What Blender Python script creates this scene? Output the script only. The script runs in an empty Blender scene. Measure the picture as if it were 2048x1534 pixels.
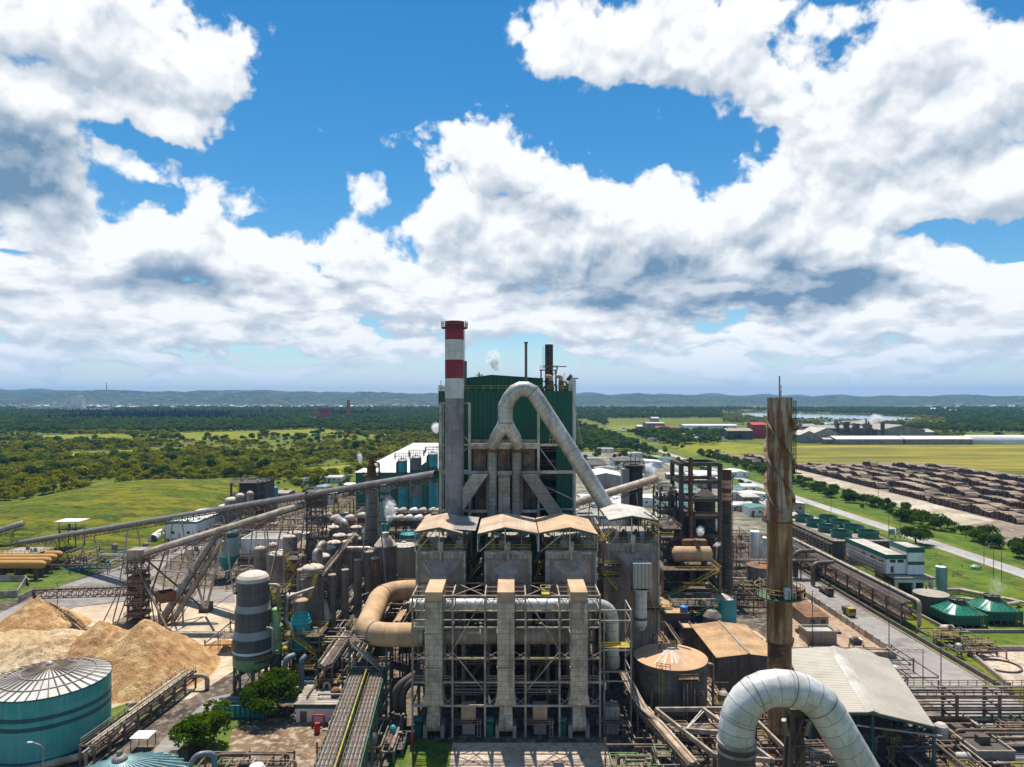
import bpy,math,random
from mathutils import Vector,Matrix,noise as mnoise
R=math.radians
SC=bpy.context.scene
COL=SC.collection
rnd=random.Random(7)
# ---------------------------------------------------------------- camera
F,HZ,CH=1365.0,797.0,75.0  # focal length and horizon row on the 2048 px photograph, camera height in metres
cd=bpy.data.cameras.new('camera')
cam=bpy.data.objects.new('camera',cd); COL.objects.link(cam)
cam.location=(0,0,CH); cam.rotation_euler=(R(90),0,0)
cd.sensor_width=36; cd.lens=F/2048*36; cd.shift_y=(HZ-767)/2048
cd.clip_start=1; cd.clip_end=80000
SC.camera=cam
# ---------------------------------------------------------------- light and exposure
SUN_EL,SUN_AZ=67.5,-9.0  # degrees; azimuth from +Y (ahead), negative = to the left
sd=bpy.data.lights.new('sun','SUN'); sd.energy=5.0; sd.angle=R(0.5); sd.color=(1,0.935,0.83)
sun=bpy.data.objects.new('sun',sd); COL.objects.link(sun)
_d=Vector((math.sin(R(SUN_AZ))*math.cos(R(SUN_EL)),math.cos(R(SUN_AZ))*math.cos(R(SUN_EL)),math.sin(R(SUN_EL))))
sun.rotation_euler=(-_d).to_track_quat('-Z','Y').to_euler(); sun.location=(0,0,300)
vs=SC.view_settings
vs.view_transform='Standard'; vs.look='None'; vs.gamma=1; vs.use_curve_mapping=False; vs.exposure=0.38
cy=SC.cycles
cy.use_denoising=True
cy.max_bounces=5; cy.diffuse_bounces=2; cy.glossy_bounces=2; cy.transmission_bounces=2; cy.volume_bounces=3
cy.transparent_max_bounces=6; cy.caustics_reflective=False; cy.caustics_refractive=False
try:
 cy.volume_max_steps=128
except Exception:
 pass
 # ---------------------------------------------------------------- small node language
class NT:
 def __init__(s,tree):s.t=tree; s.n=tree.nodes; s.l=tree.links
 def new(s,typ,**kw):
  nd=s.n.new(typ)
  for k,v in kw.items():setattr(nd,k,v)
  return nd
 def put(s,sock,v):
  if hasattr(v,'is_output'):s.l.new(v,sock)
  else:
   if isinstance(v,(tuple,list))and sock.type=='RGBA' and len(v)==3:v=(*v,1)
   sock.default_value=v
 def m(s,op,a,b=0.0,c=0.0,clamp=False):
  nd=s.new('ShaderNodeMath',operation=op,use_clamp=clamp)
  s.put(nd.inputs[0],a); s.put(nd.inputs[1],b); s.put(nd.inputs[2],c); return nd.outputs[0]
 def vm(s,op,a,b=(0,0,0)):
  nd=s.new('ShaderNodeVectorMath',operation=op)
  s.put(nd.inputs[0],a); s.put(nd.inputs[1],b)
  return nd.outputs['Value']if op in('LENGTH','DOT_PRODUCT','DISTANCE')else nd.outputs[0]
 def noise(s,vec,scale,detail=3,rough=.55,color=False,dist=0.0,dim='3D'):
  nd=s.new('ShaderNodeTexNoise',noise_dimensions=dim); s.put(nd.inputs['Vector'],vec); s.put(nd.inputs['Scale'],scale)
  nd.inputs['Detail'].default_value=detail; nd.inputs['Roughness'].default_value=rough; nd.inputs['Distortion'].default_value=dist
  return nd.outputs['Color' if color else 'Fac']
 def mr(s,v,a,b,c=0.0,d=1.0,smooth=False):
  nd=s.new('ShaderNodeMapRange',interpolation_type='SMOOTHSTEP' if smooth else 'LINEAR')
  for i,x in enumerate((v,a,b,c,d)):s.put(nd.inputs[i],x)
  return nd.outputs[0]
 def mix(s,f,a,b,mode='MIX'):
  nd=s.new('ShaderNodeMix',data_type='RGBA',blend_type=mode)
  s.put(nd.inputs[0],f); s.put(nd.inputs[6],a); s.put(nd.inputs[7],b); return nd.outputs[2]
 def sep(s,v):
  nd=s.new('ShaderNodeSeparateXYZ'); s.put(nd.inputs[0],v); return nd.outputs
 def comb(s,x,y,z):
  nd=s.new('ShaderNodeCombineXYZ')
  for i,v in enumerate((x,y,z)):s.put(nd.inputs[i],v)
  return nd.outputs[0]
  # ---------------------------------------------------------------- world: clear sky with cumulus
def angles(px,py):  # direction of a photograph pixel as (azimuth, elevation), in units of 1/1365 rad
 x,z=(px-1024)/F,(HZ-py)/F
 return math.atan2(x,1)*F,math.atan2(z,math.sqrt(1+x*x))*F
 # cloud banks: centre, radii (2048 px photograph units), weight
BLOBS=[
(150,60,330,150,1.5),(330,170,170,90,.9),(60,300,190,130,1.5),(520,40,60,110,.55),(150,385,100,40,.6),
(400,262,60,26,.75),(300,330,55,60,.55),(390,345,120,48,.8),(540,402,60,36,.75),(520,345,70,30,.45),(712,395,44,46,.62),(650,190,60,26,.36),
(60,490,260,90,1.0),(210,470,150,62,.8),(410,490,150,110,1.3),(640,540,220,90,1.0),(300,570,330,80,1.1),
(870,300,150,50,.95),(1000,300,110,70,.9),(1050,400,260,120,1.3),(1000,520,360,140,1.5),(1320,470,330,130,1.5),(1600,420,200,90,1.1),(1620,520,260,110,1.4),(1130,330,60,50,.3),
(1280,40,300,110,1.4),(1200,120,180,70,.6),(1500,110,190,90,1.2),(1400,140,150,50,.4),(1800,90,140,110,1.2),(1880,250,260,180,1.7),(1700,290,190,120,1.0),(1990,370,140,90,.9),(2040,170,60,90,.7),(1850,400,200,60,.6),
(1560,330,100,40,.5),(1900,560,250,70,.95),(2020,590,160,70,.7),(700,610,500,60,.7),(1450,590,400,70,1.0),(150,620,300,70,.6),(1000,640,400,50,.5),
(60,655,140,50,1.15),(250,668,180,46,1.1),(470,660,160,46,1.2),(640,668,130,42,1.15),(800,694,170,36,1.0),(1010,660,130,46,1.0),(1240,664,180,46,1.15),(1420,694,210,38,1.0),(1640,655,170,48,1.1),(1830,670,180,52,1.2),(2010,655,140,60,1.2),
(150,724,250,34,1.05),(420,730,220,30,1.0),(700,738,240,28,.95),(1250,728,260,32,1.05),(1560,735,280,30,1.0),(1860,735,260,32,1.05),(1000,612,700,26,.5),(300,612,300,24,.4),(1750,618,300,24,.5),
(780,130,240,120,-.8),(1690,100,60,34,-.45),(1570,205,130,70,.8),(640,330,90,90,-.5),(275,285,90,50,-.6),(480,285,90,80,-.6),(180,425,110,22,-.5),(30,512,60,16,-.7),(1130,320,60,40,-.3),(1390,290,180,50,-.9),(1985,240,36,40,-.5),(1980,470,150,30,-.55),
]
GLOOM=[(30,325,170,120,.85),(0,360,110,60,.4),(1420,575,430,60,.85),(1180,545,220,60,.5),(370,560,130,60,.6),(1650,590,160,40,.5),(780,570,140,40,.3),(60,580,120,40,.25),(1090,440,90,60,.35),(1560,500,90,40,.3),(1700,450,80,30,.3),(1750,180,60,50,.2),(1900,330,130,30,.22),(1300,160,150,24,.2)]
W=bpy.data.worlds.new('World'); SC.world=W; W.use_nodes=True
W.cycles.sampling_method='NONE'
w=NT(W.node_tree); w.n.clear()
def blob_sum(t,vec,blobs):
 tot=None
 for(px,py,rx,ry,a)in blobs:
  cx,cyy=angles(px,py)
  nd=t.new('ShaderNodeVectorMath',operation='MULTIPLY_ADD'); t.put(nd.inputs[0],vec)
  nd.inputs[1].default_value=(1/rx,1/ry,0); nd.inputs[2].default_value=(-cx/rx,-cyy/ry,0)
  q=t.vm('DOT_PRODUCT',nd.outputs[0],nd.outputs[0])
  b=t.m('SUBTRACT',1,q,clamp=True)
  tot=t.m('MULTIPLY',b,a)if tot is None else t.m('MULTIPLY_ADD',b,a,tot)
 return tot
def cloud_group(name,det,puffs):
 dg=bpy.data.node_groups.new(name,'ShaderNodeTree')
 dg.interface.new_socket('P',in_out='INPUT',socket_type='NodeSocketVector')
 dg.interface.new_socket('D',in_out='OUTPUT',socket_type='NodeSocketFloat')
 g=NT(dg); gi=g.new('NodeGroupInput'); go=g.new('NodeGroupOutput')
 P0=gi.outputs[0]
 X0,Y0_,_z=g.sep(P0)[:3]  # cloud layers flatten towards the horizon
 Q0=g.comb(X0,g.m('SUBTRACT',Y0_,g.m('MULTIPLY',g.m('MAXIMUM',g.m('SUBTRACT',240,Y0_),0),1.1)),0)
 wv=g.vm('SUBTRACT',g.noise(Q0,1/150,4,.55,True,0,'2D'),(.5,.5,.5))
 P1=g.vm('ADD',P0,g.vm('MULTIPLY',wv,(165,115,0)))
 B=blob_sum(g,P1,BLOBS)
 n1=g.noise(g.vm('ADD',g.vm('MULTIPLY',Q0,(1,1.2,1)),g.vm('MULTIPLY',wv,(60,60,0))),1/130,det,.60,False,0,'2D')
 fb=g.m('MULTIPLY',g.m('SUBTRACT',n1,.5),2.7)
 P2=g.vm('ADD',Q0,g.vm('MULTIPLY',g.vm('SUBTRACT',g.noise(Q0,1/40,3 if puffs else 1,.6,True,0,'2D'),(.5,.5,.5)),(40,30,0)))
 nd=g.new('ShaderNodeTexVoronoi',feature='SMOOTH_F1',voronoi_dimensions='2D'); g.put(nd.inputs['Vector'],P2); nd.inputs['Scale'].default_value=1/66
 nd.inputs['Detail'].default_value=2 if puffs else 0; nd.inputs['Roughness'].default_value=.5; nd.inputs['Smoothness'].default_value=.45 if puffs else.8
 fb=g.m('ADD',fb,g.m('MULTIPLY',g.m('SUBTRACT',.46,nd.outputs['Distance']),.6))
 out_=g.m('MAXIMUM',g.mr(g.m('ABSOLUTE',X0),1000,1350,0,.40),g.mr(Y0_,800,950,0,.40))  # unseen broken cloud outside the view, added to brighten and neutralise ambient light
 g.put(go.inputs[0],g.m('SUBTRACT',g.m('ADD',g.m('MINIMUM',g.m('ADD',B,out_),1.5),fb),.34))
 return dg
G_FINE,G_SOFT=cloud_group('cloud density',9,True),cloud_group('soft cloud density',2.5,False)
tc=w.new('ShaderNodeTexCoord').outputs['Generated']
dx,dy,dz=w.sep(tc)[:3]
az=w.m('MULTIPLY',w.m('ARCTAN2',dx,dy),F)
hyp=w.m('SQRT',w.m('ADD',w.m('MULTIPLY',dx,dx),w.m('MULTIPLY',dy,dy)))
el=w.m('MULTIPLY',w.m('ARCTAN2',dz,hyp),F)
P=w.comb(az,el,0.0)
def dens(v,grp):
 nd=w.new('ShaderNodeGroup'); nd.node_tree=grp; w.put(nd.inputs[0],v); return nd.outputs[0]
d0=dens(P,G_FINE); s0=dens(P,G_SOFT)
d1=dens(w.vm('ADD',P,(-4,16,0)),G_FINE)
s2=dens(w.vm('ADD',P,(-10,52,0)),G_SOFT)
alpha=w.mr(d0,-.06,.46,0,1,True)
fine=w.mr(w.m('SUBTRACT',d0,d1),-.30,.30,-1,1)
broad=w.mr(w.m('SUBTRACT',s0,s2),-.8,.8,-1,1)  # how open the cloud is towards the sun
thick=w.mr(s2,.45,1.6,0,1,True)
gl=blob_sum(w,w.vm('ADD',P,w.vm('MULTIPLY',w.vm('SUBTRACT',w.noise(P,1/90,4,.55,True,0,'2D'),(.5,.5,.5)),(100,60,0))),GLOOM)
lum=w.m('ADD',w.m('ADD',.785,w.m('MULTIPLY',fine,.105)),w.m('MULTIPLY',broad,.20))
lum=w.m('SUBTRACT',w.m('SUBTRACT',lum,w.m('MULTIPLY',w.m('MULTIPLY',thick,.16),w.mr(el,60,300,.3,1))),w.m('MULTIPLY',gl,.62),clamp=True)
ccol=w.mix(w.mr(lum,.0,.88,0,1),(.13,.235,.36),(.87,.88,.89))
sky=w.new('ShaderNodeTexSky',sky_type='NISHITA'); sky.sun_disc=False
sky.sun_elevation=R(SUN_EL); sky.sun_rotation=R(SUN_AZ); sky.air_density=1.0; sky.dust_density=.0; sky.ozone_density=2.5; sky.altitude=100
hs=w.new('ShaderNodeHueSaturation'); hs.inputs['Saturation'].default_value=1.42; hs.inputs['Value'].default_value=1.0; hs.inputs['Hue'].default_value=.493
w.put(hs.inputs['Color'],sky.outputs[0])
bg1=w.new('ShaderNodeBackground'); w.put(bg1.inputs[0],hs.outputs[0]); bg1.inputs[1].default_value=.09
bg2=w.new('ShaderNodeBackground'); w.put(bg2.inputs[0],ccol); bg2.inputs[1].default_value=.92
ms=w.new('ShaderNodeMixShader'); w.put(ms.inputs[0],alpha); w.l.new(bg1.outputs[0],ms.inputs[1]); w.l.new(bg2.outputs[0],ms.inputs[2])
hzl=w.new('ShaderNodeBackground'); w.put(hzl.inputs[0],(.55,.68,.81)); hzl.inputs[1].default_value=.9  # milky air low over the horizon
ms2=w.new('ShaderNodeMixShader'); w.put(ms2.inputs[0],w.mr(el,0,140,.72,.04,True)); w.l.new(ms.outputs[0],ms2.inputs[1]); w.l.new(hzl.outputs[0],ms2.inputs[2])
wo=w.new('ShaderNodeOutputWorld'); w.l.new(ms2.outputs[0],wo.inputs[0])
# ---------------------------------------------------------------- building helpers
def G(px,py,z=0.0):  # point at height z seen at a photograph pixel
 Y=F*(CH-z)/(py-HZ); return((px-1024)*Y/F,Y,z)
def D(px,py,Y):  # point at distance Y seen at a photograph pixel
 return((px-1024)*Y/F,Y,CH-(py-HZ)*Y/F)
def XA(px,Y):return(px-1024)*Y/F
def ZA(py,Y):return CH-(py-HZ)*Y/F
class MB:
 def __init__(s):s.v=[]; s.f=[]; s.uv=[]; s.sm=[]
 def face(s,pts,uvs,smooth=False):
  i=len(s.v); s.v+=[tuple(p)for p in pts]; s.f.append(tuple(range(i,i+len(pts)))); s.uv+=list(uvs); s.sm.append(smooth)
 def quad(s,a,b,c,d):
  a,b,c,d=map(Vector,(a,b,c,d)); w=(b-a).length; h=(d-a).length
  s.face((a,b,c,d),((0,0),(w,0),(w,h),(0,h)))
 def poly(s,pts):
  n=(Vector(pts[1])-Vector(pts[0])).cross(Vector(pts[-1])-Vector(pts[0]))
  ax=max(range(3),key=lambda k:abs(n[k])); k=[(1,2),(0,2),(0,1)][ax]
  s.face(pts,[(p[k[0]],p[k[1]])for p in pts])
 def box(s,x0,x1,y0,y1,z0,z1,bottom=True):
  a=[(x0,y0),(x1,y0),(x1,y1),(x0,y1)]
  s.prism(a,z0,z1,bottom)
 def prism(s,poly,z0,z1,bottom=True):
  n=len(poly); u=0
  for i in range(n):
   p,q=poly[i],poly[(i+1)%n]; L=math.hypot(q[0]-p[0],q[1]-p[1])
   s.face(((*p,z0),(*q,z0),(*q,z1),(*p,z1)),((u,z0),(u+L,z0),(u+L,z1),(u,z1))); u+=L
  s.face([(*p,z1)for p in poly],[tuple(p)for p in poly])
  if bottom:s.face([(*p,z0)for p in reversed(poly)],[tuple(p)for p in reversed(poly)])
 def beam(s,p,q,w=.3,h=None,caps=True):
  p,q=Vector(p),Vector(q); h=h or w; d=q-p; L=d.length
  if L<1e-6:return
  d/=L; up=Vector((0,0,1))if abs(d.z)<.95 else Vector((0,1,0))
  sx=d.cross(up).normalized()*(w/2); sz=sx.cross(d).normalized()*(h/2)
  A=[p-sx-sz,p+sx-sz,p+sx+sz,p-sx+sz]; Bq=[a+d*L for a in A]
  for i in range(4):
   j=(i+1)%4; e=(A[j]-A[i]).length
   s.face((A[i],A[j],Bq[j],Bq[i]),((0,0),(e,0),(e,L),(0,L)))
  if caps:
   s.face((A[3],A[2],A[1],A[0]),((0,0),(w,0),(w,h),(0,h))); s.face(Bq,((0,0),(w,0),(w,h),(0,h)))
 def tube(s,p,q,r,n=10,r2=None,caps=True):
  s.sweep([p,q],r,n,caps,[r,r if r2 is None else r2])
 def sweep(s,path,r,n=14,caps=True,radii=None,flat=False):
  P=[Vector(p)for p in path]; m=len(P); T=[]
  for i in range(m):
   a=P[i]-P[i-1]if i>0 else P[1]-P[0]; b=P[i+1]-P[i]if i<m-1 else P[-1]-P[-2]
   T.append((a.normalized()+b.normalized()).normalized())
  ref=Vector((0,0,1))if abs(T[0].z)<.9 else Vector((0,1,0))
  N=T[0].cross(ref).normalized(); rings=[]; L=0; Ls=[]
  for i in range(m):
   if i:
    N=(N-T[i]*N.dot(T[i])).normalized(); L+=(P[i]-P[i-1]).length
   Bn=T[i].cross(N); rr=radii[i]if radii else r
   k=1.0
   if 0<i<m-1:
    c=(P[i]-P[i-1]).normalized().dot(T[i]); k=1/max(c,.5)
   rings.append([P[i]+(N*math.cos(2*math.pi*j/n)+Bn*math.sin(2*math.pi*j/n))*rr*(1 if k<1.02 else(1+(k-1)*.5))for j in range(n)]); Ls.append(L)
  base=len(s.v); per=2*math.pi*r
  for ring in rings:s.v+=[tuple(p)for p in ring]
  for i in range(m-1):
   for j in range(n):
    j2=(j+1)%n
    s.f.append((base+i*n+j,base+i*n+j2,base+(i+1)*n+j2,base+(i+1)*n+j))
    u0,u1=per*j/n,per*(j+1)/n
    s.uv+=[(u0,Ls[i]),(u1,Ls[i]),(u1,Ls[i+1]),(u0,Ls[i+1])]; s.sm.append(not flat)
  if caps:
   s.face(list(reversed(rings[0])),[(0,0)]*n); s.face(rings[-1],[(0,0)]*n)
 def lathe(s,c,prof,n=32,a0=0.0,a1=2*math.pi,smooth=True):
  cx,cy_,cz=c; L=0
  rm=max(r for r,z in prof)
  for(r0,z0),(r1,z1)in zip(prof,prof[1:]):
   dl=math.hypot(r1-r0,z1-z0); base=len(s.v)
   for k in range(n+1):
    a=a0+(a1-a0)*k/n
    s.v.append((cx+r0*math.cos(a),cy_+r0*math.sin(a),cz+z0)); s.v.append((cx+r1*math.cos(a),cy_+r1*math.sin(a),cz+z1))
   for k in range(n):
    u0,u1=rm*(a1-a0)*k/n,rm*(a1-a0)*(k+1)/n; b=base+2*k
    if r0<1e-6:s.f.append((b,b+3,b+1)); s.uv+=[(u0,L),(u1,L+dl),(u0,L+dl)]
    elif r1<1e-6:s.f.append((b,b+2,b+1)); s.uv+=[(u0,L),(u1,L),(u0,L+dl)]
    else:s.f.append((b,b+2,b+3,b+1)); s.uv+=[(u0,L),(u1,L),(u1,L+dl),(u0,L+dl)]
    s.sm.append(smooth)
   L+=dl
 def dome(s,c,r,h,n=28,m=6):
  s.lathe(c,[(r*math.cos(math.pi/2*k/m),h*math.sin(math.pi/2*k/m))for k in range(m+1)],n)
 def rail(s,pts,h=1.1,closed=False,step=2.0,w=.085):
  pts=[Vector(p)for p in pts]
  if closed:pts=pts+[pts[0]]
  for a,b in zip(pts,pts[1:]):
   for k in(h,h*.55):s.beam(a+Vector((0,0,k)),b+Vector((0,0,k)),w,caps=False)
   m=max(1,int((b-a).length/step))
   for i in range(m+1):
    p=a.lerp(b,i/m); s.beam(p,p+Vector((0,0,h)),w,caps=False)
 def ladder(s,p,q,w=.6,side=(1,0,0),cage=False):
  p,q,sd_=Vector(p),Vector(q),Vector(side)*(w/2)
  s.beam(p-sd_,q-sd_,.1,caps=False); s.beam(p+sd_,q+sd_,.1,caps=False)
  m=max(2,int((q-p).length/.55))
  for i in range(m):c=p.lerp(q,(i+.5)/m); s.beam(c-sd_,c+sd_,.07,caps=False)
 def stair(s,p,q,w=1.0):
  p,q=Vector(p),Vector(q); d=q-p; sx=Vector((-d.y,d.x,0)).normalized()*(w/2)
  for sg in(-1,1):
   s.beam(p+sx*sg,q+sx*sg,.12,.3); up=Vector((0,0,1.05))
   s.beam(p+sx*sg+up,q+sx*sg+up,.09)
   for i in range(5):c=p.lerp(q,i/4)+sx*sg; s.beam(c,c+up,.08)
  m=max(3,int(d.length/.6))
  for i in range(m):c=p.lerp(q,(i+.5)/m); s.beam(c-sx,c+sx,.28,.06)
 def truss(s,p,q,w,h,bay=4.0,t=.22,sides=True):  # box truss hung below the line p-q (top chord level)
  p,q=Vector(p),Vector(q); d=q-p; m=max(2,int(d.length/bay)); sx=Vector((d.y,-d.x,0)).normalized()*(w/2); dn=Vector((0,0,-h))
  for sg in(-1,1):
   a,b=p+sx*sg,q+sx*sg
   s.beam(a,b,t); s.beam(a+dn,b+dn,t)
   for i in range(m):
    c0,c1=a.lerp(b,i/m),a.lerp(b,(i+1)/m)
    s.beam(c0,c0+dn,t*.8,caps=False)
    s.beam(c0+(dn if i%2 else Vector()),c1+(Vector()if i%2 else dn),t*.7,caps=False)
  for i in range(m+1):
   c=p.lerp(q,i/m); s.beam(c-sx+dn,c+sx+dn,t*.8,caps=False); s.beam(c-sx,c+sx,t*.8,caps=False)
 def build(s,name,mat,parent=None,label=None):
  me=bpy.data.meshes.new(name); off=wl(parent)
  me.from_pydata([(x-off[0],y-off[1],z-off[2])for x,y,z in s.v],[],s.f)
  uvl=me.uv_layers.new(name='uv'); uvl.data.foreach_set('uv',[c for t in s.uv for c in t])
  me.polygons.foreach_set('use_smooth',s.sm)
  me.materials.append(MATS[mat]if isinstance(mat,str)else mat); me.update()
  o=bpy.data.objects.new(name,me); COL.objects.link(o)
  if parent:o.parent=parent
  if label:o['label']=label
  return o
def wl(o):
 x=y=z=0.0
 while o is not None:x+=o.location.x; y+=o.location.y; z+=o.location.z; o=o.parent
 return(x,y,z)
def tag(o,label=None,cat=None,group=None,kind=None):
 if label:o['label']=label
 if cat:o['category']=cat
 if group:o['group']=group
 if kind:o['kind']=kind
 return o
def root(name,label,cat,loc=(0,0,0),group=None):
 o=bpy.data.objects.new(name,None); COL.objects.link(o); o.location=loc; o.empty_display_size=1
 return tag(o,label,cat,group)
KIDS={}
def kids(o):
 return[c for c in o.children]
def dup(o,loc=None,label=None,rz=None,sc=None,parent=None):
 c=o.copy(); COL.objects.link(c)
 if parent is not None:c.parent=parent
 if loc is not None:c.location=loc
 if rz is not None:c.rotation_euler=(0,0,rz)
 if sc is not None:c.scale=sc if isinstance(sc,tuple)else(sc,sc,sc)
 if label:c['label']=label
 for ch in list(o.children):dup(ch,parent=c)
 return c
def fillet(path,rad,seg=6):
 P=[Vector(p)for p in path]; out=[P[0]]
 for a,b,c in zip(P,P[1:],P[2:]):
  u,v=(a-b),(c-b); lu,lv=u.length,v.length; u/=lu; v/=lv
  ang=math.acos(max(-1,min(1,u.dot(v))))
  if ang>3.1:out.append(b); continue
  t=min(rad/math.tan(ang/2),lu*.49,lv*.49); p0,p1=b+u*t,b+v*t
  for i in range(seg+1):
   k=i/seg; out.append(p0*(1-k)**2+b*2*k*(1-k)+p1*k**2)
 out.append(P[-1]); return out
def pipe(name,path,r,mat,parent=None,bend=None,n=10,label=None):
 mb=MB(); mb.sweep(fillet(path,bend if bend else r*2.5,5),r,n); return mb.build(name,mat,parent,label)
def bar(name,p,q,w,mat,parent,h=None):
 mb=MB(); mb.beam(p,q,w,h); return mb.build(name,mat,parent)
def sheet(name,pts,z,mat,kind='structure'):
 mb=MB(); mb.face([(x,y,z)for x,y in pts],[(x,y)for x,y in pts]); o=mb.build(name,mat); o['kind']=kind; return o
def gsheet(name,pix,z,mat):
 return sheet(name,[G(*p)[:2]for p in pix],z,mat)
 # ---------------------------------------------------------------- materials
MATS={}
def mat(name,base,rough=.6,metal=0.0,var=.25,vscale=.25,dirt=None,damt=0.0,dscale=.12,streak=0.0,seam=None,rib=None,bump=0.0,bscale=3.0,spec=.4,second=None,fine=0.0):
 """base colour with world-space variation, blotches of dirt, run-down streaks, sheet seams (from uv metres) and ribs"""
 m_=bpy.data.materials.new(name); m_.use_nodes=True; t=NT(m_.node_tree); t.n.clear(); MATS[name]=m_
 bs=t.new('ShaderNodeBsdfPrincipled'); out=t.new('ShaderNodeOutputMaterial'); t.l.new(bs.outputs[0],out.inputs[0])
 pos=t.new('ShaderNodeNewGeometry').outputs['Position']; uv=t.new('ShaderNodeTexCoord').outputs['UV']
 col=base
 n=t.noise(pos,vscale,5,.6)
 lo=tuple(c*(1-var)for c in base); hi=tuple(min(1,c*(1+var))for c in base)
 col=t.mix(t.mr(n,.32,.68),lo,hi)
 if fine:
  col=t.mix(t.mr(t.noise(pos,2.2,3,.6),.35,.65),t.mix(fine,col,(0,0,0)),col)
 if second:
  c2,sc2,lo2,hi2=second
  col=t.mix(t.mr(t.noise(t.vm('MULTIPLY',pos,(4,4,.5))if streak>.9 else pos,sc2,5,.65),lo2,hi2,0,1,True),col,c2)
 if dirt:
  if damt:col=t.mix(t.m('MULTIPLY',t.mr(t.noise(pos,dscale,6,.65),.42,.62,0,1,True),damt),col,dirt)
  if streak:
   sv=t.vm('MULTIPLY',pos,(1.3,1.3,.07))
   col=t.mix(t.m('MULTIPLY',t.mr(t.noise(sv,.8,4,.6),.48,.68,0,1,True),streak),col,dirt)
 if rib:
  per,dk=rib
  ux=t.sep(uv)[0]; sn=t.m('SINE',t.m('MULTIPLY',ux,2*math.pi/per))
  col=t.mix(t.mr(sn,.2,.95,0,dk,True),col,tuple(c*.35 for c in base))
 if seam:
  sw,sh,dk=seam
  br=t.new('ShaderNodeTexBrick'); t.put(br.inputs['Vector'],uv); br.inputs['Scale'].default_value=1
  br.inputs['Mortar Size'].default_value=.055; br.inputs['Mortar Smooth'].default_value=.3; br.inputs['Brick Width'].default_value=sw; br.inputs['Row Height'].default_value=sh
  br.inputs['Color1'].default_value=(1,1,1,1); br.inputs['Color2'].default_value=(.80,.80,.80,1); br.inputs['Mortar'].default_value=(1-dk,)*3+(1,); br.inputs['Bias'].default_value=0
  col=t.mix(1.0,col,br.outputs['Color'],'MULTIPLY')
 t.put(bs.inputs['Base Color'],col)
 t.put(bs.inputs['Roughness'],t.mr(n,.3,.7,max(.1,rough-.12),min(1,rough+.12)))
 bs.inputs['Metallic'].default_value=metal
 bs.inputs['Specular IOR Level'].default_value=spec
 if bump:
  b=t.new('ShaderNodeBump'); b.inputs['Strength'].default_value=bump; b.inputs['Distance'].default_value=.4
  t.put(b.inputs['Height'],t.noise(pos,bscale,4,.6)); t.l.new(b.outputs[0],bs.inputs['Normal'])
 return m_
BR=(.10,.055,.03)
DK=(.035,.03,.028)
mat('clad_grey',(.43,.395,.35),.55,.2,.22,.2,(.12,.10,.085),.55,.1,.5,(2.2,1.3,.6))
mat('clad_light',(.60,.57,.52),.45,.25,.15,.25,(.22,.19,.16),.4,.12,.4,(2.6,1.5,.55))
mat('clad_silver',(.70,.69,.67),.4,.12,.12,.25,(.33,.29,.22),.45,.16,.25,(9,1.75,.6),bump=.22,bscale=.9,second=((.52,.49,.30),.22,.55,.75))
mat('clad_dusty',(.44,.37,.29),.7,.1,.2,.2,(.16,.10,.06),.5,.15,.5,(2.4,1.3,.5))
mat('duct_front',(.60,.50,.385),.65,.1,.18,.3,(.17,.13,.10),.5,.2,.55,(1.9,1.15,.55))
mat('duct_rusty',(.25,.155,.10),.75,.05,.3,.5,(.06,.04,.03),.6,.3,.6)
mat('esp_wall',(.42,.37,.315),.65,.1,.15,.15,(.13,.10,.085),.5,.1,.6,None,(1.0,.45))
mat('esp_hopper',(.42,.32,.255),.75,.05,.2,.25,(.18,.11,.08),.6,.2,.4,None,(.9,.5))
mat('dust_tan',(.58,.39,.235),.9,0,.14,.3,(.30,.20,.13),.5,.2,0,fine=.12)
mat('dust_pipe',(.60,.385,.21),.8,0,.12,.25,(.34,.22,.13),.5,.18,.15,(30,3.2,.35))
mat('roof_tan',(.55,.41,.29),.85,0,.12,.2,(.33,.22,.14),.6,.12,0,(1.1,30,.2))
mat('roof_grey',(.50,.47,.42),.7,.1,.12,.2,(.28,.23,.18),.5,.15,0,(1.1,30,.25))
mat('roof_orange',(.50,.31,.16),.9,0,.16,.2,(.22,.14,.08),.6,.14,0,(1.2,2.5,.3))
mat('roof_ribbed',(.47,.43,.36),.7,.1,.1,.2,(.26,.22,.17),.5,.1,0,None,(.9,.75))
mat('roof_white',(.78,.78,.76),.6,0,.06,.05,(.48,.42,.36),.5,.02,0,(6,60,.15))
mat('roof_fibre',(.42,.37,.30),.9,0,.2,.4,(.12,.10,.08),.6,.3,0,None,(1.1,.8))
mat('steel_grey',(.43,.39,.34),.6,.15,.3,.5,(.15,.09,.06),.6,.35,.3)
mat('steel_white',(.58,.54,.47),.6,.1,.2,.5,(.20,.13,.09),.6,.3,.3)
mat('steel_brown',(.22,.155,.11),.75,.1,.35,.5,(.07,.045,.03),.6,.4,.3)
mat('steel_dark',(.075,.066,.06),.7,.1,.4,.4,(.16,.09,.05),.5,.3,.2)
mat('steel_tan',(.40,.33,.25),.75,.05,.3,.5,(.14,.09,.06),.6,.35,.3)
mat('green_clad',(.006,.115,.064),.6,.0,.2,.05,(.01,.05,.035),.5,.05,.25,None,(1.3,.55))
mat('green_shed',(.015,.14,.075),.6,.0,.15,.05,(.03,.10,.06),.5,.05,.25,None,(2.2,.4))
mat('green_steel',(.05,.14,.085),.6,.05,.3,.5,(.08,.06,.04),.5,.3,.2)
mat('green_paint',(.26,.45,.19),.5,0,.15,.3,(.10,.11,.05),.5,.2,.5)
mat('green_fan',(.008,.13,.085),.45,0,.15,.3,(.02,.07,.05),.4,.3,.3)
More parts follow.
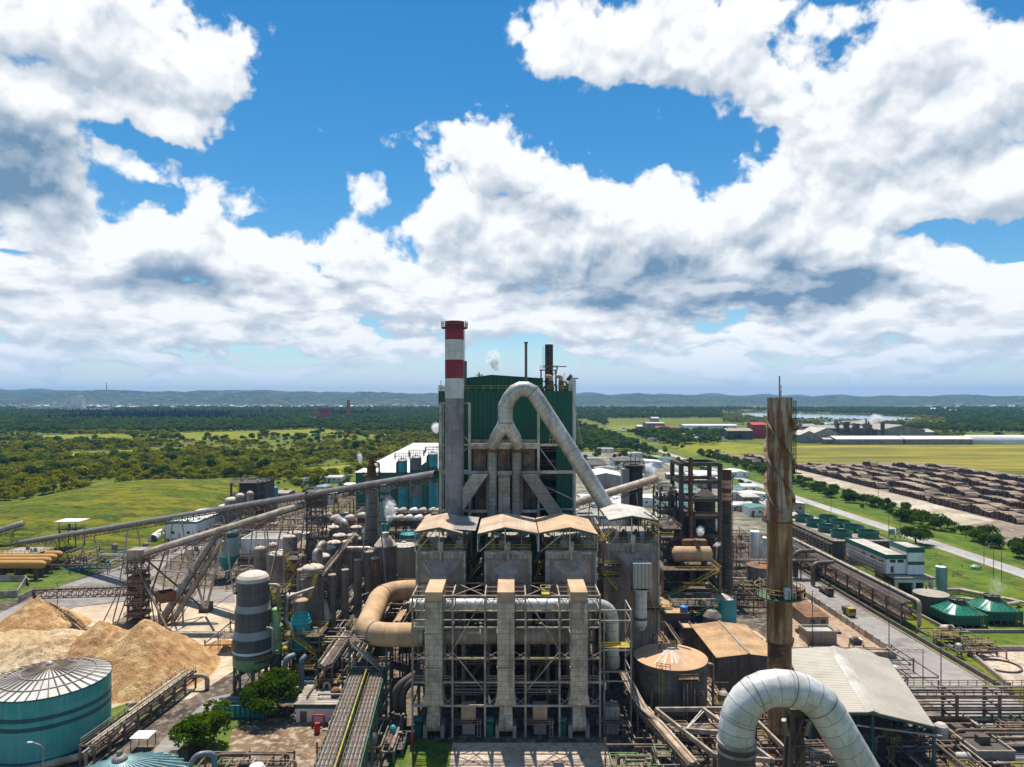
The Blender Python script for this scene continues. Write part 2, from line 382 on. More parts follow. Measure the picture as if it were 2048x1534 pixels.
mat('green_roof',(.012,.20,.12),.28,0,.12,.3,(.10,.16,.12),.4,.3,.3,spec=.6)
mat('yellow',(.46,.34,.035),.6,0,.25,.5,(.18,.11,.04),.5,.3,.2)
mat('teal',(.03,.37,.33),.5,0,.10,.08,(.20,.42,.41),.35,.1,.6,(6,2.4,.22))
mat('teal_pale',(.26,.45,.46),.55,0,.10,.15,(.16,.17,.14),.45,.15,.55)
mat('teal_bright',(.03,.33,.35),.4,0,.1,.3,(.05,.12,.12),.4,.2,.3)
mat('teal_dark',(.015,.09,.10),.5,0,.15,.2,(.05,.12,.12),.4,.2,.4)
mat('white_paint',(.74,.74,.72),.55,0,.05,.2,(.40,.35,.29),.4,.12,.35)
mat('white_wall',(.82,.82,.80),.7,0,.05,.15,(.45,.41,.36),.35,.1,.3)
mat('stack_white',(.68,.67,.66),.6,0,.06,.2,(.38,.36,.35),.4,.12,.35,(3,2.2,.25))
mat('stack_red',(.30,.022,.045),.6,0,.12,.2,(.18,.03,.04),.4,.12,.35,(3,2.2,.25))
mat('stack_grey',(.30,.295,.29),.7,0,.16,.1,(.10,.095,.09),.6,.08,.6,(3,2.2,.35))
mat('vessel_grey',(.13,.125,.125),.5,.1,.12,.15,(.06,.055,.05),.5,.12,.5,(40,1.6,.25))
mat('vessel_band',(.34,.335,.335),.55,.1,.08,.3,(.2,.18,.17),.4,.2,.3)
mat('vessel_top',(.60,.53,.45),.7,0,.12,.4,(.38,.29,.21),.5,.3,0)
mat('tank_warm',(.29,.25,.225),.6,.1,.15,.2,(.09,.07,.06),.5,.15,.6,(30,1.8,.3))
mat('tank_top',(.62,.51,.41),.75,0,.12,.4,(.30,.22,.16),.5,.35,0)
mat('tank_patch',(.17,.155,.14),.7,.2,.3,.2,(.06,.05,.045),.6,.15,.5,(3.2,2.0,.55))
mat('tank_cone',(.56,.34,.19),.85,0,.15,.3,(.40,.24,.14),.5,.2,0)
mat('tank_beige',(.52,.48,.42),.6,0,.1,.2,(.28,.22,.17),.5,.15,.5)
mat('rust_stack',(.52,.43,.33),.7,.05,.2,.3,(.16,.055,.016),.35,.16,1.0,(40,2.6,.3),second=((.20,.085,.028),.16,.455,.58),fine=.12)
mat('rust_mid',(.45,.28,.135),.75,.05,.25,.3,(.15,.06,.02),.4,.16,1.0,(40,2.6,.3),second=((.22,.095,.03),.16,.44,.6),fine=.12)
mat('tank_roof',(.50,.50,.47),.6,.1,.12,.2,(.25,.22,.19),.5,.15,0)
mat('rust_low',(.33,.17,.075),.8,.05,.35,.3,(.055,.028,.014),.9,.2,.9,(40,2.6,.35))
mat('rust',(.23,.115,.055),.85,.05,.35,.4,(.08,.04,.02),.7,.3,.5)
mat('rust_red',(.17,.055,.032),.85,0,.3,.5,(.06,.035,.025),.7,.3,.5,(2.2,1.2,.5))
mat('black_stack',(.055,.05,.047),.8,.05,.35,.4,(.13,.10,.08),.5,.3,.5,(2.4,1.1,.6))
mat('pipe_tan',(.50,.42,.32),.6,.1,.2,.5,(.22,.14,.08),.6,.3,.2,(40,1.6,.4))
mat('pipe_orange',(.52,.27,.06),.7,0,.2,.3,(.30,.16,.05),.6,.3,.2)
mat('pipe_blue',(.16,.26,.33),.5,.1,.2,.3,(.22,.14,.09),.6,.25,.2,(40,2.0,.4))
mat('pipe_grey',(.38,.345,.305),.5,.3,.25,.4,(.14,.10,.08),.6,.3,.2,(40,1.4,.5))
mat('hood',(.25,.235,.225),.6,.15,.2,.3,(.12,.09,.07),.5,.2,.4,(40,3.0,.35))
mat('pipe_dark',(.11,.10,.095),.55,.2,.35,.4,(.2,.13,.08),.5,.3,.2)
mat('pipe_green',(.06,.17,.14),.5,.1,.25,.4,(.10,.08,.05),.5,.3,.2)
mat('concrete',(.38,.325,.265),.9,0,.2,.2,(.14,.12,.10),.6,.1,.5,fine=.15)
mat('concrete_stack',(.27,.265,.26),.9,0,.25,.3,(.11,.105,.10),.7,.15,.6,(3.0,1.9,.5))
mat('concrete_dark',(.135,.112,.09),.9,0,.3,.2,(.05,.042,.036),.7,.1,.6,fine=.2)
mat('brick_wall',(.20,.165,.135),.9,0,.2,.3,(.07,.055,.045),.6,.15,.6,(1.2,.6,.35))
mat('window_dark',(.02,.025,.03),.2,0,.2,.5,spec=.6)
mat('brick_red',(.33,.09,.06),.9,0,.2,.02)
mat('brick_orange',(.52,.13,.04),.9,0,.1,.05)
mat('blue_plastic',(.03,.16,.40),.4,0,.1,.5)
mat('red_paint',(.42,.03,.02),.5,0,.15,.5)
mat('tyre',(.02,.02,.02),.9)
mat('bark',(.09,.065,.045),.95,0,.3,2.0,bump=.4)
mat('skin',(.30,.18,.12),.7); mat('cloth_blue',(.05,.08,.16),.9); mat('cloth_orange',(.55,.17,.03),.9)
def BX(*a):
 mb=MB(); mb.box(*a); return mb
 # ---------------------------------------------------------------- land, roads, water
def land_mat(name,cols,scales=(.004,.02,.12),stretch=(1,1,1),rough=.95,bump=.3,thr=(.38,.62)):
 m_=bpy.data.materials.new(name); m_.use_nodes=True; t=NT(m_.node_tree); MATS[name]=m_; bs=t.n['Principled BSDF']
 pos=t.vm('MULTIPLY',t.new('ShaderNodeNewGeometry').outputs['Position'],stretch)
 c=t.mix(t.mr(t.noise(pos,scales[0],5,.6),*thr,0,1,True),cols[0],cols[1])
 c=t.mix(t.mr(t.noise(pos,scales[1],6,.65),thr[0]+.03,thr[1]+.03,0,1,True),c,cols[2])
 c=t.mix(t.mr(t.noise(pos,scales[2],5,.65),.45,.68,0,.8,True),c,cols[3])
 t.put(bs.inputs['Base Color'],c); bs.inputs['Roughness'].default_value=rough; bs.inputs['Specular IOR Level'].default_value=.15
 if bump:
  b=t.new('ShaderNodeBump'); b.inputs['Strength'].default_value=bump; b.inputs['Distance'].default_value=1.0
  t.put(b.inputs['Height'],t.noise(pos,scales[2]*4,5,.7)); t.l.new(b.outputs[0],bs.inputs['Normal'])
 return m_
land_mat('m_plain',[(.075,.12,.010),(.15,.16,.012),(.045,.08,.012),(.19,.17,.02)],(.0022,.012,.06),(.45,1.5,1))
land_mat('m_mound',[(.085,.155,.006),(.21,.225,.008),(.035,.085,.006),(.32,.20,.02)],(.03,.09,.4),(.7,1.5,1),bump=1.2,thr=(.46,.55))
land_mat('m_meadow',[(.18,.20,.008),(.28,.26,.012),(.09,.13,.010),(.22,.17,.02)],(.006,.03,.15),(.6,1.6,1))
land_mat('m_marsh',[(.16,.165,.018),(.34,.27,.03),(.09,.105,.018),(.17,.12,.03)],(.005,.014,.05),(.35,2.2,1))
land_mat('m_verge',[(.060,.125,.010),(.11,.165,.012),(.03,.075,.010),(.16,.15,.03)],(.02,.07,.3))
land_mat('m_lawn',[(.06,.135,.012),(.12,.17,.015),(.04,.085,.015),(.19,.16,.06)],(.05,.12,.5))
land_mat('m_yard',[(.095,.075,.058),(.18,.145,.112),(.05,.041,.035),(.30,.24,.18)],(.03,.09,.5),bump=.4)
land_mat('m_yard_far',[(.24,.20,.16),(.33,.29,.24),(.12,.105,.08),(.08,.13,.02)],(.02,.05,.2))
land_mat('m_sandpad',[(.50,.41,.30),(.58,.49,.37),(.42,.33,.23),(.36,.26,.15)],(.03,.09,.4),bump=.1)
land_mat('m_asphalt',[(.23,.215,.20),(.29,.275,.26),(.165,.155,.145),(.36,.31,.26)],(.02,.09,.5),(.6,1,1),bump=.05)
land_mat('m_road',[(.32,.31,.30),(.38,.37,.355),(.26,.25,.24),(.43,.40,.36)],(.01,.05,.3),bump=0)
land_mat('m_track',[(.42,.36,.29),(.52,.46,.38),(.30,.24,.17),(.22,.20,.08)],(.01,.05,.3),bump=.1)
land_mat('m_bark_dirt',[(.19,.14,.105),(.27,.21,.16),(.12,.09,.07),(.36,.31,.25)],(.02,.08,.4))
land_mat('m_chipdirt',[(.42,.29,.20),(.50,.37,.27),(.30,.20,.14),(.20,.15,.08)],(.03,.1,.5),bump=.4)
land_mat('m_hill',[(.022,.05,.022),(.045,.075,.025),(.014,.032,.018),(.12,.12,.06)],(.0012,.004,.012))
land_mat('m_slab',[(.50,.39,.29),(.56,.45,.35),(.38,.29,.21),(.24,.18,.13)],(.05,.12,.6),bump=.1)
land_mat('m_hog',[(.16,.10,.055),(.26,.18,.11),(.11,.07,.04),(.50,.42,.33)],(.08,.16,.5))
wm=bpy.data.materials.new('m_water'); wm.use_nodes=True; MATS['m_water']=wm
_b=wm.node_tree.nodes['Principled BSDF']; _b.inputs['Base Color'].default_value=(.32,.40,.47,1); _b.inputs['Roughness'].default_value=.12; _b.inputs['Specular IOR Level'].default_value=.8
gm=MB(); gm.quad((-30000,-400,0),(30000,-400,0),(30000,26000,0),(-30000,26000,0))
gm.build('ground','m_plain')['kind']='structure'
# grassy mound left of the mill
def mound():
 mb=MB(); n,m=72,22; cx,cy_,rx,ry=-262,440,92,168
 pts=[]
 for i in range(m+1):
  row=[]
  for j in range(n):
   a=2*math.pi*j/n; k=i/m; c,s=math.cos(a),math.sin(a)
   e=1/(abs(c)**3+abs(s)**3)**(1/3)
   x,y=cx+rx*k*c*e,cy_+ry*k*s*e
   z=15*max(0,1-k**2.4)**.9*(.25+.75*min(1,max(0,(y-320)/220)))+.5*mnoise.noise((x*.06,y*.06,0))*(1-k)
   row.append((x,y,.02+max(0,z)))
  pts.append(row)
 for i in range(m):
  for j in range(n):
   q=(pts[i][j],pts[i+1][j],pts[i+1][(j+1)%n],pts[i][(j+1)%n])
   mb.face(q,[(p[0],p[1])for p in q],True)
 mb.build('grass_mound','m_mound')['kind']='structure'
mound()
# hills and far ridges
def hills(name,rows,dist,depth,back):
 mb=MB(); prof=rows; n=260; x0,x1=prof[0][0],prof[-1][0]
 def h_at(px):
  for(a,ra),(b,rb)in zip(prof,prof[1:]):
   if a<=px<=b:k=(px-a)/(b-a); k=k*k*(3-2*k); return ra+(rb-ra)*k
  return 797
 m=12; P_=[]
 for i in range(n+1):
  px=x0+(x1-x0)*i/n; row=[]
  top=max(4,ZA(h_at(px),dist))+40*mnoise.noise((px*.02,dist*.01,0))*dist/9000+22*mnoise.noise((px*.06,3,0))+8*mnoise.noise((px*.2,3,0))
  for j in range(m+1):
   k=j/m; y=dist-depth+(depth+back)*k; kk=(y-dist+depth)/depth if y<dist else 1-(y-dist)/back
   kk=kk*kk*(3-2*kk); wob=1+.5*mnoise.noise((px*.015,k*4,dist))*(1-kk)
   row.append(((px-1024)*dist/F*(.9+.1*y/dist),y,max(.5,top*kk*wob)))
  P_.append(row)
 for i in range(n):
  for j in range(m):
   q=(P_[i][j],P_[i+1][j],P_[i+1][j+1],P_[i][j+1]); mb.face(q,[(p[0],p[1])for p in q],True)
 mb.build(name,'m_hill')['kind']='structure'; return lambda x,y:0 if y<dist-depth+1 else P_[max(0,min(n,int((1024+x*F/(dist*(.9+.1*y/dist))-x0)/(x1-x0)*n)))][max(0,min(m,int((y-dist+depth)/(depth+back)*m)))][2]
hill_z=hills('hills',[(-500,786),(-200,783),(0,783),(60,785),(160,783),(215,779),(260,780),(300,787),(360,783),(400,781),(450,787),(520,783),(600,782),(680,786),(760,784),(860,789),(950,788),(1100,791),(1200,790),(1290,789),(1400,791),(1560,794),(1700,795),(1800,793),(1880,793),(2000,795),(2500,796)],9500,2300,3000)
hills('ridge',[(-600,782),(-100,779),(60,779),(150,781),(260,784),(330,784),(430,781),(480,780),(560,781),(640,784),(740,785),(800,787),(900,786),(1140,788),(1220,787),(1330,788),(1480,790),(1640,791),(1800,793),(1950,794),(2600,794)],15000,2600,3000)
# paved ground of the mill and everything laid on it
sheet('yard',[(-130,60),(120,60),(128,300),(150,330),(150,560),(110,700),(60,720),(-110,640),(-190,520),(-190,380),(-260,350),(-300,300),(-190,120)],.02,'m_yard')
sheet('yard',[(20,380),(150,380),(186,700),(150,960),(60,960),(20,640)],.03,'m_yard_far')
sheet('road',[(215,200),(226,200),(219,560),(211,2300),(203,2300),(209,560)],.06,'m_road')
sheet('road',[(178,420),(192,420),(192,900),(176,900)],.06,'m_road')
sheet('road',[(202,2300),(214,2300),(330,5200),(300,5200)],.06,'m_road')
sheet('track',[(268,250),(290,250),(300,500),(300,760),(284,760),(276,560),(262,400)],.05,'m_track')
sheet('track',[(250,330),(330,330),(420,380),(300,420),(262,400)],.06,'m_bark_dirt')
sheet('log_yard',[(290,395),(380,395),(480,560),(500,660),(490,790),(460,800),(300,775)],.045,'m_bark_dirt')
sheet('field',[(290,705),(1400,705),(1400,1105),(250,1105)],.03,'m_marsh')
sheet('field',[(250,860),(290,860),(330,1000),(240,1100)],.035,'m_meadow')
sheet('verge',[(128,150),(209,150),(203,560),(195,560),(172,330),(150,300)],.035,'m_verge')
sheet('verge',[(229,200),(266,200),(274,560),(284,800),(270,900),(224,900)],.035,'m_verge')
sheet('road_marking',[(216,200),(216.25,200),(203.8,2300),(203.5,2300)],.068,'white_paint')
sheet('plant_road',[(113,165),(125,165),(124,320),(112,320)],.06,'m_asphalt')
sheet('plant_road',[(100,120),(125.2,120),(125,186),(113,203),(104,190)],.064,'m_asphalt')
gsheet('sand_pad',[(-60,1412),(215,1420),(380,1398),(470,1340),(600,1345),(630,1200),(470,1190),(320,1196),(150,1215),(-60,1300)],.05,'m_sandpad')
gsheet('plant_road',[(-80,1300),(0,1226),(110,1176),(250,1130),(330,1092),(470,1078),(480,1086),(350,1112),(300,1160),(330,1176),(470,1180),(470,1206),(250,1202),(150,1214),(60,1250),(-60,1340)],.058,'m_asphalt')
gsheet('plant_road',[(10,1094),(260,1098),(300,1092),(300,1100),(240,1108),(20,1106)],.062,'m_asphalt')
gsheet('lawn',[(0,1108),(230,1112),(330,1092),(120,1172),(0,1206)],.045,'m_lawn')
gsheet('lawn',[(220,1418),(262,1404),(330,1380),(350,1396),(232,1480),(215,1500)],.07,'m_lawn')
gsheet('lawn',[(780,1490),(850,1478),(905,1490),(905,1580),(770,1580)],.05,'m_lawn')
gsheet('lawn',[(340,1500),(360,1440),(480,1440),(520,1480),(330,1560)],.06,'m_lawn')
gsheet('plant_road',[(330,1475),(420,1396),(470,1386),(400,1470),(330,1560),(260,1560)],.074,'m_asphalt')
gsheet('slab',[(905,1486),(1215,1486),(1235,1600),(890,1600)],.07,'m_slab')
gsheet('slab',[(465,1460),(520,1437),(600,1436),(650,1455),(670,1500),(650,1590),(440,1590)],.08,'m_hog')
gsheet('slab',[(1585,1190),(1655,1180),(1735,1262),(1775,1300),(1740,1330),(1585,1330)],.05,'m_chipdirt')
gsheet('slab',[(1270,1290),(1330,1270),(1420,1300),(1440,1420),(1500,1450),(1440,1480),(1260,1420)],.045,'m_chipdirt')
gsheet('slab',[(1925,1300),(2100,1300),(2100,1375),(2020,1375)],.06,'m_slab')
gsheet('verge',[(1830,1262),(1850,1262),(2010,1372),(1975,1372)],.068,'m_lawn')
gsheet('slab',[(1420,1320),(1500,1420),(1440,1470),(1400,1400),(1400,1330)],.05,'m_slab')
gsheet('water',[(1470,829),(1520,826),(1600,828),(1680,830),(1790,833),(1870,839),(1780,842),(1690,840),(1610,837),(1520,835)],.3,'m_water')
gsheet('water',[(1210,809),(1260,807),(1340,809),(1345,811),(1280,812),(1225,811)],.3,'m_water')
gsheet('water',[(1640,845),(1730,841),(1760,843),(1700,849),(1650,850)],.3,'m_water')
for pix in([(520,862),(640,858),(720,866),(560,872)],[(330,866),(518,862),(515,878),(380,880)],[(30,872),(230,868),(330,874),(120,884)],[(80,905),(260,900),(340,908),(150,916)],[(640,868),(720,862),(780,868),(700,880)],[(600,938),(700,930),(690,944),(610,950)],[(1210,852),(1290,850),(1290,860),(1230,862)],[(1380,880),(1530,890),(1530,905),(1390,905)]):
 gsheet('field',pix,.04,'m_meadow')
 # ---------------------------------------------------------------- vegetation
def leaf_mat(name,c1,c2,c3):
 m_=bpy.data.materials.new(name); m_.use_nodes=True; t=NT(m_.node_tree); t.n.clear(); MATS[name]=m_
 pos=t.new('ShaderNodeNewGeometry').outputs['Position']; oi=t.new('ShaderNodeObjectInfo').outputs['Random']
 c=t.mix(t.mr(t.noise(pos,.045,5,.65),.40,.60,0,1,True),c1,c2)
 c=t.mix(t.mr(oi,.55,1,0,.8),c,c3)
 c=t.mix(t.mr(t.noise(pos,.8,3,.6),.35,.65,0,.6),c,tuple(x*.45 for x in c1))
 a=t.new('ShaderNodeBsdfDiffuse'); t.put(a.inputs[0],c); b=t.new('ShaderNodeBsdfTranslucent'); t.put(b.inputs[0],c)
 mx=t.new('ShaderNodeMixShader'); mx.inputs[0].default_value=.54; t.l.new(a.outputs[0],mx.inputs[1]); t.l.new(b.outputs[0],mx.inputs[2])
 out=t.new('ShaderNodeOutputMaterial'); t.l.new(mx.outputs[0],out.inputs[0])
leaf_mat('leaf_bush',(.085,.125,.010),(.34,.33,.012),(.42,.38,.012))
leaf_mat('leaf_forest',(.045,.115,.018),(.165,.245,.016),(.07,.13,.02))
leaf_mat('leaf_pine',(.022,.052,.024),(.034,.068,.026),(.026,.055,.022))
leaf_mat('leaf_tree',(.035,.085,.006),(.12,.21,.008),(.07,.13,.008))
leaf_mat('leaf_hedge',(.050,.105,.014),(.10,.17,.014),(.07,.13,.014))
def crown_mb(mb,r,nl,size,lobes,seed,flat=.75,lift=0.0,l0=.38,l1=.60):
 q=random.Random(seed)
 L=[]
 for i in range(lobes):
  a=q.uniform(0,6.283); d=r*q.uniform(.15,.62)*(1 if l1>.5 else 1.25)*(0 if i==0 else 1)
  L.append((d*math.cos(a),d*math.sin(a),lift+r*flat*q.uniform(.35,1.05),r*q.uniform(l0,l1)))
 tot=sum(l[3]**2 for l in L)
 for lx,ly,lz,lr in L:
  for _ in range(int(nl*lr*lr/tot)):
   v=Vector((q.gauss(0,1),q.gauss(0,1),q.gauss(0,1))).normalized()
   if v.z<-.45:v.z=-v.z
   rr=lr*(q.uniform(.55,1.0)**.5)*q.uniform(.9,1.08)
   p=Vector((lx,ly,lz))+Vector((v.x,v.y,v.z*.82))*rr
   nrm=(v*.8+Vector((q.gauss(0,.5),q.gauss(0,.5),q.gauss(0,.5)+.35))).normalized()
   tx=nrm.orthogonal().normalized(); tx=Matrix.Rotation(q.uniform(0,6.28),3,nrm)@tx; ty=nrm.cross(tx)
   s=size*q.uniform(.6,1.25); s2=s*q.uniform(.5,.9)
   mb.face((p-tx*s,p-ty*s2+tx*s*.2,p+tx*s,p+ty*s2),((0,0),(1,0),(1,1),(0,1)))
def trunk_mb(mb,h,r,seed,spread):
 q=random.Random(seed)
 top=Vector((q.uniform(-.3,.3),q.uniform(-.3,.3),h)); mb.sweep([(0,0,-.3),tuple(top*.5),tuple(top)],r,7,False,[r*1.3,r,r*.7])
 for i in range(5):
  a=i*1.257+q.uniform(-.3,.3); e=top+Vector((math.cos(a)*spread,math.sin(a)*spread,spread*q.uniform(.5,1)))
  mb.sweep([tuple(top*.85),tuple(top.lerp(e,.5)+Vector((0,0,.2*spread))),tuple(e)],r*.4,5,False,[r*.55,r*.4,r*.12])
def plant_proto(name,r,nl,size,lobes,seed,leaf,th,tr,flat=.75,pine=False):
 o=bpy.data.objects.new(name,None)
 cm=MB()
 if pine:
  q=random.Random(seed)
  for _ in range(nl):
   k=q.random()**.8; rr=r*(1-k)*q.uniform(.4,1)+.25; a=q.uniform(0,6.283); z=th*.25+k*th
   p=Vector((rr*math.cos(a),rr*math.sin(a),z)); n_=Vector((math.cos(a),math.sin(a),.7)).normalized(); tx=n_.orthogonal().normalized(); ty=n_.cross(tx); s=size*q.uniform(.6,1.2)
   cm.face((p-tx*s,p-ty*s*.6,p+tx*s,p+ty*s*.6),((0,0),(1,0),(1,1),(0,1)))
  th*=1.1
 else:crown_mb(cm,r,nl,size,lobes,seed,flat,th*.8)
 tm=MB(); trunk_mb(tm,th,tr,seed,r*.45 if not pine else.3)
 cm.v and None
 c=cm.build('crown',leaf); t=tm.build('trunk','bark')
 c.parent=o; t.parent=o
 return o,c,t
def unlink_tree(o):
 for ch in o.children:COL.objects.unlink(ch)
PROTO={}
for key,n in(('bush',5),('forest',4),('pine',2),('hedge',4)):
 PROTO[key]=[]
 for i in range(n):
  if key=='bush':p=plant_proto('shrub',3.6+.5*i,330,.62,6+i%3,20+i,'leaf_bush',.9,.18,.62)
  elif key=='forest':p=plant_proto('tree',4.6+.5*i,380,.8,7,50+i,'leaf_forest',3.2,.25,.85)
  elif key=='pine':p=plant_proto('tree',2.6,260,.75,1,80+i,'leaf_pine',13,.25,pine=True)
  else:p=plant_proto('shrub',2.7+.4*i,420,.42,7,110+i,'leaf_hedge',.8,.15,.7)
  PROTO[key].append(p)
def vnoise(x,y,s,k=0):return mnoise.fractal((x*s,y*s,k),1.0,2.0,4)
def in_mound(x,y):return(abs((x+262)/100))**3+(abs((y-440)/175))**3<1
MEADOW=[]
def px_of(x,y):return 1024+F*x/y,HZ+F*CH/y
def in_poly(x,y,poly):
 c=False; j=len(poly)-1
 for i in range(len(poly)):
  xi,yi=poly[i]; xj,yj=poly[j]
  if(yi>y)!=(yj>y)and x<(xj-xi)*(y-yi)/(yj-yi)+xi:c=not c
  j=i
 return c
CLEAR=[[G(*p)[:2]for p in pix]for pix in([(1440,822),(1890,834),(1900,852),(1700,858),(1450,850)],
[(520,862),(640,858),(720,866),(560,872)],[(330,866),(518,862),(515,878),(380,880)],[(30,872),(230,868),(330,874),(120,884)],[(80,905),(260,900),(340,908),(150,916)],[(600,938),(700,930),(690,944),(610,950)],
[(1210,852),(1290,850),(1290,860),(1230,862)],[(1470,829),(1520,826),(1600,828),(1680,830),(1790,833),(1870,839),(1780,842),(1690,840),(1610,837),(1520,835)],[(1210,809),(1260,806),(1340,809),(1345,812),(1280,813),(1225,812)],[(1640,845),(1730,841),(1760,843),(1700,849),(1650,850)],
[(1215,838),(1560,836),(1560,862),(1215,868)],[(1440,872),(1500,858),(1600,852),(1700,850),(1790,856),(1880,868),(2100,884),(2100,892),(1440,892)],[(60,806),(290,804),(300,818),(60,818)])]
def veg(x,y):
 """kind of plant at a spot, or None"""
 if y<1500 and in_mound(x,y):return None
 for i,c in enumerate(CLEAR):
  if in_poly(x,y,c):
   if i in(0,len(CLEAR)-2)and y>1290 and vnoise(x*.6,y*1.4,.004,2)>-.12 and not any(in_poly(x,y,k)for k in CLEAR[7:10]):return 'bush'
   return None
 if x<0:
  if y<470 and x>-345:return None
  if-215<x and y<560:return None
  if-165<x and y<640:return None
  if-112<x and y<720:return None
  v=vnoise(x*.6,y*1.3,.006,3)
  if y<1120:
   if v>.02 and rnd.random()<.07:return 'forest'
   return 'bush' if v>-.03 else('bush' if rnd.random()<.16 else None)
  if y<1500:return 'bush' if v>.06 else('forest' if rnd.random()<.12 else None)
  if 2300<y<3300 and vnoise(x,y,.0012,9)>.12 and x<-600:return 'pine' if rnd.random()<.7 else 'forest'
  return 'forest' if v>-.55 else None
 if 196<x<232+y*.01 and y<2400:return None
 if 170<x<200 and y<910:return None
 if x<172 and y<960:return None
 if x<200:return 'forest' if vnoise(x,y,.01,5)>-.35 else None
 if 200<=x<300 and y<900:return None
 if x>=250 and y<1115:
  return None
 v=vnoise(x*.6,y*1.3,.004,7)
 if y<1500:return 'forest' if v>-.05 else None
 return 'forest' if v>-.35 else None
 # points on a jittered grid, nearest first
spots=[]
def grid(y0,y1,step,keep=1.0):
 y=y0
 while y<y1:
  x=-.80*y-20
  while x<.80*y+20:
   xx,yy=x+rnd.uniform(-.5,.5)*step,y+rnd.uniform(-.5,.5)*step
   k=veg(xx,yy)
   if k and rnd.random()<keep:spots.append((yy,xx,k,step))
   x+=step
  y+=step
grid(380,900,6.5); grid(900,1700,9.5); grid(1700,3200,15); grid(3200,5200,26)
spots.sort()
pcol={}
for key in PROTO:
 pcol[key]=bpy.data.collections.new('kept '+key)
 for(o,c,t)in PROTO[key]:
  pcol[key].objects.link(o)
  for ch in(c,t):pcol[key].objects.link(ch); COL.objects.unlink(ch)
def scatter(name,key,pts,seed):
 me=bpy.data.meshes.new(name); me.from_pydata([(p[0],p[1],0)for p in pts],[],[])
 a=me.attributes.new('sz','FLOAT','POINT'); a.data.foreach_set('value',[p[2]for p in pts])
 o=bpy.data.objects.new(name,me); COL.objects.link(o); o['kind']='stuff'
 ng=bpy.data.node_groups.new(name,'GeometryNodeTree')
 ng.interface.new_socket('Geometry',in_out='INPUT',socket_type='NodeSocketGeometry'); ng.interface.new_socket('Geometry',in_out='OUTPUT',socket_type='NodeSocketGeometry')
 t=NT(ng); gi=t.new('NodeGroupInput'); go=t.new('NodeGroupOutput')
 ci=t.new('GeometryNodeCollectionInfo'); ci.inputs['Collection'].default_value=crowns[key]; ci.inputs['Separate Children'].default_value=True; ci.inputs['Reset Children'].default_value=False
 ip=t.new('GeometryNodeInstanceOnPoints'); ip.inputs['Pick Instance'].default_value=True
 rv=t.new('FunctionNodeRandomValue',data_type='FLOAT_VECTOR'); rv.inputs[0].default_value=(0,0,0); rv.inputs[1].default_value=(0,0,6.283); rv.inputs['Seed'].default_value=seed
 na=t.new('GeometryNodeInputNamedAttribute',data_type='FLOAT'); na.inputs['Name'].default_value='sz'
 t.l.new(gi.outputs[0],ip.inputs['Points']); t.l.new(ci.outputs[0],ip.inputs['Instance']); t.l.new(rv.outputs[0],ip.inputs['Rotation']); t.l.new(na.outputs[0],ip.inputs['Scale']); t.l.new(ip.outputs[0],go.inputs[0])
 md=o.modifiers.new('scatter','NODES'); md.node_group=ng
 return o
crowns={}
for key in PROTO:
 crowns[key]=bpy.data.collections.new('crowns '+key)
 for(o,c,t)in PROTO[key]:crowns[key].objects.link(c)
def place_plant(key,x,y,s,label,cat,group,name=None,rz=None):
 o,c,t=rnd.choice(PROTO[key])
 r=o.copy(); COL.objects.link(r); r.name=name or('shrub' if key in('bush','hedge')else 'tree')
 for src in(c,t):
  d=src.copy(); COL.objects.link(d); d.parent=r; d.name=src.name.split('.')[0]
 r.location=(x,y,0); r.rotation_euler=(0,0,rnd.uniform(0,6.28)if rz is None else rz); r.scale=(s,s,s*rnd.uniform(.85,1.15))
 return tag(r,label,cat,group)
solo={'bush':0,'forest':0,'pine':0}
rest={'bush':[],'forest':[],'pine':[]}
LIM={'bush':290,'forest':160,'pine':0}
for(y,x,k,step)in spots:
 s=.5+rnd.random()**1.6*1.1 if k!='pine' else rnd.uniform(.6,1.4)
 if k=='bush' and rnd.random()<.12:s*=1.35
 if step>12 and not(k=='bush' and x>0):s*=1+(step-12)/30
 if solo[k]<LIM[k]and y<1300 and abs(x)<.76*y:
  solo[k]+=1
  if k=='bush':place_plant(k,x,y,s,'leafy yellow-green shrub at the near edge of the bushland behind the grass mound','shrub','shrubs along the near edge of the bushland')
  else:place_plant(k,x,y,s,'round dark green tree beside the straight road beyond the mill','tree','trees along the far road')
 else:rest[k].append((x,y,s))
scatter('bushland','bush',rest['bush'],1); scatter('forest','forest',rest['forest'],2); scatter('pine_wood','pine',rest['pine'],3)
# hedge between the main road and the log yard track
hp=[]
for i in range(200):
 y=292+640*(i/200)**1.25; x=247+rnd.uniform(-11,12)+(y-300)*.02
 place_plant('hedge',x,y,rnd.uniform(.5,1.8),'dark green bush in the hedge between road and log yard','bush','bushes between the road and the log yard','bush')
for i in range(26):
 place_plant('hedge',rnd.uniform(196,204),rnd.uniform(560,900),rnd.uniform(.6,1.1),'small green bush on the mill side of the road verge','bush','bushes on the near road verge','bush')
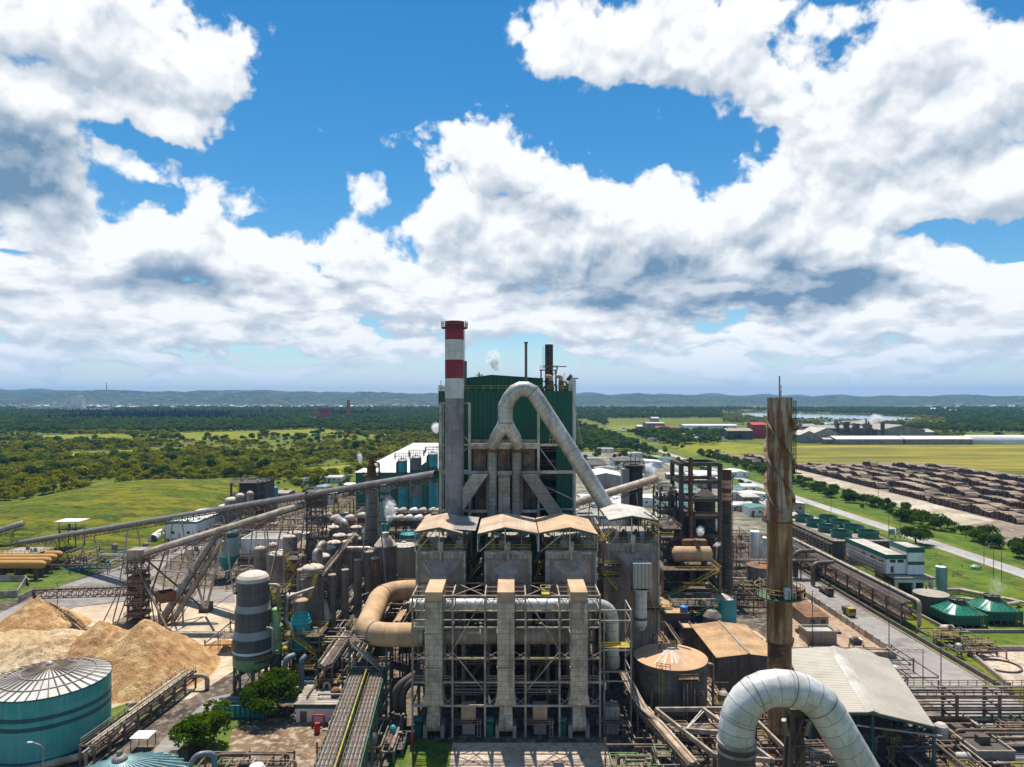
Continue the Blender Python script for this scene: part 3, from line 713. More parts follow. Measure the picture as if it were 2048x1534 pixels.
 # three large trees
def big_tree(name,label,x,y,r,nl,leaf,th,tr,size,seed,lobes=16,flat=.62):
 o=root(name,label,'tree',(x,y,0)); cm=MB(); crown_mb(cm,r,nl,size,lobes,seed,flat,th*.5,.2,.36)
 cm.v=[(a+x,b+y,c)for a,b,c in cm.v]; cm.build('crown',leaf,o)
 tm=MB(); trunk_mb(tm,th,tr,seed,r*.5); tm.v=[(a+x,b+y,c)for a,b,c in tm.v]; tm.build('trunk','bark',o)
big_tree('tree','broad bright green tree below the teal-topped column',*G(540,1432)[:2],7.4,6500,'leaf_tree',4.5,.4,.36,5,34,flat=.8)
big_tree('tree','bright green tree between the teal tank and the hog fuel heap',*G(404,1500)[:2],6.8,6000,'leaf_tree',3.5,.35,.36,9,34,flat=.75)
big_tree('tree','dark spreading tree beside the road behind the white control building',207,350,9.0,7000,'leaf_hedge',5.5,.4,.40,12,30,flat=.5)
# ---------------------------------------------------------------- boiler house, chimney, ducts
def stack(name,label,cat,x,y,segs,n=40,z0=0.0,group=None):
 """round stack from (z top, radius, material, part name) bands"""
 o=root(name,label,cat,(x,y,z0),group); z=z0
 for zt,r,m_,nm in segs:
  mb=MB(); mb.lathe((x,y,0),[(r,z),(r,zt),(r*.86,zt),(r*.86,zt-.8)],n); mb.build(nm,m_,o); z=zt
 return o
def ring_platform(o,x,y,z,r0,r1,mat_='steel_dark',rmat='yellow',a0=0,a1=2*math.pi,n=28,h=1.2):
 mb=MB(); mb.lathe((x,y,z),[(r0,-.15),(r1,-.15),(r1,.12),(r0,.12)],n,a0,a1,False); p=mb.build('platform',mat_,o)
 rb=MB(); rb.rail([(x+r1*math.cos(a0+(a1-a0)*i/n),y+r1*math.sin(a0+(a1-a0)*i/n),z+.12)for i in range(n+1)],h,False,1.6,.11); rb.build('railing',rmat,p)
 return p
 # chimney
CX,CYY=XA(909,196),196.0
c=stack('chimney','tall round chimney with red and white bands at the top beside the green boiler house','chimney',CX,CYY,
[(ZA(797,196),2.72,'stack_grey','shaft'),(ZA(757,196),2.72,'stack_white','band'),(ZA(720,196),2.73,'stack_red','band'),(ZA(680,196),2.72,'stack_white','band'),(ZA(643,196),2.73,'stack_red','band')])
ring_platform(c,CX,CYY,ZA(656,196),2.7,3.75,'steel_dark','yellow',h=1.5)
mb=MB(); mb.ladder((CX+2.95,CYY,60),(CX+2.95,CYY,ZA(656,196)),.7,(0,1,0)); mb.build('ladder','steel_dark',c)
mb=MB(); mb.beam((CX-3.4,CYY-2,ZA(656,196)),(CX-3.4,CYY-2,ZA(640,196)),.12); mb.beam((CX+3.3,CYY-1.6,ZA(656,196)),(CX+3.3,CYY-1.6,ZA(642,196)),.12); mb.build('lightning_rod','steel_dark',c)
# green boiler house
bx0,bx1,by0,by1,bz=XA(877,206),XA(1145,206),206.0,246.0,ZA(782,206)
b=root('boiler_house','tall dark green boiler house with ribbed cladding behind the big silver duct','building',(0,226,0))
mb=MB(); mb.box(bx0,XA(1077,206),by0,by1,0.1,bz); mb.box(XA(1112,206),bx1,by0,by1,0.1,bz); mb.box(XA(1077,206),XA(1112,206),by0,by1,ZA(886,206),bz); mb.box(XA(1077,206),XA(1112,206),by0+9,by1,.1,ZA(886,206)); mb.build('wall','green_clad',b)
mb=MB(); px0,px1=XA(932,216),XA(1086,216)
z0,z1=bz,ZA(757,216); xm=(px0+px1)/2
for y,s in((216,1),(240,-1)):
 pts=[(px0,y,z0),(px1,y,z0),(px1,y,z1),(xm-4,y,z1+1.1),(px0,y,z1+.1)]
 mb.face(pts if s>0 else pts[::-1],[(p[0],p[2])for p in(pts if s>0 else pts[::-1])])
mb.quad((px0,240,z0),(px0,216,z0),(px0,216,z1+.1),(px0,240,z1+.1)); mb.quad((px1,216,z0),(px1,240,z0),(px1,240,z1),(px1,216,z1))
mb.build('penthouse','green_clad',b)
mb=MB(); mb.quad((px0-.3,215.6,z1+.15),(xm-4,215.6,z1+1.18),(xm-4,240.4,z1+1.18),(px0-.3,240.4,z1+.15)); mb.quad((xm-4,215.6,z1+1.18),(px1+.3,215.6,z1+.06),(px1+.3,240.4,z1+.06),(xm-4,240.4,z1+1.18)); mb.build('roof','green_roof',b)
mb=MB(); mb.rail([(bx0,by0+.2,bz),(px0-1,by0+.2,bz),(px1,by0+.2,bz),(bx1,by0+.2,bz),(bx1,by1,bz)],1.6,False,2.2,.13); mb.rail([(bx0,by0,bz),(bx0,by1,bz)],1.6,False,2.2,.13); mb.build('railing','yellow',b)
for k in range(5):
 y=ZA(900+k*27,212); mb=MB(); mb.box(XA(1078,206),XA(1112,206),206.3,214.8,y,y+.35); mb.build('floor','steel_dark',b)
 mb=MB(); mb.rail([(XA(1078,206),206.4,y+.3),(XA(1112,206),206.4,y+.3)],1.2,w=.1); mb.build('floor_railing','steel_grey',b)
pipe('drain_pipe',[(bx1+.5,206.2,.5),(bx1+.5,206.2,ZA(752,206)-1)],.55,'stack_white',b,n=10)
# roof stacks
def simple_stack(name,label,px,r,top,bot,Y,m_,cat='stack',cap=False):
 x=XA(px,Y); o=root(name,label,cat,(x,Y,ZA(bot,Y))); mb=MB(); mb.lathe((x,Y,0),[(r,ZA(bot,Y)),(r,ZA(top,Y)),(r*.8,ZA(top,Y)),(r*.8,ZA(top,Y)-1)],20); mb.build('shaft',m_,o)
 if cap:mb=MB(); mb.lathe((x,Y,ZA(top,Y)),[(r*1.5,-.25),(r*1.5,.15),(0,.2)],16); mb.build('rim','steel_dark',o)
 return o,x
simple_stack('vent_stack','slim brown vent stack standing on the boiler house roof',1052,.42,685,782,214,'steel_brown',cap=True)
o,x=simple_stack('vent_stack','thick black exhaust stack with ladder on the boiler house roof',1098,1.3,689,782,220,'black_stack')
mb=MB(); mb.ladder((x-1.6,219.4,ZA(742,220)),(x-1.6,219.4,ZA(692,220)),.8,(1,0,0)); mb.build('ladder','steel_brown',o)
mb=MB(); mb.box(x-3,x+2.6,217,222,ZA(741,220),ZA(741,220)+.2); mb.rail([(x-3,217,ZA(741,220)),(x+2.6,217,ZA(741,220)),(x+2.6,222,ZA(741,220))],1.4,w=.12); mb.beam((x-2,217,ZA(734,220)),(x+5.4,217,ZA(734,220)),.3); mb.build('platform','steel_brown',o)
mb=MB()
for dx in(-2.6,-.5,2.2):
 for dy in(217.3,221.6):mb.beam((x+dx,dy,bz),(x+dx,dy,ZA(741,220)),.3)
mb.beam((x-2.6,217.3,bz),(x+2.2,217.3,ZA(741,220)),.2); mb.build('support_frame','steel_brown',o)
simple_stack('vent_stack','thin dark vent pipe rising just behind the red banded chimney',931,.45,722,782,214,'pipe_dark')
for k,px in enumerate((1102,1122)):
 x=XA(px,212); o=root('silencer',('rusty steam silencer with a bent top nearest the black roof stack','rusty steam silencer with a bent top nearer the roof corner')[k],'silencer',(x,212,bz),'silencers on the boiler house roof')
 pipe('body',[(x,212,bz),(x,212,bz+3.2)],.8,'rust',o,n=14); pipe('elbow',[(x,212,bz+3.2),(x,212,bz+4.6),(x-1.6,212,bz+4.6)],.6,'dust_tan',o,1.2,n=12)
x=XA(1140,208); o=root('exhaust_pipe','white exhaust pipe with black slanted mouth at the boiler roof corner','exhaust pipe',(x,208,bz))
mb=MB(); mb.tube((x+.3,208,bz-2),(x+.3,208,ZA(757,208)),.8,16); mb.build('pipe','stack_white',o); mb=MB(); mb.tube((x+.3,208,ZA(757,208)),(x-.5,208,ZA(753,208)),1.0,16,1.0); mb.build('mouth','steel_dark',o)
for k,px in enumerate((882,943,1085,1118,1128,1134)):
 x=XA(px,207); o=root('mast','thin pole standing on the boiler house roof edge','pole',(x,207,bz),'poles on the boiler house roof'); bar('pole',(x,207,bz),(x,207,bz+rnd.uniform(3,6)),.16,'steel_dark',o)
o=root('water_cannon','small pipe outlet rig on the boiler roof parapet','pipework',(XA(960,212),212,bz)); zz=ZA(752,216)
mb=MB(); mb.tube((XA(952,218),218,zz+.4),(XA(966,218),218,zz+.4),.2,8); mb.tube((XA(958,218),218,zz-1),(XA(958,218),218,zz+1.2),.25,8); mb.build('pipe','yellow',o)
o=root('roof_plant','dark jumble of pipes and valves round the foot of the roof stack','pipework',(XA(1105,216),216,bz))
for i in range(14):
 x,y=XA(1086,214)+rnd.uniform(0,8.5),rnd.uniform(211,220); h=rnd.uniform(1,5)
 if i%3:pipe('pipe',[(x,y,bz),(x,y,bz+h),(x+rnd.uniform(-3,3),y,bz+h)],rnd.uniform(.12,.3),rnd.choice(['pipe_dark','rust','steel_dark']),o,n=8)
 else:BX(x-.6,x+.6,y-.6,y+.6,bz,bz+h*.6).build('box','steel_dark',o)
 # steel frame in front of the boiler house
FY=199.0
o=root('support_frame','tall grey steel frame carrying ducts in front of the green boiler house','steel frame',(0,FY,0))
cols=[(881,806),(939,806),(1077,806),(1149,945)]
for px,top in cols:bar('column',(XA(px,FY),FY,.2),(XA(px,FY),FY,ZA(top,FY)),.75 if px!=1149 else.5,'steel_white',o)
for px,top in((881,806),(939,890),(1077,890)):bar('column',(XA(px,FY)+.2,205,.2),(XA(px,FY)+.2,205,ZA(top,FY)),.5,'steel_grey',o)
for r,a,q,h in((806,881,939,.5),(890,881,939,.5),(890,1077,1150,.6),(944,884,939,1.3),(944,1077,1149,.9),(1021,884,939,.8),(966,881,939,.4),(1018,1077,1149,.5)):
 bar('beam',(XA(a,FY),FY-.1,ZA(r,FY)),(XA(q,FY),FY-.1,ZA(r,FY)),.5,'steel_white' if h>.5 else 'steel_grey',o,h)
for r,h in((892,1.6),(946,1.25),(1022,.8)):bar('beam',(XA(939,FY)+.4,FY-.15,ZA(r,FY)),(XA(1077,FY)-.4,FY-.15,ZA(r,FY)),.6,'steel_white',o,h)
bar('beam',(XA(939,FY)+.4,204,ZA(885,FY)),(XA(1077,FY)-.4,204,ZA(885,FY)),.6,'steel_grey',o,1.2)
for px in(974,1044):bar('post',(XA(px,FY),FY-.3,ZA(1022,FY)),(XA(px,FY),FY-.3,ZA(946,FY)),.32,'steel_white',o)
for a,r0,q,r1 in((883,812,939,886),(884,942,939,892),(884,950,920,1000),(1078,894,1112,940),(1148,800,1164,892),(1077,966,1149,1000)):bar('brace',(XA(a,FY),FY,ZA(r0,FY)),(XA(q,FY),FY,ZA(r1,FY)),.3,'steel_grey',o)
mb=MB(); mb.box(XA(939,FY)+.4,XA(1077,FY)-.4,200,205,ZA(894,FY),ZA(893,FY)); mb.build('deck','steel_brown',o)
mb=MB(); mb.box(XA(884,FY),XA(939,FY),200,205,ZA(1024,FY),ZA(1022,FY)); mb.build('deck','concrete_dark',o)
mb=MB(); mb.rail([(XA(1099,FY),FY-.4,ZA(889,FY)),(XA(1113,FY),FY-.4,ZA(889,FY))],2.6,w=.2,step=1); mb.build('railing','yellow',o)
# rectangular and round ducts inside the frame
def boxduct(name,label,m_,x0,x1,y0,y1,z0,z1,group=None):
 o=root(name,label,'duct',((x0+x1)/2,y0,z0),group); BX(x0,x1,y0,y1,z0,z1).build('casing',m_,o)
 for z in(z0+.3,z1-.5):BX(x0-.12,x1+.12,y0-.12,y1+.12,z,z+.3).build('flange','steel_brown',o)
 return o
for k,(a,q)in enumerate(((948,973),(996,1020),(1045,1069))):
 boxduct('upper_duct',['rust brown rectangular duct between the chimney side column and a round pipe','rust brown rectangular duct between the two round pipes','rust brown rectangular duct on the far side of both round pipes'][k],'duct_rusty',XA(a,203),XA(q,203),200.6,204.2,ZA(945,203),ZA(895,203),'rusty rectangular ducts')
boxduct('middle_duct','pale sheeted rectangular duct running down between two round pipes','clad_dusty',XA(997,199),XA(1020,199),197.2,200.4,40,ZA(950,199))
for k,(a,q)in enumerate(((951,976),(1046,1071))):
 boxduct('lower_duct',['dark rectangular duct in shade behind the leaning duct by the chimney','dark rectangular duct in shade behind the leaning duct facing away from the chimney'][k],'duct_rusty',XA(a,203),XA(q,203),202,205,40,ZA(955,203))
for k,pxx in enumerate((984.5,1033.5)):
 x=XA(pxx,198); o=root('downcomer',['round silver downcomer pipe under the chimney side of the forked duct','round silver downcomer pipe under the other leg of the forked duct'][k],'pipe',(x,198,40),'round silver downcomers')
 mb=MB(); mb.tube((x,198,40),(x,198,ZA(889,198)),1.42,24); mb.build('pipe','clad_grey',o); mb=MB(); mb.tube((x,198,ZA(905,198)),(x,198,ZA(897,198)),1.6,24); mb.build('collar','rust',o)
def slant(name,label,a,b,w,d,Y,m_):
 o=root(name,label,'duct',D(*b,Y)); p,q=Vector(D(*a,Y)),Vector(D(*b,Y)); mb=MB()
 dv=(q-p).normalized(); sx=Vector((1,0,0))*w/2; sy=Vector((0,d/2,0))
 A=[p-sx-sy,p+sx-sy,p+sx+sy,p-sx+sy]; Bq=[q-sx-sy,q+sx-sy,q+sx+sy,q-sx+sy]
 for i in range(4):mb.quad(A[i],A[(i+1)%4],Bq[(i+1)%4],Bq[i])
 mb.poly(A); mb.poly(Bq); mb.build('casing',m_,o)
slant('leaning_duct','grey sheeted duct leaning down towards the foot of the chimney',(960,948),(892,1048),4.6,3.2,196.2,'clad_grey')
slant('leaning_duct','grey sheeted duct leaning down away from the chimney',(1058,948),(1126,1048),4.4,3.2,196.2,'clad_grey')
# forked duct with the big arch
PY=194.5
o=root('arched_duct','big silver duct that forks below and arches over in front of the boiler house','duct',D(1010,890,PY))
mb=MB(); mb.sweep([D(*p,PY)for p in((1011,846),(1011,812),(1019,796),(1030,783),(1041,778),(1053,778),(1065,784),(1078,802),(1110,852),(1142,902),(1175,953),(1218,1022))],2.15,28); mb.build('main_pipe','clad_light',o)
mb=MB()
for px0_,sx in((984.5,-1),(1036,1)):
 mb.sweep([D(1011,843,PY),D(1011+sx*8,858,PY),D(1011+sx*20,876,PY+.5),D(px0_,892,PY+2.5)],1.6,24,True,[2.1,1.85,1.65,1.5])
mb.build('fork','clad_light',o)
for t_ in((1065,784),(1142,902),(1011,846)):
 a=Vector(D(*t_,PY)); dv={1065:Vector((.78,0,-.62)),1142:Vector((.54,0,-.84)),1011:Vector((0,0,1))}[t_[0]]; mb=MB(); mb.tube(a-dv*.15,a+dv*.15,2.3,28); mb.build('flange','clad_grey',o)
mb=MB(); mb.beam(D(1160,925,PY-2.2),D(1236,1048,PY+2),.25); mb.beam(D(1166,918,PY-2.2),D(1242,1042,PY+2),.25); mb.build('walkway_rail','steel_grey',o)
# ---------------------------------------------------------------- electrostatic precipitators with canopies
EY0,EY1=166.0,189.0
def esp(k,px0,px1,label,dct,zbot):
 x0,x1,zt=XA(px0,EY0),XA(px1,EY0),ZA(1101,EY0); xm=(x0+x1)/2
 o=root('precipitator',label,'dust filter',(xm,EY0,0),'dust filter boxes')
 BX(x0,x1,EY0,EY1,zbot,zt).build('casing','esp_wall',o)
 BX(x0-.2,x1+.2,EY0-.25,EY0-.02,zt-.9,zt-.25).build('cornice','steel_grey',o)
 for xx in(x0+.1,x1-.1):bar('corner_post',(xx,EY0-.2,zbot),(xx,EY0-.2,zt),.55,'steel_grey',o)
 # inlet hopper: frame narrowing to the duct
 hx0,hx1,hz1,hz0=x0+(x1-x0)*.08,x1-(x1-x0)*.08,zt-2.0,zt-15 if k<3 else zt-17.5
 dx0,dx1=dct; dz1,dz0=(zt-5.2,zt-9.2)if k<3 else(zt-5.3,zt-11); yf=EY0-3.4
 A=[(hx0,EY0-.05,hz0),(hx1,EY0-.05,hz0),(hx1,EY0-.05,hz1),(hx0,EY0-.05,hz1)]; Bq=[(dx0,yf,dz0),(dx1,yf,dz0),(dx1,yf,dz1),(dx0,yf,dz1)]
 mb=MB()
 for i in range(4):mb.quad(A[i],A[(i+1)%4],Bq[(i+1)%4],Bq[i])
 mb.build('inlet_hopper','esp_hopper',o)
 for i in range(4):bar('hopper_edge',Vector(A[i]),Vector(Bq[i])+Vector((0,-.02,0)),.22,'steel_grey',o)
 BX(x0+1,x1-1,EY0+.6,EY1-.6,zbot-5,zbot).build('ash_hopper','esp_hopper',o)
 for xx in(x0+.5,xm,x1-.5):
  for yy in(EY0+.5,EY0+11,EY1-.5):bar('leg',(xx,yy,.1),(xx,yy,zbot),.7,'steel_grey',o)
  # roof deck gear under the canopy: transformers, rails
 mb=MB(); mb.rail([(x0,EY1,zt),(x0,EY0,zt),(x1,EY0,zt),(x1,EY1,zt)],1.4,w=.14); mb.build('railing','yellow',o)
 for i in range(4):
  xx=x0+(x1-x0)*(.14+.24*i); mb=MB(); mb.box(xx-.9,xx+.9,EY0+3,EY0+5,zt,zt+1.9); mb.tube((xx,EY0+4,zt+1.9),(xx,EY0+4,zt+2.8),.35,8); mb.tube((xx+.6,EY0+3.4,zt+1.9),(xx+.6,EY0+3.4,zt+2.5),.18,8); mb.build('transformer',rnd.choice(['steel_grey','steel_brown','steel_dark']),o)
 mb=MB(); mb.box(xm-2.2,xm+2.2,EY0-1.2,EY0,zt-.1,zt+.15); mb.box(xm-.6,xm+.6,EY0-1.1,EY0-.1,zt+.15,zt+2.3); mb.build('rapper_stand','steel_grey',o)
 mb=MB(); mb.tube((xm,EY0-.7,zt-2.2),(xm,EY0-.7,zt),.4,10); mb.build('pipe','clad_grey',o)
 return zt
 # canopies
def canopy(label,edge,zt,m_,group,patch=None):
 """edge: front eave profile [(px, row)...] at Y0 and depth, gable along Y"""
 Y0,Y1=164.2,184.5; P_=[(XA(a,Y0),ZA(r,Y0))for a,r in edge]
 o=root('canopy',label,'canopy roof',(P_[1][0],Y0,zt),group); mb=MB()
 for(xa,za),(xb,zb)in zip(P_,P_[1:]):
  mb.quad((xa,Y0,za),(xb,Y0,zb),(xb,Y1,zb),(xa,Y1,za)); mb.quad((xb,Y0,zb-.18),(xa,Y0,za-.18),(xa,Y1,za-.18),(xb,Y1,zb-.18))
  mb.quad((xa,Y0,za-.18),(xb,Y0,zb-.18),(xb,Y0,zb),(xa,Y0,za)); mb.quad((xb,Y1,zb-.18),(xa,Y1,za-.18),(xa,Y1,za),(xb,Y1,zb))
 for(xa,za),s in((P_[0],1),(P_[-1],-1)):mb.quad(*[(xa,Y1,za-.18),(xa,Y0,za-.18),(xa,Y0,za),(xa,Y1,za)][::s])
 mb.build('roof',m_,o)
 for(xa,za),(xb,zb)in zip(P_,P_[1:]):
  bar('rafter',(xa,Y0+.5,za-.42),(xb,Y0+.5,zb-.42),.2,'green_steel',o,.4)
  n=max(1,int(abs(xb-xa)/3))
  for i in range(n+1):
   k=i/n; xx=xa+(xb-xa)*k; z=za+(zb-za)*k-.4
   if i<n or(xb,zb)==P_[-1]:
    for yy in(Y0+.8,Y0+10,Y1-.6):bar('post',(xx,yy,zt),(xx,yy,z),.24,'green_steel' if i%2 else 'steel_white',o)
 bar('brace',(P_[0][0]+.5,Y0+.8,zt),(P_[1][0]-1.5,Y0+.8,P_[0][1]-.3),.2,'steel_white',o)
 if patch:
  mb=MB(); (xa,za),(xb,zb)=patch; mb.quad((xa,Y0+1.5,za),(xb,Y0+1.5,zb),(xb,Y1+.3,zb),(xa,Y1+.3,za)); mb.build('sheet','clad_grey',o)
 return o
ztop=ZA(1101,EY0)
DUCT=[(-19.2,-15.4),(-3.25,.55),(12.9,16.7)]
esp(0,833,930,'grey ribbed dust filter box nearest the orange dusty bend',DUCT[0],20)
esp(1,970,1062,'grey ribbed dust filter box in the middle of the row of three',DUCT[1],20)
esp(2,1092,1192,'grey ribbed dust filter box next to the gap before the single box',DUCT[2],20)
esp(3,1210,1321,'single grey dust filter box with an upright square duct on its face',(28.4,32.9),15)
canopy('dusty tan canopy with a grey replacement sheet over the first filter box',[(829,1063),(878,1054),(925,1066)],ztop,'roof_tan','canopies over the dust filters',((XA(905,165),ZA(1059,165)),(XA(951,165),ZA(1062.5,165))))
canopy('dusty tan canopy over the middle filter box',[(955,1067),(1010,1054),(1076,1066)],ztop,'roof_tan','canopies over the dust filters')
canopy('orange dusted canopy over the third filter box with uneven eave',[(1078,1065),(1140,1054),(1196,1068)],ztop,'dust_tan','canopies over the dust filters')
canopy('clean grey canopy over the single filter box',[(1216,1052),(1265,1043),(1322,1053)],ztop,'roof_grey','canopies over the dust filters')
# between filter boxes: dark stair towers
for k,(a,q)in enumerate(((932,968),(1064,1090),(1194,1208))):
 x0,x1=XA(a,172),XA(q,172); o=root('stair_tower',['dark steel stair tower in the gap beside the first filter box','yellow railed stair tower in the gap beside the middle filter box','yellow railed stair tower in the gap before the single filter box'][k],'stair tower',(x0,172,0))
 for xx in(x0+.3,x1-.3):
  for yy in(171,178):bar('post',(xx,yy,.1),(xx,yy,ztop-1),.3,'steel_dark',o)
 for i in range(8):
  z=4+i*4.2; BX(x0+.2,x1-.2,171,178,z,z+.15).build('landing','steel_dark',o); mb=MB(); mb.rail([(x0+.2,171,z),(x1-.2,171,z)],1.1,w=.12,step=1.2); mb.build('railing','yellow' if k else 'steel_brown',o)
  mb=MB(); mb.stair((x0+.6,172,z),(x1-.6,172.01,z+4.2),.9); mb.build('stair','steel_brown' if i%2 else 'yellow',o)
  # single filter: square box on face, round pipe below
o=root('inlet_duct','upright pale square duct with a round silver pipe below on the single filter box','duct',(30.6,161,18)); mb=MB(); mb.box(28.4,32.9,159.3,162.6,ZA(1196,160),ZA(1143,160)); mb.build('casing','roof_ribbed',o)
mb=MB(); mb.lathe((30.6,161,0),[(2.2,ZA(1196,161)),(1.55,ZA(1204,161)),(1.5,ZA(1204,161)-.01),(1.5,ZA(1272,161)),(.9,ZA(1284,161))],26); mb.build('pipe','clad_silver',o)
mb=MB(); mb.lathe((30.6,161,0),[(1.52,ZA(1262,161)),(1.6,ZA(1262,161)),(1.6,ZA(1256,161)),(1.52,ZA(1256,161))],26); mb.build('band','pipe_dark',o)
o=root('access_platform','yellow railed access platforms wrapped round the single filter box','platform',(24,164,0))
for x0,x1,y0,z in((20.4,26,163,ZA(1150,163)),(20.8,25.4,162.4,ZA(1172,163)),(32,39,163.6,ZA(1244,163)),(36.4,39.8,165,ZA(1090,165)),(20.3,22.6,162,ZA(1098,162))):
 BX(x0,x1,y0,y0+1.8,z,z+.15).build('platform','steel_dark',o); mb=MB(); mb.rail([(x0,y0+1.8,z),(x0,y0,z),(x1,y0,z),(x1,y0+1.8,z)],1.3,w=.13,step=1.2); mb.build('railing','yellow',o)
for a,q in(((21,163,32),(25,163,27)),((21.5,162.5,26),(21.6,162.5,20)),((20.6,163,38.5),(24,163,42))):mb=MB(); mb.stair(a,q,.9); mb.build('stair','yellow',o)
# light jib on the grey canopy edge
o=root('hoist_frame','small triangular steel hoist frame on the edge of the grey canopy','hoist',(XA(1318,165),165,43)); mb=MB()
a,q,c2=D(1304,1046,165),D(1322,1052,165),D(1316,1030,165); mb.beam(a,c2,.25); mb.beam(q,c2,.25); mb.beam(D(1290,1036,165),D(1322,1056,165),.3); mb.build('frame','green_steel',o); mb=MB(); mb.beam(D(1296,1056,164),D(1326,1062,164),.5,.5); mb.build('beam','yellow',o)
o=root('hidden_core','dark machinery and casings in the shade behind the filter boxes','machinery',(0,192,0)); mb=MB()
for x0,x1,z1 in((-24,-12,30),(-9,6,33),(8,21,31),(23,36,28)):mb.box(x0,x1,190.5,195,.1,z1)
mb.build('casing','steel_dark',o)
# ---------------------------------------------------------------- open duct frame in the foreground
GY0,GY1=151.0,161.5
o=root('duct_frame','open steel frame of rusty beams holding the three sheeted ducts','steel frame',(0,GY0,0))
gx=[XA(p,GY0)for p in(825,905,970,1051,1119,1200)]; gz=[ZA(r,GY0)for r in(1475,1411,1364,1317,1255,1240,1222,1192)]
gz={'base':.1,'a':gz[1],'b':gz[2],'c':gz[3],'d':gz[4],'e':gz[5],'f':gz[6],'top':gz[7]}
for x in gx:
 for y in(GY0,GY1):bar('column',(x,y,.1),(x,y,gz['top']),.42 if y==GY0 else.34,'steel_tan' if y==GY0 else 'steel_brown',o)
for zk,w_,m_ in(('a',.42,'steel_grey'),('b',.42,'steel_tan'),('c',.34,'steel_tan'),('d',.3,'steel_tan'),('e',.26,'steel_tan'),('f',.34,'steel_tan'),('top',.36,'steel_tan')):
 z=gz[zk]; bar('beam',(gx[0],GY0-.05,z),(gx[-1],GY0-.05,z),w_,m_,o)
 if zk!='e':bar('beam',(gx[0],GY1+.05,z),(gx[-1],GY1+.05,z),w_*.8,'steel_brown',o)
 for x in gx:
  if zk!='e':bar('cross_beam',(x,GY0,z+.02),(x,GY1,z+.02),w_*.8,'steel_tan' if zk in('top','f')else 'steel_brown',o)
def X_(a,b,z0,z1,y=GY0,w_=.2,both=True):
 bar('brace',(a,y-.03,z0),(b,y-.03,z1),w_,'steel_tan',o)
 if both:bar('brace',(a,y+.2,z1),(b,y+.2,z0),w_,'steel_tan',o)
for i in(0,2,4):
 a,b_=gx[i],gx[i+1]
for i in(1,3):
 a,b_=gx[i],gx[i+1]; m_=(a+b_)/2
 s=1 if i==1 else-1
 X_(a if s>0 else b_,b_ if s>0 else a,gz['d']-5,gz['top'],both=False); X_(a if s>0 else b_,b_ if s>0 else a,gz['c']+1.5,gz['a']+3,both=False)
for(x0,x1)in((gx[0],-19.4),(-15.2,gx[1]),(gx[2],-3.4),(.7,gx[3]),(gx[4],12.7),(16.9,gx[5])):
 for z0,z1 in((gz['f'],gz['top']),(gz['c'],gz['c']+1.4),(gz['a'],gz['a']+1.8)):
  X_(x0,x1,z0,z1,w_=.14)
 for y in(GY0+3.5,GY0+7):bar('beam',(x0,y,gz['top']),(x1,y,gz['top']),.2,'steel_tan',o)
for i in range(len(gx)-1):  # horizontal bracing on the top and walkways inside
 if i in(1,3):X_y=[(gx[i],GY0,gz['top']),(gx[i+1],GY1,gz['top'])]; bar('brace',X_y[0],X_y[1],.2,'steel_tan',o); bar('brace',(gx[i],GY1,gz['top']+.02),(gx[i+1],GY0,gz['top']+.02),.2,'steel_tan',o)
for z,y0 in((gz['b'],GY0+.4),(gz['c']-3,GY0+6),(gz['a']+.1,GY0+5)):
 for a,b_ in((gx[1],gx[2]),(gx[3],gx[4]))if z!=gz['b']else((gx[0],gx[1]),(gx[2],gx[3]),(gx[4],gx[5])):
  BX(a+.3,b_-.3,y0,y0+2.2,z,z+.18).build('walkway','steel_brown',o); mb=MB(); mb.rail([(a+.3,y0,z),(b_-.3,y0,z)],1.2,w=.12); mb.build('railing','yellow' if y0>GY0+5.5 else 'steel_tan',o)
mb=MB(); z=gz['top']; mb.box(6.4,8.4,GY0-.2,GY0+2.2,z+.3,z+.45); mb.rail([(6.4,GY0-.2,z+.4),(8.4,GY0-.2,z+.4),(8.4,GY0+2.2,z+.4),(6.4,GY0+2.2,z+.4)],1.4,True,1,.14); mb.build('platform','yellow',o)
for i in range(7):bar('conduit',(gx[1],GY0+4+i*.6,gz['a']+1.2+(i%3)*.5),(gx[4],GY0+4+i*.6,gz['a']+1.2+(i%3)*.5),.2,'pipe_grey',o)
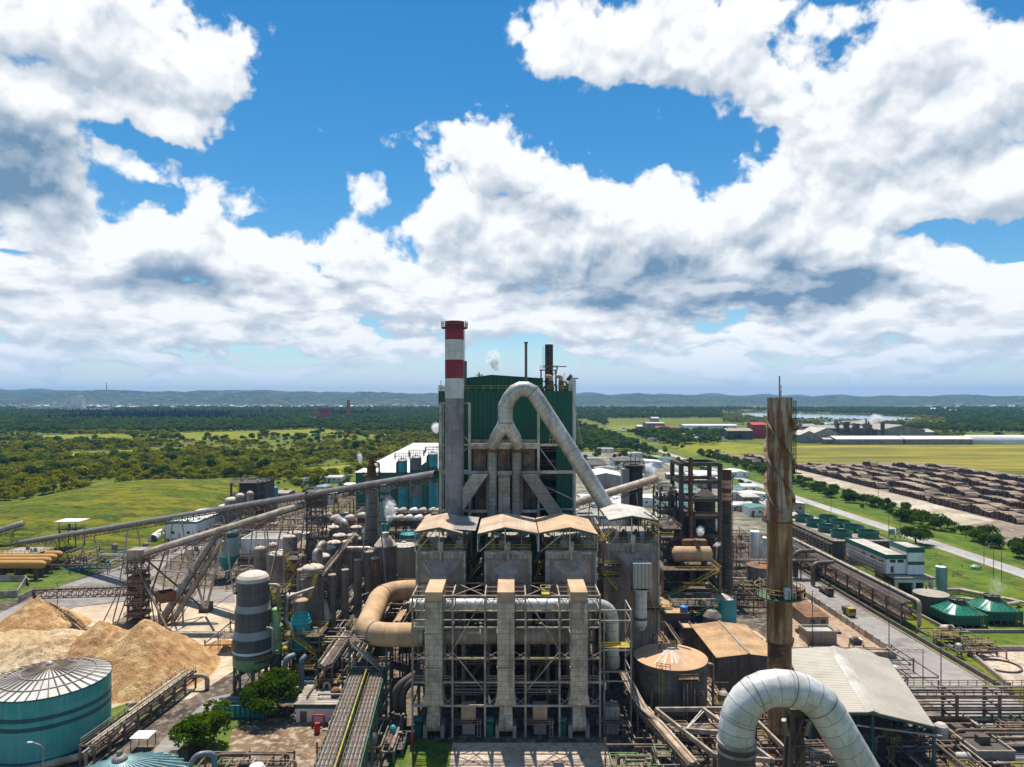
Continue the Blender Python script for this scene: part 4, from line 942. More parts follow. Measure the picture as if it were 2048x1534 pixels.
# the three ducts
for k,(x0,x1)in enumerate(DUCT):
 d=root('riser_duct',['sheeted riser duct in the open frame nearest the orange bend','sheeted riser duct in the middle of the open frame','sheeted riser duct in the open frame nearest the silver elbow'][k],'duct',((x0+x1)/2,GY0+1,7),'riser ducts of the dust filters')
 y0,y1=GY0-.6,GY0+3.2; zt,zb=gz['top']-1.2,gz['a']+.4
 mb=MB(); mb.box(x0,x1,y0,y1,zb+2.5,zt); xm=(x0+x1)/2
 fl=.5; A=[(x0-fl,y0-.2),(x1+fl,y0-.2),(x1+fl,y1+.2),(x0-fl,y1+.2)]; Bq=[(x0,y0),(x1,y0),(x1,y1),(x0,y1)]
 for i in range(4):j=(i+1)%4; mb.quad((*A[i],zb),(*A[j],zb),(*Bq[j],zb+2.5),(*Bq[i],zb+2.5))
 mb.build('riser','duct_front',d)
 # mitred top leaning back to the filter inlet
 zi1,zi0=ztop-5.2,ztop-9.2; ye=EY0-3.4; mb=MB()
 zt2=zt+2.8
 mb.quad((x0,y0,zt),(x1,y0,zt),(x1,y0,zt2-.6),(x0,y0,zt2-.6)); mb.quad((x0,y0,zt2-.6),(x1,y0,zt2-.6),(x1,ye,zi1),(x0,ye,zi1)); mb.quad((x1,y1,zt),(x0,y1,zt),(x0,ye,zi0),(x1,ye,zi0))
 for x,s in((x0,1),(x1,-1)):
  pts=[(x,y1,zt),(x,y0,zt),(x,y0,zt2-.6),(x,ye,zi1),(x,ye,zi0)]; pts=pts if s>0 else pts[::-1]; mb.face(pts,[(p[1],p[2])for p in pts])
 mb.build('top_elbow','dust_tan',d)
 for z in(zb+8,zb+15.5,zt):BX(x0-.15,x1+.15,y0-.15,y1+.15,z,z+.25).build('flange','steel_tan',d)
 # fan below
 f=root('blower',['grey blower casing under the riser duct nearest the orange bend','grey blower casing under the middle riser duct','grey blower casing under the riser duct nearest the silver elbow'][k],'blower',(xm,GY0+1,0),'blowers under the riser ducts')
 mb=MB(); n=20; y=GY0+.2
 ring=[(xm+2.3*math.cos(a),3.6+2.3*math.sin(a))for a in[2*math.pi*i/n for i in range(n)]]
 mb.sweep([(xm-1.5,GY0+1.2,3.4),(xm+1.5,GY0+1.2,3.4)],2.4,24); mb.build('housing','duct_front',f)
 BX(xm-1.4,xm+1.4,GY0-.3,GY0+2.4,4.6,zb).build('neck','duct_front',f)
 for sx in(-2.3,1.5):BX(xm+sx,xm+sx+.8,GY0-.6,GY0+3,.1,2.9).build('plinth','concrete',f)
 mb=MB(); mb.sweep([(xm-4.6,GY0+1.2,3.4),(xm-2.6,GY0+1.2,3.4)],.85,14); mb.box(xm-4.4,xm-2.8,GY0+.4,GY0+2,.1,2.7); mb.build('motor','green_fan',f)
 h=root('silencer_box',['dusty box silencer on a plinth beside the blower nearest the orange bend','dusty box silencer on a plinth beside the middle blower','clean grey box silencer on a plinth beside the blower nearest the silver elbow'][k],'silencer',(xm+7,GY0+3,0),'silencer boxes by the blowers')
 BX(xm+6,xm+9.2,GY0+1,GY0+4,3.4,6.3).build('casing',['dust_tan','dust_tan','clad_grey'][k],h); BX(xm+6.2,xm+9,GY0+1.2,GY0+3.8,.1,2.9).build('plinth','concrete',h)
 mb=MB(); mb.box(xm+4,xm+10.5,GY0-.2,GY0+4.5,2.9,3.1); mb.rail([(xm+4,GY0-.2,3.1),(xm+10.5,GY0-.2,3.1)],1.1,w=.1); mb.build('platform','steel_brown',h)
 mb=MB(); mb.ladder((xm+10,GY0-.3,.1),(xm+10,GY0-.3,4),.7); mb.build('ladder','steel_tan',h)
 # pipes running through the frame
o=root('header_pipe','long dusty brown header pipe running across inside the open frame','pipe',(0,158.5,20)); mb=MB()
zl=ZA(1270,158.5); mb.sweep([(-20.5,158.5,zl),(14,158.5,zl)],2.05,28); mb.build('pipe','clad_dusty',o)
mb=MB(); mb.tube((-21.4,158.5,zl),(-20.5,158.5,zl),2.5,28); mb.build('flange','clad_light',o)
mb=MB(); mb.lathe((0,0,0),[(.1,.1),(.2,.1)],3)
o=root('silver_pipe','silver pipe across the top of the open frame ending in a down elbow','pipe',(10,158,20)); zu=ZA(1211,157)
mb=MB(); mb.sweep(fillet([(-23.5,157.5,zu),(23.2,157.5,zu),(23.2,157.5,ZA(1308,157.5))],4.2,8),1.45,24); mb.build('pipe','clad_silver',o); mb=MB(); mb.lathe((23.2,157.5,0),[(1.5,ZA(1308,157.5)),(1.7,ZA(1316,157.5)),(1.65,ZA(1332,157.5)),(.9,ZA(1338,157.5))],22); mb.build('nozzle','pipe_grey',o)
o=root('side_frame','narrow steel frame with yellow platforms round the silver elbow','steel frame',(23,152,0))
for x in(20.6,26.6):
 for y in(152.5,160):bar('column',(x,y,.1),(x,y,ZA(1222,152)),.3,'steel_grey',o)
for r in(1222,1243,1302,1345,1364):bar('beam',(19.6,152.45,ZA(r,152)),(26.6,152.45,ZA(r,152)),.28,'steel_grey',o); bar('beam',(26.6,152.5,ZA(r,152)+.02),(26.6,160,ZA(r,152)+.02),.24,'steel_grey',o)
for r0,r1 in((1222,1298),(1302,1342)):bar('brace',(26.6,152.5,ZA(r0,152)),(26.6,160,ZA(r1,152)),.2,'steel_grey',o)
mb=MB(); z=ZA(1298,152); mb.box(19.8,26.4,152.6,156,z,z+.15); mb.build('platform','yellow',o); mb=MB(); mb.rail([(19.8,152.6,z),(26.4,152.6,z),(26.4,156,z)],1.2,w=.12); mb.build('railing','yellow',o)
o=root('dusty_bend','big U-bend pipe thick with orange dust beside the open frame','pipe',(-33,175,20)); zz=20.4
pth=fillet([(-19.5,190,22),(-36.2,190,21.5),(-34.6,158.8,zl),(-21.4,158.6,zl)],9.5,10)
mb=MB(); mb.sweep(pth,2.7,30); mb.build('pipe','dust_pipe',o)
for f in(.34,.78):i=int(len(pth)*f); dv=(pth[i+1]-pth[i-1]).normalized(); mb=MB(); mb.tube(pth[i]-dv*.18,pth[i]+dv*.18,2.82,30); mb.build('band','duct_front',o)
for x,y in((-34,163),(-34.5,182)):bar('support',(x,y,.1),(x,y,zl-2.5),.7,'green_steel',o)
o=root('wedge_duct','pale triangular transition plate rising from the header pipe to the silver pipe','duct',(-22,158,22)); mb=MB()
pts=[(-22.4,156.2,zl+1.9),(-17.5,156.2,zl+1.9),(-17.5,156.2,zu+.8),(-20.4,156.2,zu+.8)]; bk=[(x,159.5,z)for x,y,z in pts]
mb.poly(pts); mb.poly(bk[::-1])
for i in range(4):j=(i+1)%4; mb.quad(pts[j],pts[i],bk[i],bk[j])
mb.build('casing','clad_light',o)
for ob in list(COL.objects):  # the single filter box stands a little farther back than the row of three
 if ob.parent is None and ob.get('label')and('single' in ob['label']or 'grey canopy' in ob['label'])and 'gap before' not in ob['label']:ob.location.x+=1.4; ob.location.y+=8.5
 # ---------------------------------------------------------------- builders for plant equipment
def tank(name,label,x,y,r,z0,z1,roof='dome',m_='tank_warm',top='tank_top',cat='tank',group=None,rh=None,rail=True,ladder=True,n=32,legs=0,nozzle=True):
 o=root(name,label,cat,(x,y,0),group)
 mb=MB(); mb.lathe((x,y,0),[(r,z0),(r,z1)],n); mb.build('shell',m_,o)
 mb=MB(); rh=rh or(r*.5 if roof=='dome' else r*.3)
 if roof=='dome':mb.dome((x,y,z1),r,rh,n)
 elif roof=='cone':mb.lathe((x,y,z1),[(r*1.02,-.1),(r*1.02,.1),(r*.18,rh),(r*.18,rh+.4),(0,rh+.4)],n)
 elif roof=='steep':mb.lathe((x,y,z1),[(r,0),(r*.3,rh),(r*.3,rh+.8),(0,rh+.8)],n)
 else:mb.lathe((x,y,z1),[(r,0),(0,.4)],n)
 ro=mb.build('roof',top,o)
 if rail:mb=MB(); mb.rail([(x+r*math.cos(a)*.97,y+r*math.sin(a)*.97,z1)for a in[i*.3927 for i in range(17)]],1.1,False,3,.09); mb.build('railing','yellow' if rail=='y' else 'steel_tan',ro)
 if ladder:mb=MB(); mb.ladder((x+r*.5,y-r*.88-.12,z0),(x+r*.5,y-r*.88-.12,z1+1),.6); mb.build('ladder','steel_tan',o)
 if nozzle:
  mb=MB(); mb.tube((x-r*.3,y,z1+rh*.8),(x-r*.3,y,z1+rh*.9+.9),.25,8); mb.tube((x+r*.25,y+r*.3,z1+rh*.7),(x+r*.25,y+r*.3,z1+rh+.7),.18,8); mb.build('nozzle','pipe_dark',ro)
 for i in range(legs):
  a=6.283*(i+.5)/legs; bar('leg',(x+r*.92*math.cos(a),y+r*.92*math.sin(a),.1),(x+r*.92*math.cos(a),y+r*.92*math.sin(a),z0+.3),.45,m_ if legs<5 else 'green_steel',o)
 return o
def rack(label,p0,p1,w,zs,npipe=5,bay=8.0,m_='steel_dark',pal=('pipe_dark','pipe_grey','pipe_tan','rust','steel_dark'),seed=1,cat='pipe rack',group=None,post=.4,rr=(.14,.36),name='pipe_rack',brace=False,rail=None):
 q=random.Random(seed); p0,p1=Vector((*p0,0)),Vector((*p1,0)); d=p1-p0; L=d.length; d/=L; s=Vector((d.y,-d.x,0)); o=root(name,label,cat,tuple((p0+p1)/2),group)
 m=max(1,int(round(L/bay))); up=Vector((0,0,1)); top=max(zs)
 for i in range(m+1):
  c=p0+d*L*i/m
  for sg in(-1,1):bar('post',c+s*w/2*sg+up*.1,c+s*w/2*sg+up*(top+.3),post,m_,o)
  for z in zs:bar('crossbeam',c-s*(w/2+.3)+up*z,c+s*(w/2+.3)+up*z,.3,m_,o)
  if brace and i<m:
   e=p0+d*L*(i+1)/m
   for sg in(-1,1):bar('brace',c+s*w/2*sg+up*(zs[0]if i%2 else top),e+s*w/2*sg+up*(top if i%2 else zs[0]),.2,m_,o)
 for z in zs:
  for sg in(-1,1):bar('girder',p0+s*w/2*sg+up*(z+.02),p1+s*w/2*sg+up*(z+.02),.26,m_,o,.36)
 for z in zs:
  for k in range(npipe):
   r=q.uniform(*rr); off=(-.5+(k+.5+q.uniform(-.2,.2))/npipe)*w*.9; a,b=q.uniform(-.5,.5),q.uniform(-.5,.5)
   if q.random()<.2:a=L*q.uniform(.1,.4)
   A,B_=p0+d*a+s*off+up*(z+.18+r),p1+d*b+s*off+up*(z+.18+r); P_=[A,B_]
   if q.random()<.3:P_=[A-up*q.uniform(1,3),A,B_]
   if q.random()<.3:P_=P_+[B_+s*q.uniform(-2,2)]
   pipe('pipe',P_,r,q.choice(pal),o,n=8)
 if rail:
  mb=MB()
  for sg in(-1,1):mb.rail([p0+s*w/2*sg+up*(top+.2),p1+s*w/2*sg+up*(top+.2)],1.2,w=.11)
  mb.build('railing',rail,o)
 return o
def tower(label,x0,x1,y0,y1,zs,m_='steel_dark',rmat='yellow',name='platform_tower',cat='platform',group=None,post=.35,seed=1,brace=True,stair=True,gear=2,deck='steel_dark'):
 q=random.Random(seed); o=root(name,label,cat,((x0+x1)/2,y0,0),group); top=max(zs)
 for x in(x0,x1):
  for y in(y0,y1):bar('post',(x,y,.1),(x,y,top),post,m_,o)
 zp=.1
 for i,z in enumerate(zs):
  mb=MB(); mb.box(x0-.3,x1+.3,y0-.3,y1+.3,z-.2,z); dk=mb.build('deck',deck,o)
  mb=MB(); mb.rail([(x0-.3,y0-.3,z),(x1+.3,y0-.3,z),(x1+.3,y1+.3,z),(x0-.3,y1+.3,z)],1.2,True,1.8,.12); mb.build('railing',rmat,dk)
  if brace:bar('brace',(x0 if i%2 else x1,y0,zp),(x1 if i%2 else x0,y0,z-.2),.18,m_,o); bar('brace',(x0,y0 if i%2 else y1,zp),(x0,y1 if i%2 else y0,z-.2),.18,m_,o)
  if stair:mb=MB(); a,b=(x0+.4,y0-.9,zp),(x1-.4,y0-.9,z); a,b=(a,b)if i%2 else((b[0],a[1],a[2]),(a[0],b[1],b[2])); mb.stair(a,b,.9); mb.build('stair',rmat,dk)
  for g_ in range(gear):
   gx_,gy_,r=q.uniform(x0,x1),q.uniform(y0,y1),q.uniform(.3,.8)
   if q.random()<.5:mb=MB(); mb.lathe((gx_,gy_,z),[(r,0),(r,1.4),(r*.4,1.9),(0,1.9)],12); mb.build('vessel',q.choice(['pipe_grey','rust','pipe_tan','tank_warm','pipe_green']),dk)
   else:pipe('pipe',[(gx_,gy_,z),(gx_,gy_,z+1.5),(q.uniform(x0,x1),gy_,z+1.5)],.2,q.choice(['pipe_tan','pipe_dark','rust']),dk,n=8)
  zp=z
 return o
def pipework(label,x0,x1,y0,y1,z0,z1,n,seed,pal=('pipe_dark','pipe_grey','pipe_tan','rust','steel_brown','pipe_dark','steel_dark'),name='pipework',cat='pipework',group=None,vessels=2,decks=2,rr=(.1,.34),dmat='steel_brown',rmat='yellow',posts=True):
 q=random.Random(seed); o=root(name,label,cat,((x0+x1)/2,y0,0),group); n=int(n*1.35)
 U=q.uniform
 if posts:
  nx=max(1,int((x1-x0)/7)); ny=max(1,int((y1-y0)/9))
  for i in range(nx+1):
   for j in range(ny+1):x,y=x0+(x1-x0)*i/nx,y0+(y1-y0)*j/ny; bar('post',(x,y,.1),(x,y,U(z0+(z1-z0)*.5,z1)),.3,dmat,o)
  for j in range(ny+1):y=y0+(y1-y0)*j/ny; z=U(z0+2,z1-.5); bar('beam',(x0,y,z),(x1,y,z),.3,dmat,o)
  for i in range(nx+1):x=x0+(x1-x0)*i/nx; z=U(z0+2,z1-.5); bar('beam',(x,y0,z),(x,y1,z),.28,dmat,o)
 for k in range(n):
  r=U(*rr); z=U(z0+.3,z1); ax=q.random()
  if ax<.4:y=U(y0,y1); a=U(x0,x1-(x1-x0)*.3); b=U(a+(x1-x0)*.25,x1+1); P_=[(a,y,max(.2,z-U(0,3))),(a,y,z),(b,y,z)]
  elif ax<.8:x=U(x0,x1); a=U(y0,y1-(y1-y0)*.3); b=U(a+(y1-y0)*.25,y1+1); P_=[(x,a,max(.2,z-U(0,3))),(x,a,z),(x,b,z)]
  else:x,y=U(x0,x1),U(y0,y1); P_=[(x,y,.2),(x,y,z),(x+U(-2.5,2.5),y,z)]
  if q.random()<.35:e=P_[-1]; P_=P_+[(e[0],e[1],max(.2,e[2]-U(1,4)))]
  pipe('pipe',P_,r,q.choice(pal),o,n=8)
 for k in range(vessels):
  x,y,r=U(x0+1,x1-1),U(y0+1,y1-1),U(.6,1.3); z=U(z0,z0+(z1-z0)*.6)+.5; mb=MB()
  if q.random()<.5:mb.lathe((x,y,z),[(0,0),(r,.3),(r,r*2.6),(r*.6,r*3),(0,r*3.1)],14)
  else:
   L=r*U(2.2,3.4); mb.sweep([(x-L/2-r*.5,y,z+r),(x-L/2-r*.3,y,z+r),(x-L/2,y,z+r),(x+L/2,y,z+r),(x+L/2+r*.3,y,z+r),(x+L/2+r*.5,y,z+r)],r,14,True,[r*.3,r*.75,r,r,r*.75,r*.3])
  mb.build('vessel',q.choice(['pipe_tan','tank_beige','pipe_grey','rust','tank_warm','white_paint']),o)
 for k in range(decks):
  wx,wy=U(2,min(6,x1-x0)),U(2,min(5,y1-y0)); x,y,z=U(x0,x1-wx*.8),U(y0,y1-wy*.8),U(z0+1.5,z1); mb=MB(); mb.box(x,x+wx,y,y+wy,z,z+.15); dk=mb.build('deck',dmat,o)
  mb=MB(); mb.rail([(x,y,z),(x+wx,y,z),(x+wx,y+wy,z),(x,y+wy,z)],1.1,True,1.5,.11); mb.build('railing',rmat,dk)
  mb=MB(); mb.ladder((x+.5,y-.1,max(.1,z-4)),(x+.5,y-.1,z+1),.6); mb.build('ladder',rmat,dk)
 return o
def shed(name,label,x0,x1,y0,y1,h,rise=1.2,wall='white_wall',roof='roof_grey',axis='y',cat='building',group=None,over=.5,wins=3,door=True,trim=None,flat=False,base=None,rot=None):
 o=root(name,label,cat,((x0+x1)/2,y0,0),group); mb=MB(); mb.box(x0,x1,y0,y1,.05,h)
 xm,ym=(x0+x1)/2,(y0+y1)/2
 if not flat and rise:
  if axis=='y':
   for y,s in((y0,1),(y1,-1)):
    p=[(x0,y,h),(x1,y,h),(xm,y,h+rise)][::s]; mb.face(p,[(a[0],a[2])for a in p])
  else:
   for x,s in((x0,-1),(x1,1)):
    p=[(x,y0,h),(x,y1,h),(x,ym,h+rise)][::s]; mb.face(p,[(a[1],a[2])for a in p])
 mb.build('wall',wall,o); mb=MB()
 if flat:
  mb.box(x0+.3,x1-.3,y0+.3,y1-.3,h,h+.05); mb.build('roof',roof,o); mb=MB()
  for a in((x0-.1,x1+.1,y0-.1,y0+.3),(x0-.1,x1+.1,y1-.3,y1+.1),(x0-.1,x0+.3,y0+.3,y1-.3),(x1-.3,x1+.1,y0+.3,y1-.3)):mb.box(*a,h-(.9 if trim else.1),h+.7)
  mb.build('parapet',trim or wall,o)
 else:
  t_=.14
  if axis=='y':
   k=rise/((x1-x0)/2); e=h-k*over
   for sx,xe in((1,x1+over),(-1,x0-over)):
    a,b,c,d_=(xm,y0-over,h+rise+.05),(xe,y0-over,e+.05),(xe,y1+over,e+.05),(xm,y1+over,h+rise+.05)
    mb.quad(*([a,b,c,d_]if sx>0 else[b,a,d_,c])); dn=Vector((0,0,-t_)); A,B_,C_,D_=[Vector(p)+dn for p in(a,b,c,d_)]; mb.quad(*([B_,A,D_,C_]if sx>0 else[A,B_,C_,D_])); mb.quad(A,B_,b,a); mb.quad(C_,D_,d_,c); mb.quad(B_,C_,c,b)
  else:
   k=rise/((y1-y0)/2); e=h-k*over
   for sy,ye in((1,y1+over),(-1,y0-over)):
    a,b,c,d_=(x0-over,ym,h+rise+.05),(x0-over,ye,e+.05),(x1+over,ye,e+.05),(x1+over,ym,h+rise+.05)
    mb.quad(*([b,a,d_,c]if sy>0 else[a,b,c,d_])); dn=Vector((0,0,-t_)); A,B_,C_,D_=[Vector(p)+dn for p in(a,b,c,d_)]; mb.quad(*([A,B_,C_,D_]if sy>0 else[B_,A,D_,C_])); mb.quad(A,B_,b,a); mb.quad(C_,D_,d_,c); mb.quad(B_,C_,c,b)
  mb.build('roof',roof,o)
  if trim:
   mb=MB(); mb.box(x0-.06,x1+.06,y0-.06,y0-.01,h-1.2,h-.1); mb.box(x0-.06,x0-.01,y0-.01,y1,h-1.2,h-.1); mb.box(x1+.01,x1+.06,y0-.01,y1,h-1.2,h-.1); mb.build('trim',trim,o)
 W_=x1-x0
 for i in range(wins):
  x=x0+W_*(i+.5)/wins; w_=min(1.6,W_/wins*.5); mb=MB(); mb.box(x-w_/2,x+w_/2,y0-.05,y0+.02,h*.45,h*.45+min(1.3,h*.3)); mb.build('window','window_dark',o)
 if door:mb=MB(); mb.box(x0+W_*.08,x0+W_*.08+1.6,y0-.06,y0+.02,.1,min(2.6,h*.7)); mb.build('door','steel_brown',o)
 return o
def conveyor(label,p,q,r,sup=(),m_='pipe_tan',truss='steel_brown',name='conveyor',flat=False,tower_m='steel_grey',gap=(0,0)):
 p,q=Vector(p),Vector(q); d=(q-p); L=d.length; o=root(name,label,'conveyor',tuple(p)); mb=MB()
 s=Vector((d.y,-d.x,0)).normalized(); u=s.cross(d).normalized(); u=u if u.z>0 else-u
 n=max(4,int(L/4)); per=11
 ring=lambda c:[c+s*r*math.cos(a)+u*r*.95*math.sin(a)for a in[math.pi*i/(per-1)for i in range(per)]]
 R0=[ring(p.lerp(q,i/n))for i in range(n+1)]
 for i in range(n):
  for j in range(per-1):mb.face((R0[i][j],R0[i][j+1],R0[i+1][j+1],R0[i+1][j]),((j*.6,i*L/n),(j*.6+.6,i*L/n),(j*.6+.6,(i+1)*L/n),(j*.6,(i+1)*L/n)),True)
 for e in(0,n):mb.face(R0[e]if e else R0[e][::-1],[(0,0)]*per)
 mb.build('hood',m_,o)
 mb=MB(); mb.beam(p-u*.55,q-u*.55,r*1.7,.5); mb.build('belt_bed','steel_dark',o)
 mb=MB(); mb.truss(p+s*.01-u*.1,q-u*.1,r*2.1+1.6,1.9,3.6,.2); mb.build('truss',truss,o)
 mb=MB()
 for sg in(-1,1):mb.rail([p+s*sg*(r+1.0)-u*.5,q+s*sg*(r+1.0)-u*.5],1.1,w=.1,step=2.4)
 mb.build('railing','steel_tan',o)
 mb=MB(); mb.beam(p+s*(r+.7)-u*.6,q+s*(r+.7)-u*.6,.9,.08); mb.build('walkway','steel_brown',o)
 for f in sup:
  c=p.lerp(q,f)-u*2; g_=c.z*.12+1.2
  for sg in(-1,1):bar('leg',(c.x+s.x*sg*(r+g_),c.y+s.y*sg*(r+g_),.05),c+s*sg*(r+.4),.38,tower_m,o)
  for k in(.3,.6):
   if c.z>6:a=Vector((c.x,c.y,c.z*k)); e=(1-k)*g_+r+.3*k; bar('tie',a-s*e,a+s*e,.25,tower_m,o)
 return o
def steam(label,pts,seed,dens=.5,name='steam_plume'):
 """puff of steam: noise-broken cloud inside swelling lobes; pts = (x, y, z, radius)"""
 o=root(name,label,'steam',pts[0][:3]); q=random.Random(seed); mb=MB()
 mb.sweep([p[:3]for p in pts],1,14,True,[p[3]for p in pts]); rm=max(p[3]for p in pts); mb.build('plume','m_steam%d'%(3 if dens<.3 else 0 if rm<2 else 1 if rm<6 else 2),o)
 return o
for k,(den,sc_)in enumerate(((1.0,1.1),(.85,.5),(.2,.15),(.07,.4))):
 sm=bpy.data.materials.new('m_steam%d'%k); sm.use_nodes=True; t=NT(sm.node_tree); t.n.clear(); MATS['m_steam%d'%k]=sm
 vs_=t.new('ShaderNodeVolumePrincipled'); ou=t.new('ShaderNodeOutputMaterial'); t.l.new(vs_.outputs[0],ou.inputs['Volume'])
 ps=t.new('ShaderNodeNewGeometry').outputs['Position']; nz=t.noise(ps,sc_,4,.65,False,.6)
 gn=t.new('ShaderNodeTexCoord').outputs['Generated']; fo=t.mr(t.vm('LENGTH',t.vm('SUBTRACT',gn,(.5,.5,.5))),.12,.52,1,0,True)
 t.put(vs_.inputs['Density'],t.m('MULTIPLY',t.m('MULTIPLY',t.mr(t.m('ADD',nz,t.m('MULTIPLY',fo,.12)),.5,.7,0,1,True),fo),den*1.9)); vs_.inputs['Color'].default_value=(.97,.98,1,1); vs_.inputs['Anisotropy'].default_value=.3
 try:sm.cycles.volume_step_rate=1.0
 except Exception:pass
 # ---------------------------------------------------------------- left half of the mill
 # big teal tank
x,y,r,zt=-100.3,148.0,11.6,14.4
o=root('storage_tank','large teal steel tank with two dark stripes and a ribbed pale roof','tank',(x,y,0))
mb=MB(); mb.lathe((x,y,0),[(r,.1),(r,zt)],96); mb.build('shell','teal',o)
for z0,z1 in((9.9,10.75),(8.0,8.85)):mb=MB(); mb.lathe((x,y,0),[(r+.02,z0),(r+.06,z0),(r+.06,z1),(r+.02,z1)],96); mb.build('stripe','teal_dark',o)
mb=MB(); mb.lathe((x,y,0),[(r+.05,1.7),(r+.25,1.7),(r+.25,1.95),(r+.05,1.95)],96); mb.lathe((x,y,0),[(r,zt-.25),(r+.15,zt-.25),(r+.15,zt),(r,zt)],96); mb.build('stiffener_ring','teal_dark',o)
mb=MB(); mb.lathe((x,y,zt),[(r+.05,.02),(0,2.9)],96); mb.build('roof','tank_roof',o)
for i in range(38):
 a=6.283*i/38; z_=lambda k:zt+2.9*(1-k)+.16; bar('rafter',(x+.7*math.cos(a),y+.7*math.sin(a),z_(.06)),(x+(r+.35)*math.cos(a),y+(r+.35)*math.sin(a),z_(1.0)+.02),.19,'steel_brown',o,.13)
for rr in(.45,.75):mb=MB(); mb.lathe((x,y,zt+2.9*(1-rr)),[(r*rr,.05),(r*rr+.15,.05),(r*rr+.15,.22),(r*rr,.25)],60); mb.build('roof_ring','steel_grey',o)
mb=MB(); mb.dome((x,y,zt+2.9),.8,.8,16); mb.build('vent_cap','clad_light',o)
a=-2.05; pipe('downpipe',[(x+10.6*math.cos(a),y+10.6*math.sin(a),zt+.2),(x+12.2*math.cos(a),y+12.2*math.sin(a),zt-.2),(x+12.2*math.cos(a),y+12.2*math.sin(a),.3)],.33,'pipe_grey',o,1.0)
# second ribbed roof at the bottom edge
x,y,r,zr=-67.8,118.0,10.6,8.0
o=root('storage_tank','low tank with a cone roof of teal radial ribs beyond the large teal tank','tank',(x,y,0)); mb=MB(); mb.lathe((x,y,0),[(r,.1),(r,zr)],64); mb.build('shell','teal',o)
mb=MB(); mb.lathe((x,y,zr),[(r,0),(0,4.6)],64); mb.build('roof','teal_pale',o)
for i in range(36):a=6.283*i/36; bar('rafter',(x+.5*math.cos(a),y+.5*math.sin(a),zr+4.7),(x+r*1.03*math.cos(a),y+r*1.03*math.sin(a),zr+.15),.24,'teal_pale',o,.34)
mb=MB(); mb.dome((x,y,zr+4.6),1.3,1.0,18); mb.tube((x,y,zr+5.2),(x,y,zr+6.1),.5,12); mb.build('vent_cap','clad_grey',o)
# wood chip piles
def pile_mat(nm,a,b,c):
 m_=mat(nm,a,.95,0,.18,.25,c,.55,.07,0,bump=1.0,bscale=2.6,second=(b,.3,.42,.64),fine=.5)
pile_mat('chips',(.56,.315,.13),(.66,.45,.22),(.38,.18,.06)); pile_mat('chips_pale',(.66,.47,.26),(.70,.54,.34),(.46,.29,.14))
def pile(label,cones,m_,ext,step=.7,crack=0.0,name='wood_chip_pile'):
 x0,x1,y0,y1=ext; nx,ny=int((x1-x0)/step),int((y1-y0)/step); mb=MB()
 def hgt(x,y):
  z=-1
  for(cx,cy_,h,sl,fl)in cones:
   dd=math.hypot(x-cx,y-cy_); z=max(z,min(h,h+fl-dd*sl)if fl else h-dd*sl-.0)
  e=mnoise.fractal((x*.09,y*.09,1),1,2,3)*.9+mnoise.noise((x*.55,y*.55,4))*.42+mnoise.noise((x*1.4,y*1.4,8))*.3
  if crack and z>.5:
   v=mnoise.cell_vector((x*.22,y*.3,0)); e+=-crack*max(0,.10-abs(mnoise.noise((x*.28,y*.4,9))))*12*max(0,min(1,(mnoise.noise((x*.06,y*.06,2))+.25)*2))
  return z+e*min(1,max(0,z)*.4+.1)
 H_=[[hgt(x0+(x1-x0)*i/nx,y0+(y1-y0)*j/ny)for j in range(ny+1)]for i in range(nx+1)]
 P_=lambda i,j:(x0+(x1-x0)*i/nx,y0+(y1-y0)*j/ny,max(-.3,H_[i][j]))
 for i in range(nx):
  for j in range(ny):
   if max(H_[i][j],H_[i+1][j],H_[i+1][j+1],H_[i][j+1])>0:
    qd=(P_(i,j),P_(i+1,j),P_(i+1,j+1),P_(i,j+1)); mb.face(qd,[(p[0],p[1])for p in qd],True)
 o=mb.build(name,m_); return tag(o,label,'wood chip pile','wood chip piles')
pile('tall pointed heap of orange wood chips under the tip of the stacker boom',[(-154.5,222,10.6,.70,0),(-170,208,8,.6,0),(-149,217,7.4,.66,0)],'chips',(-190,-132,192,246))
pile('broad twin-peaked heap of orange wood chips in front of the stacker tower',[(-101.5,189,13.9,.76,.4),(-99,186,12.2,.72,.2),(-114.5,191,12.6,.74,.6),(-108,188,11.2,.7,0),(-96,181,8.4,.66,0),(-101,187,2.2,.11,0)],'chips',(-140,-76,162,214))
pile('flat-topped cracked heap of pale chips behind the big teal tank',[(-140,190,8.8,.44,2.6),(-128,190,9.4,.46,2.2),(-153,192,8.0,.42,2.2),(-118,176,4.6,.36,1),(-124,172,4.2,.34,1)],'chips_pale',(-180,-92,152,212),crack=.5)
pile('small leftover mound of chips on the pale slab near the tall grey vessel',[(-88,206,2.4,.42,0),(-85.5,205,1.6,.4,0)],'chips',(-96,-78,197,215),.6)
pile('low dark heap of bark and soil beside the plant road',[(70,178,2.6,.25,.4),(78,172,2.0,.22,.3),(74,186,2.0,.2,.3)],'m_bark_dirt',(56,92,160,200),name='bark_heap')
pile('low pale heap of chips beyond the rusty chimney',[(66,215,2.4,.22,.5),(60,228,2.2,.2,.3),(74,206,1.6,.2,.3)],'chips_pale',(46,92,194,246),name='bark_heap')
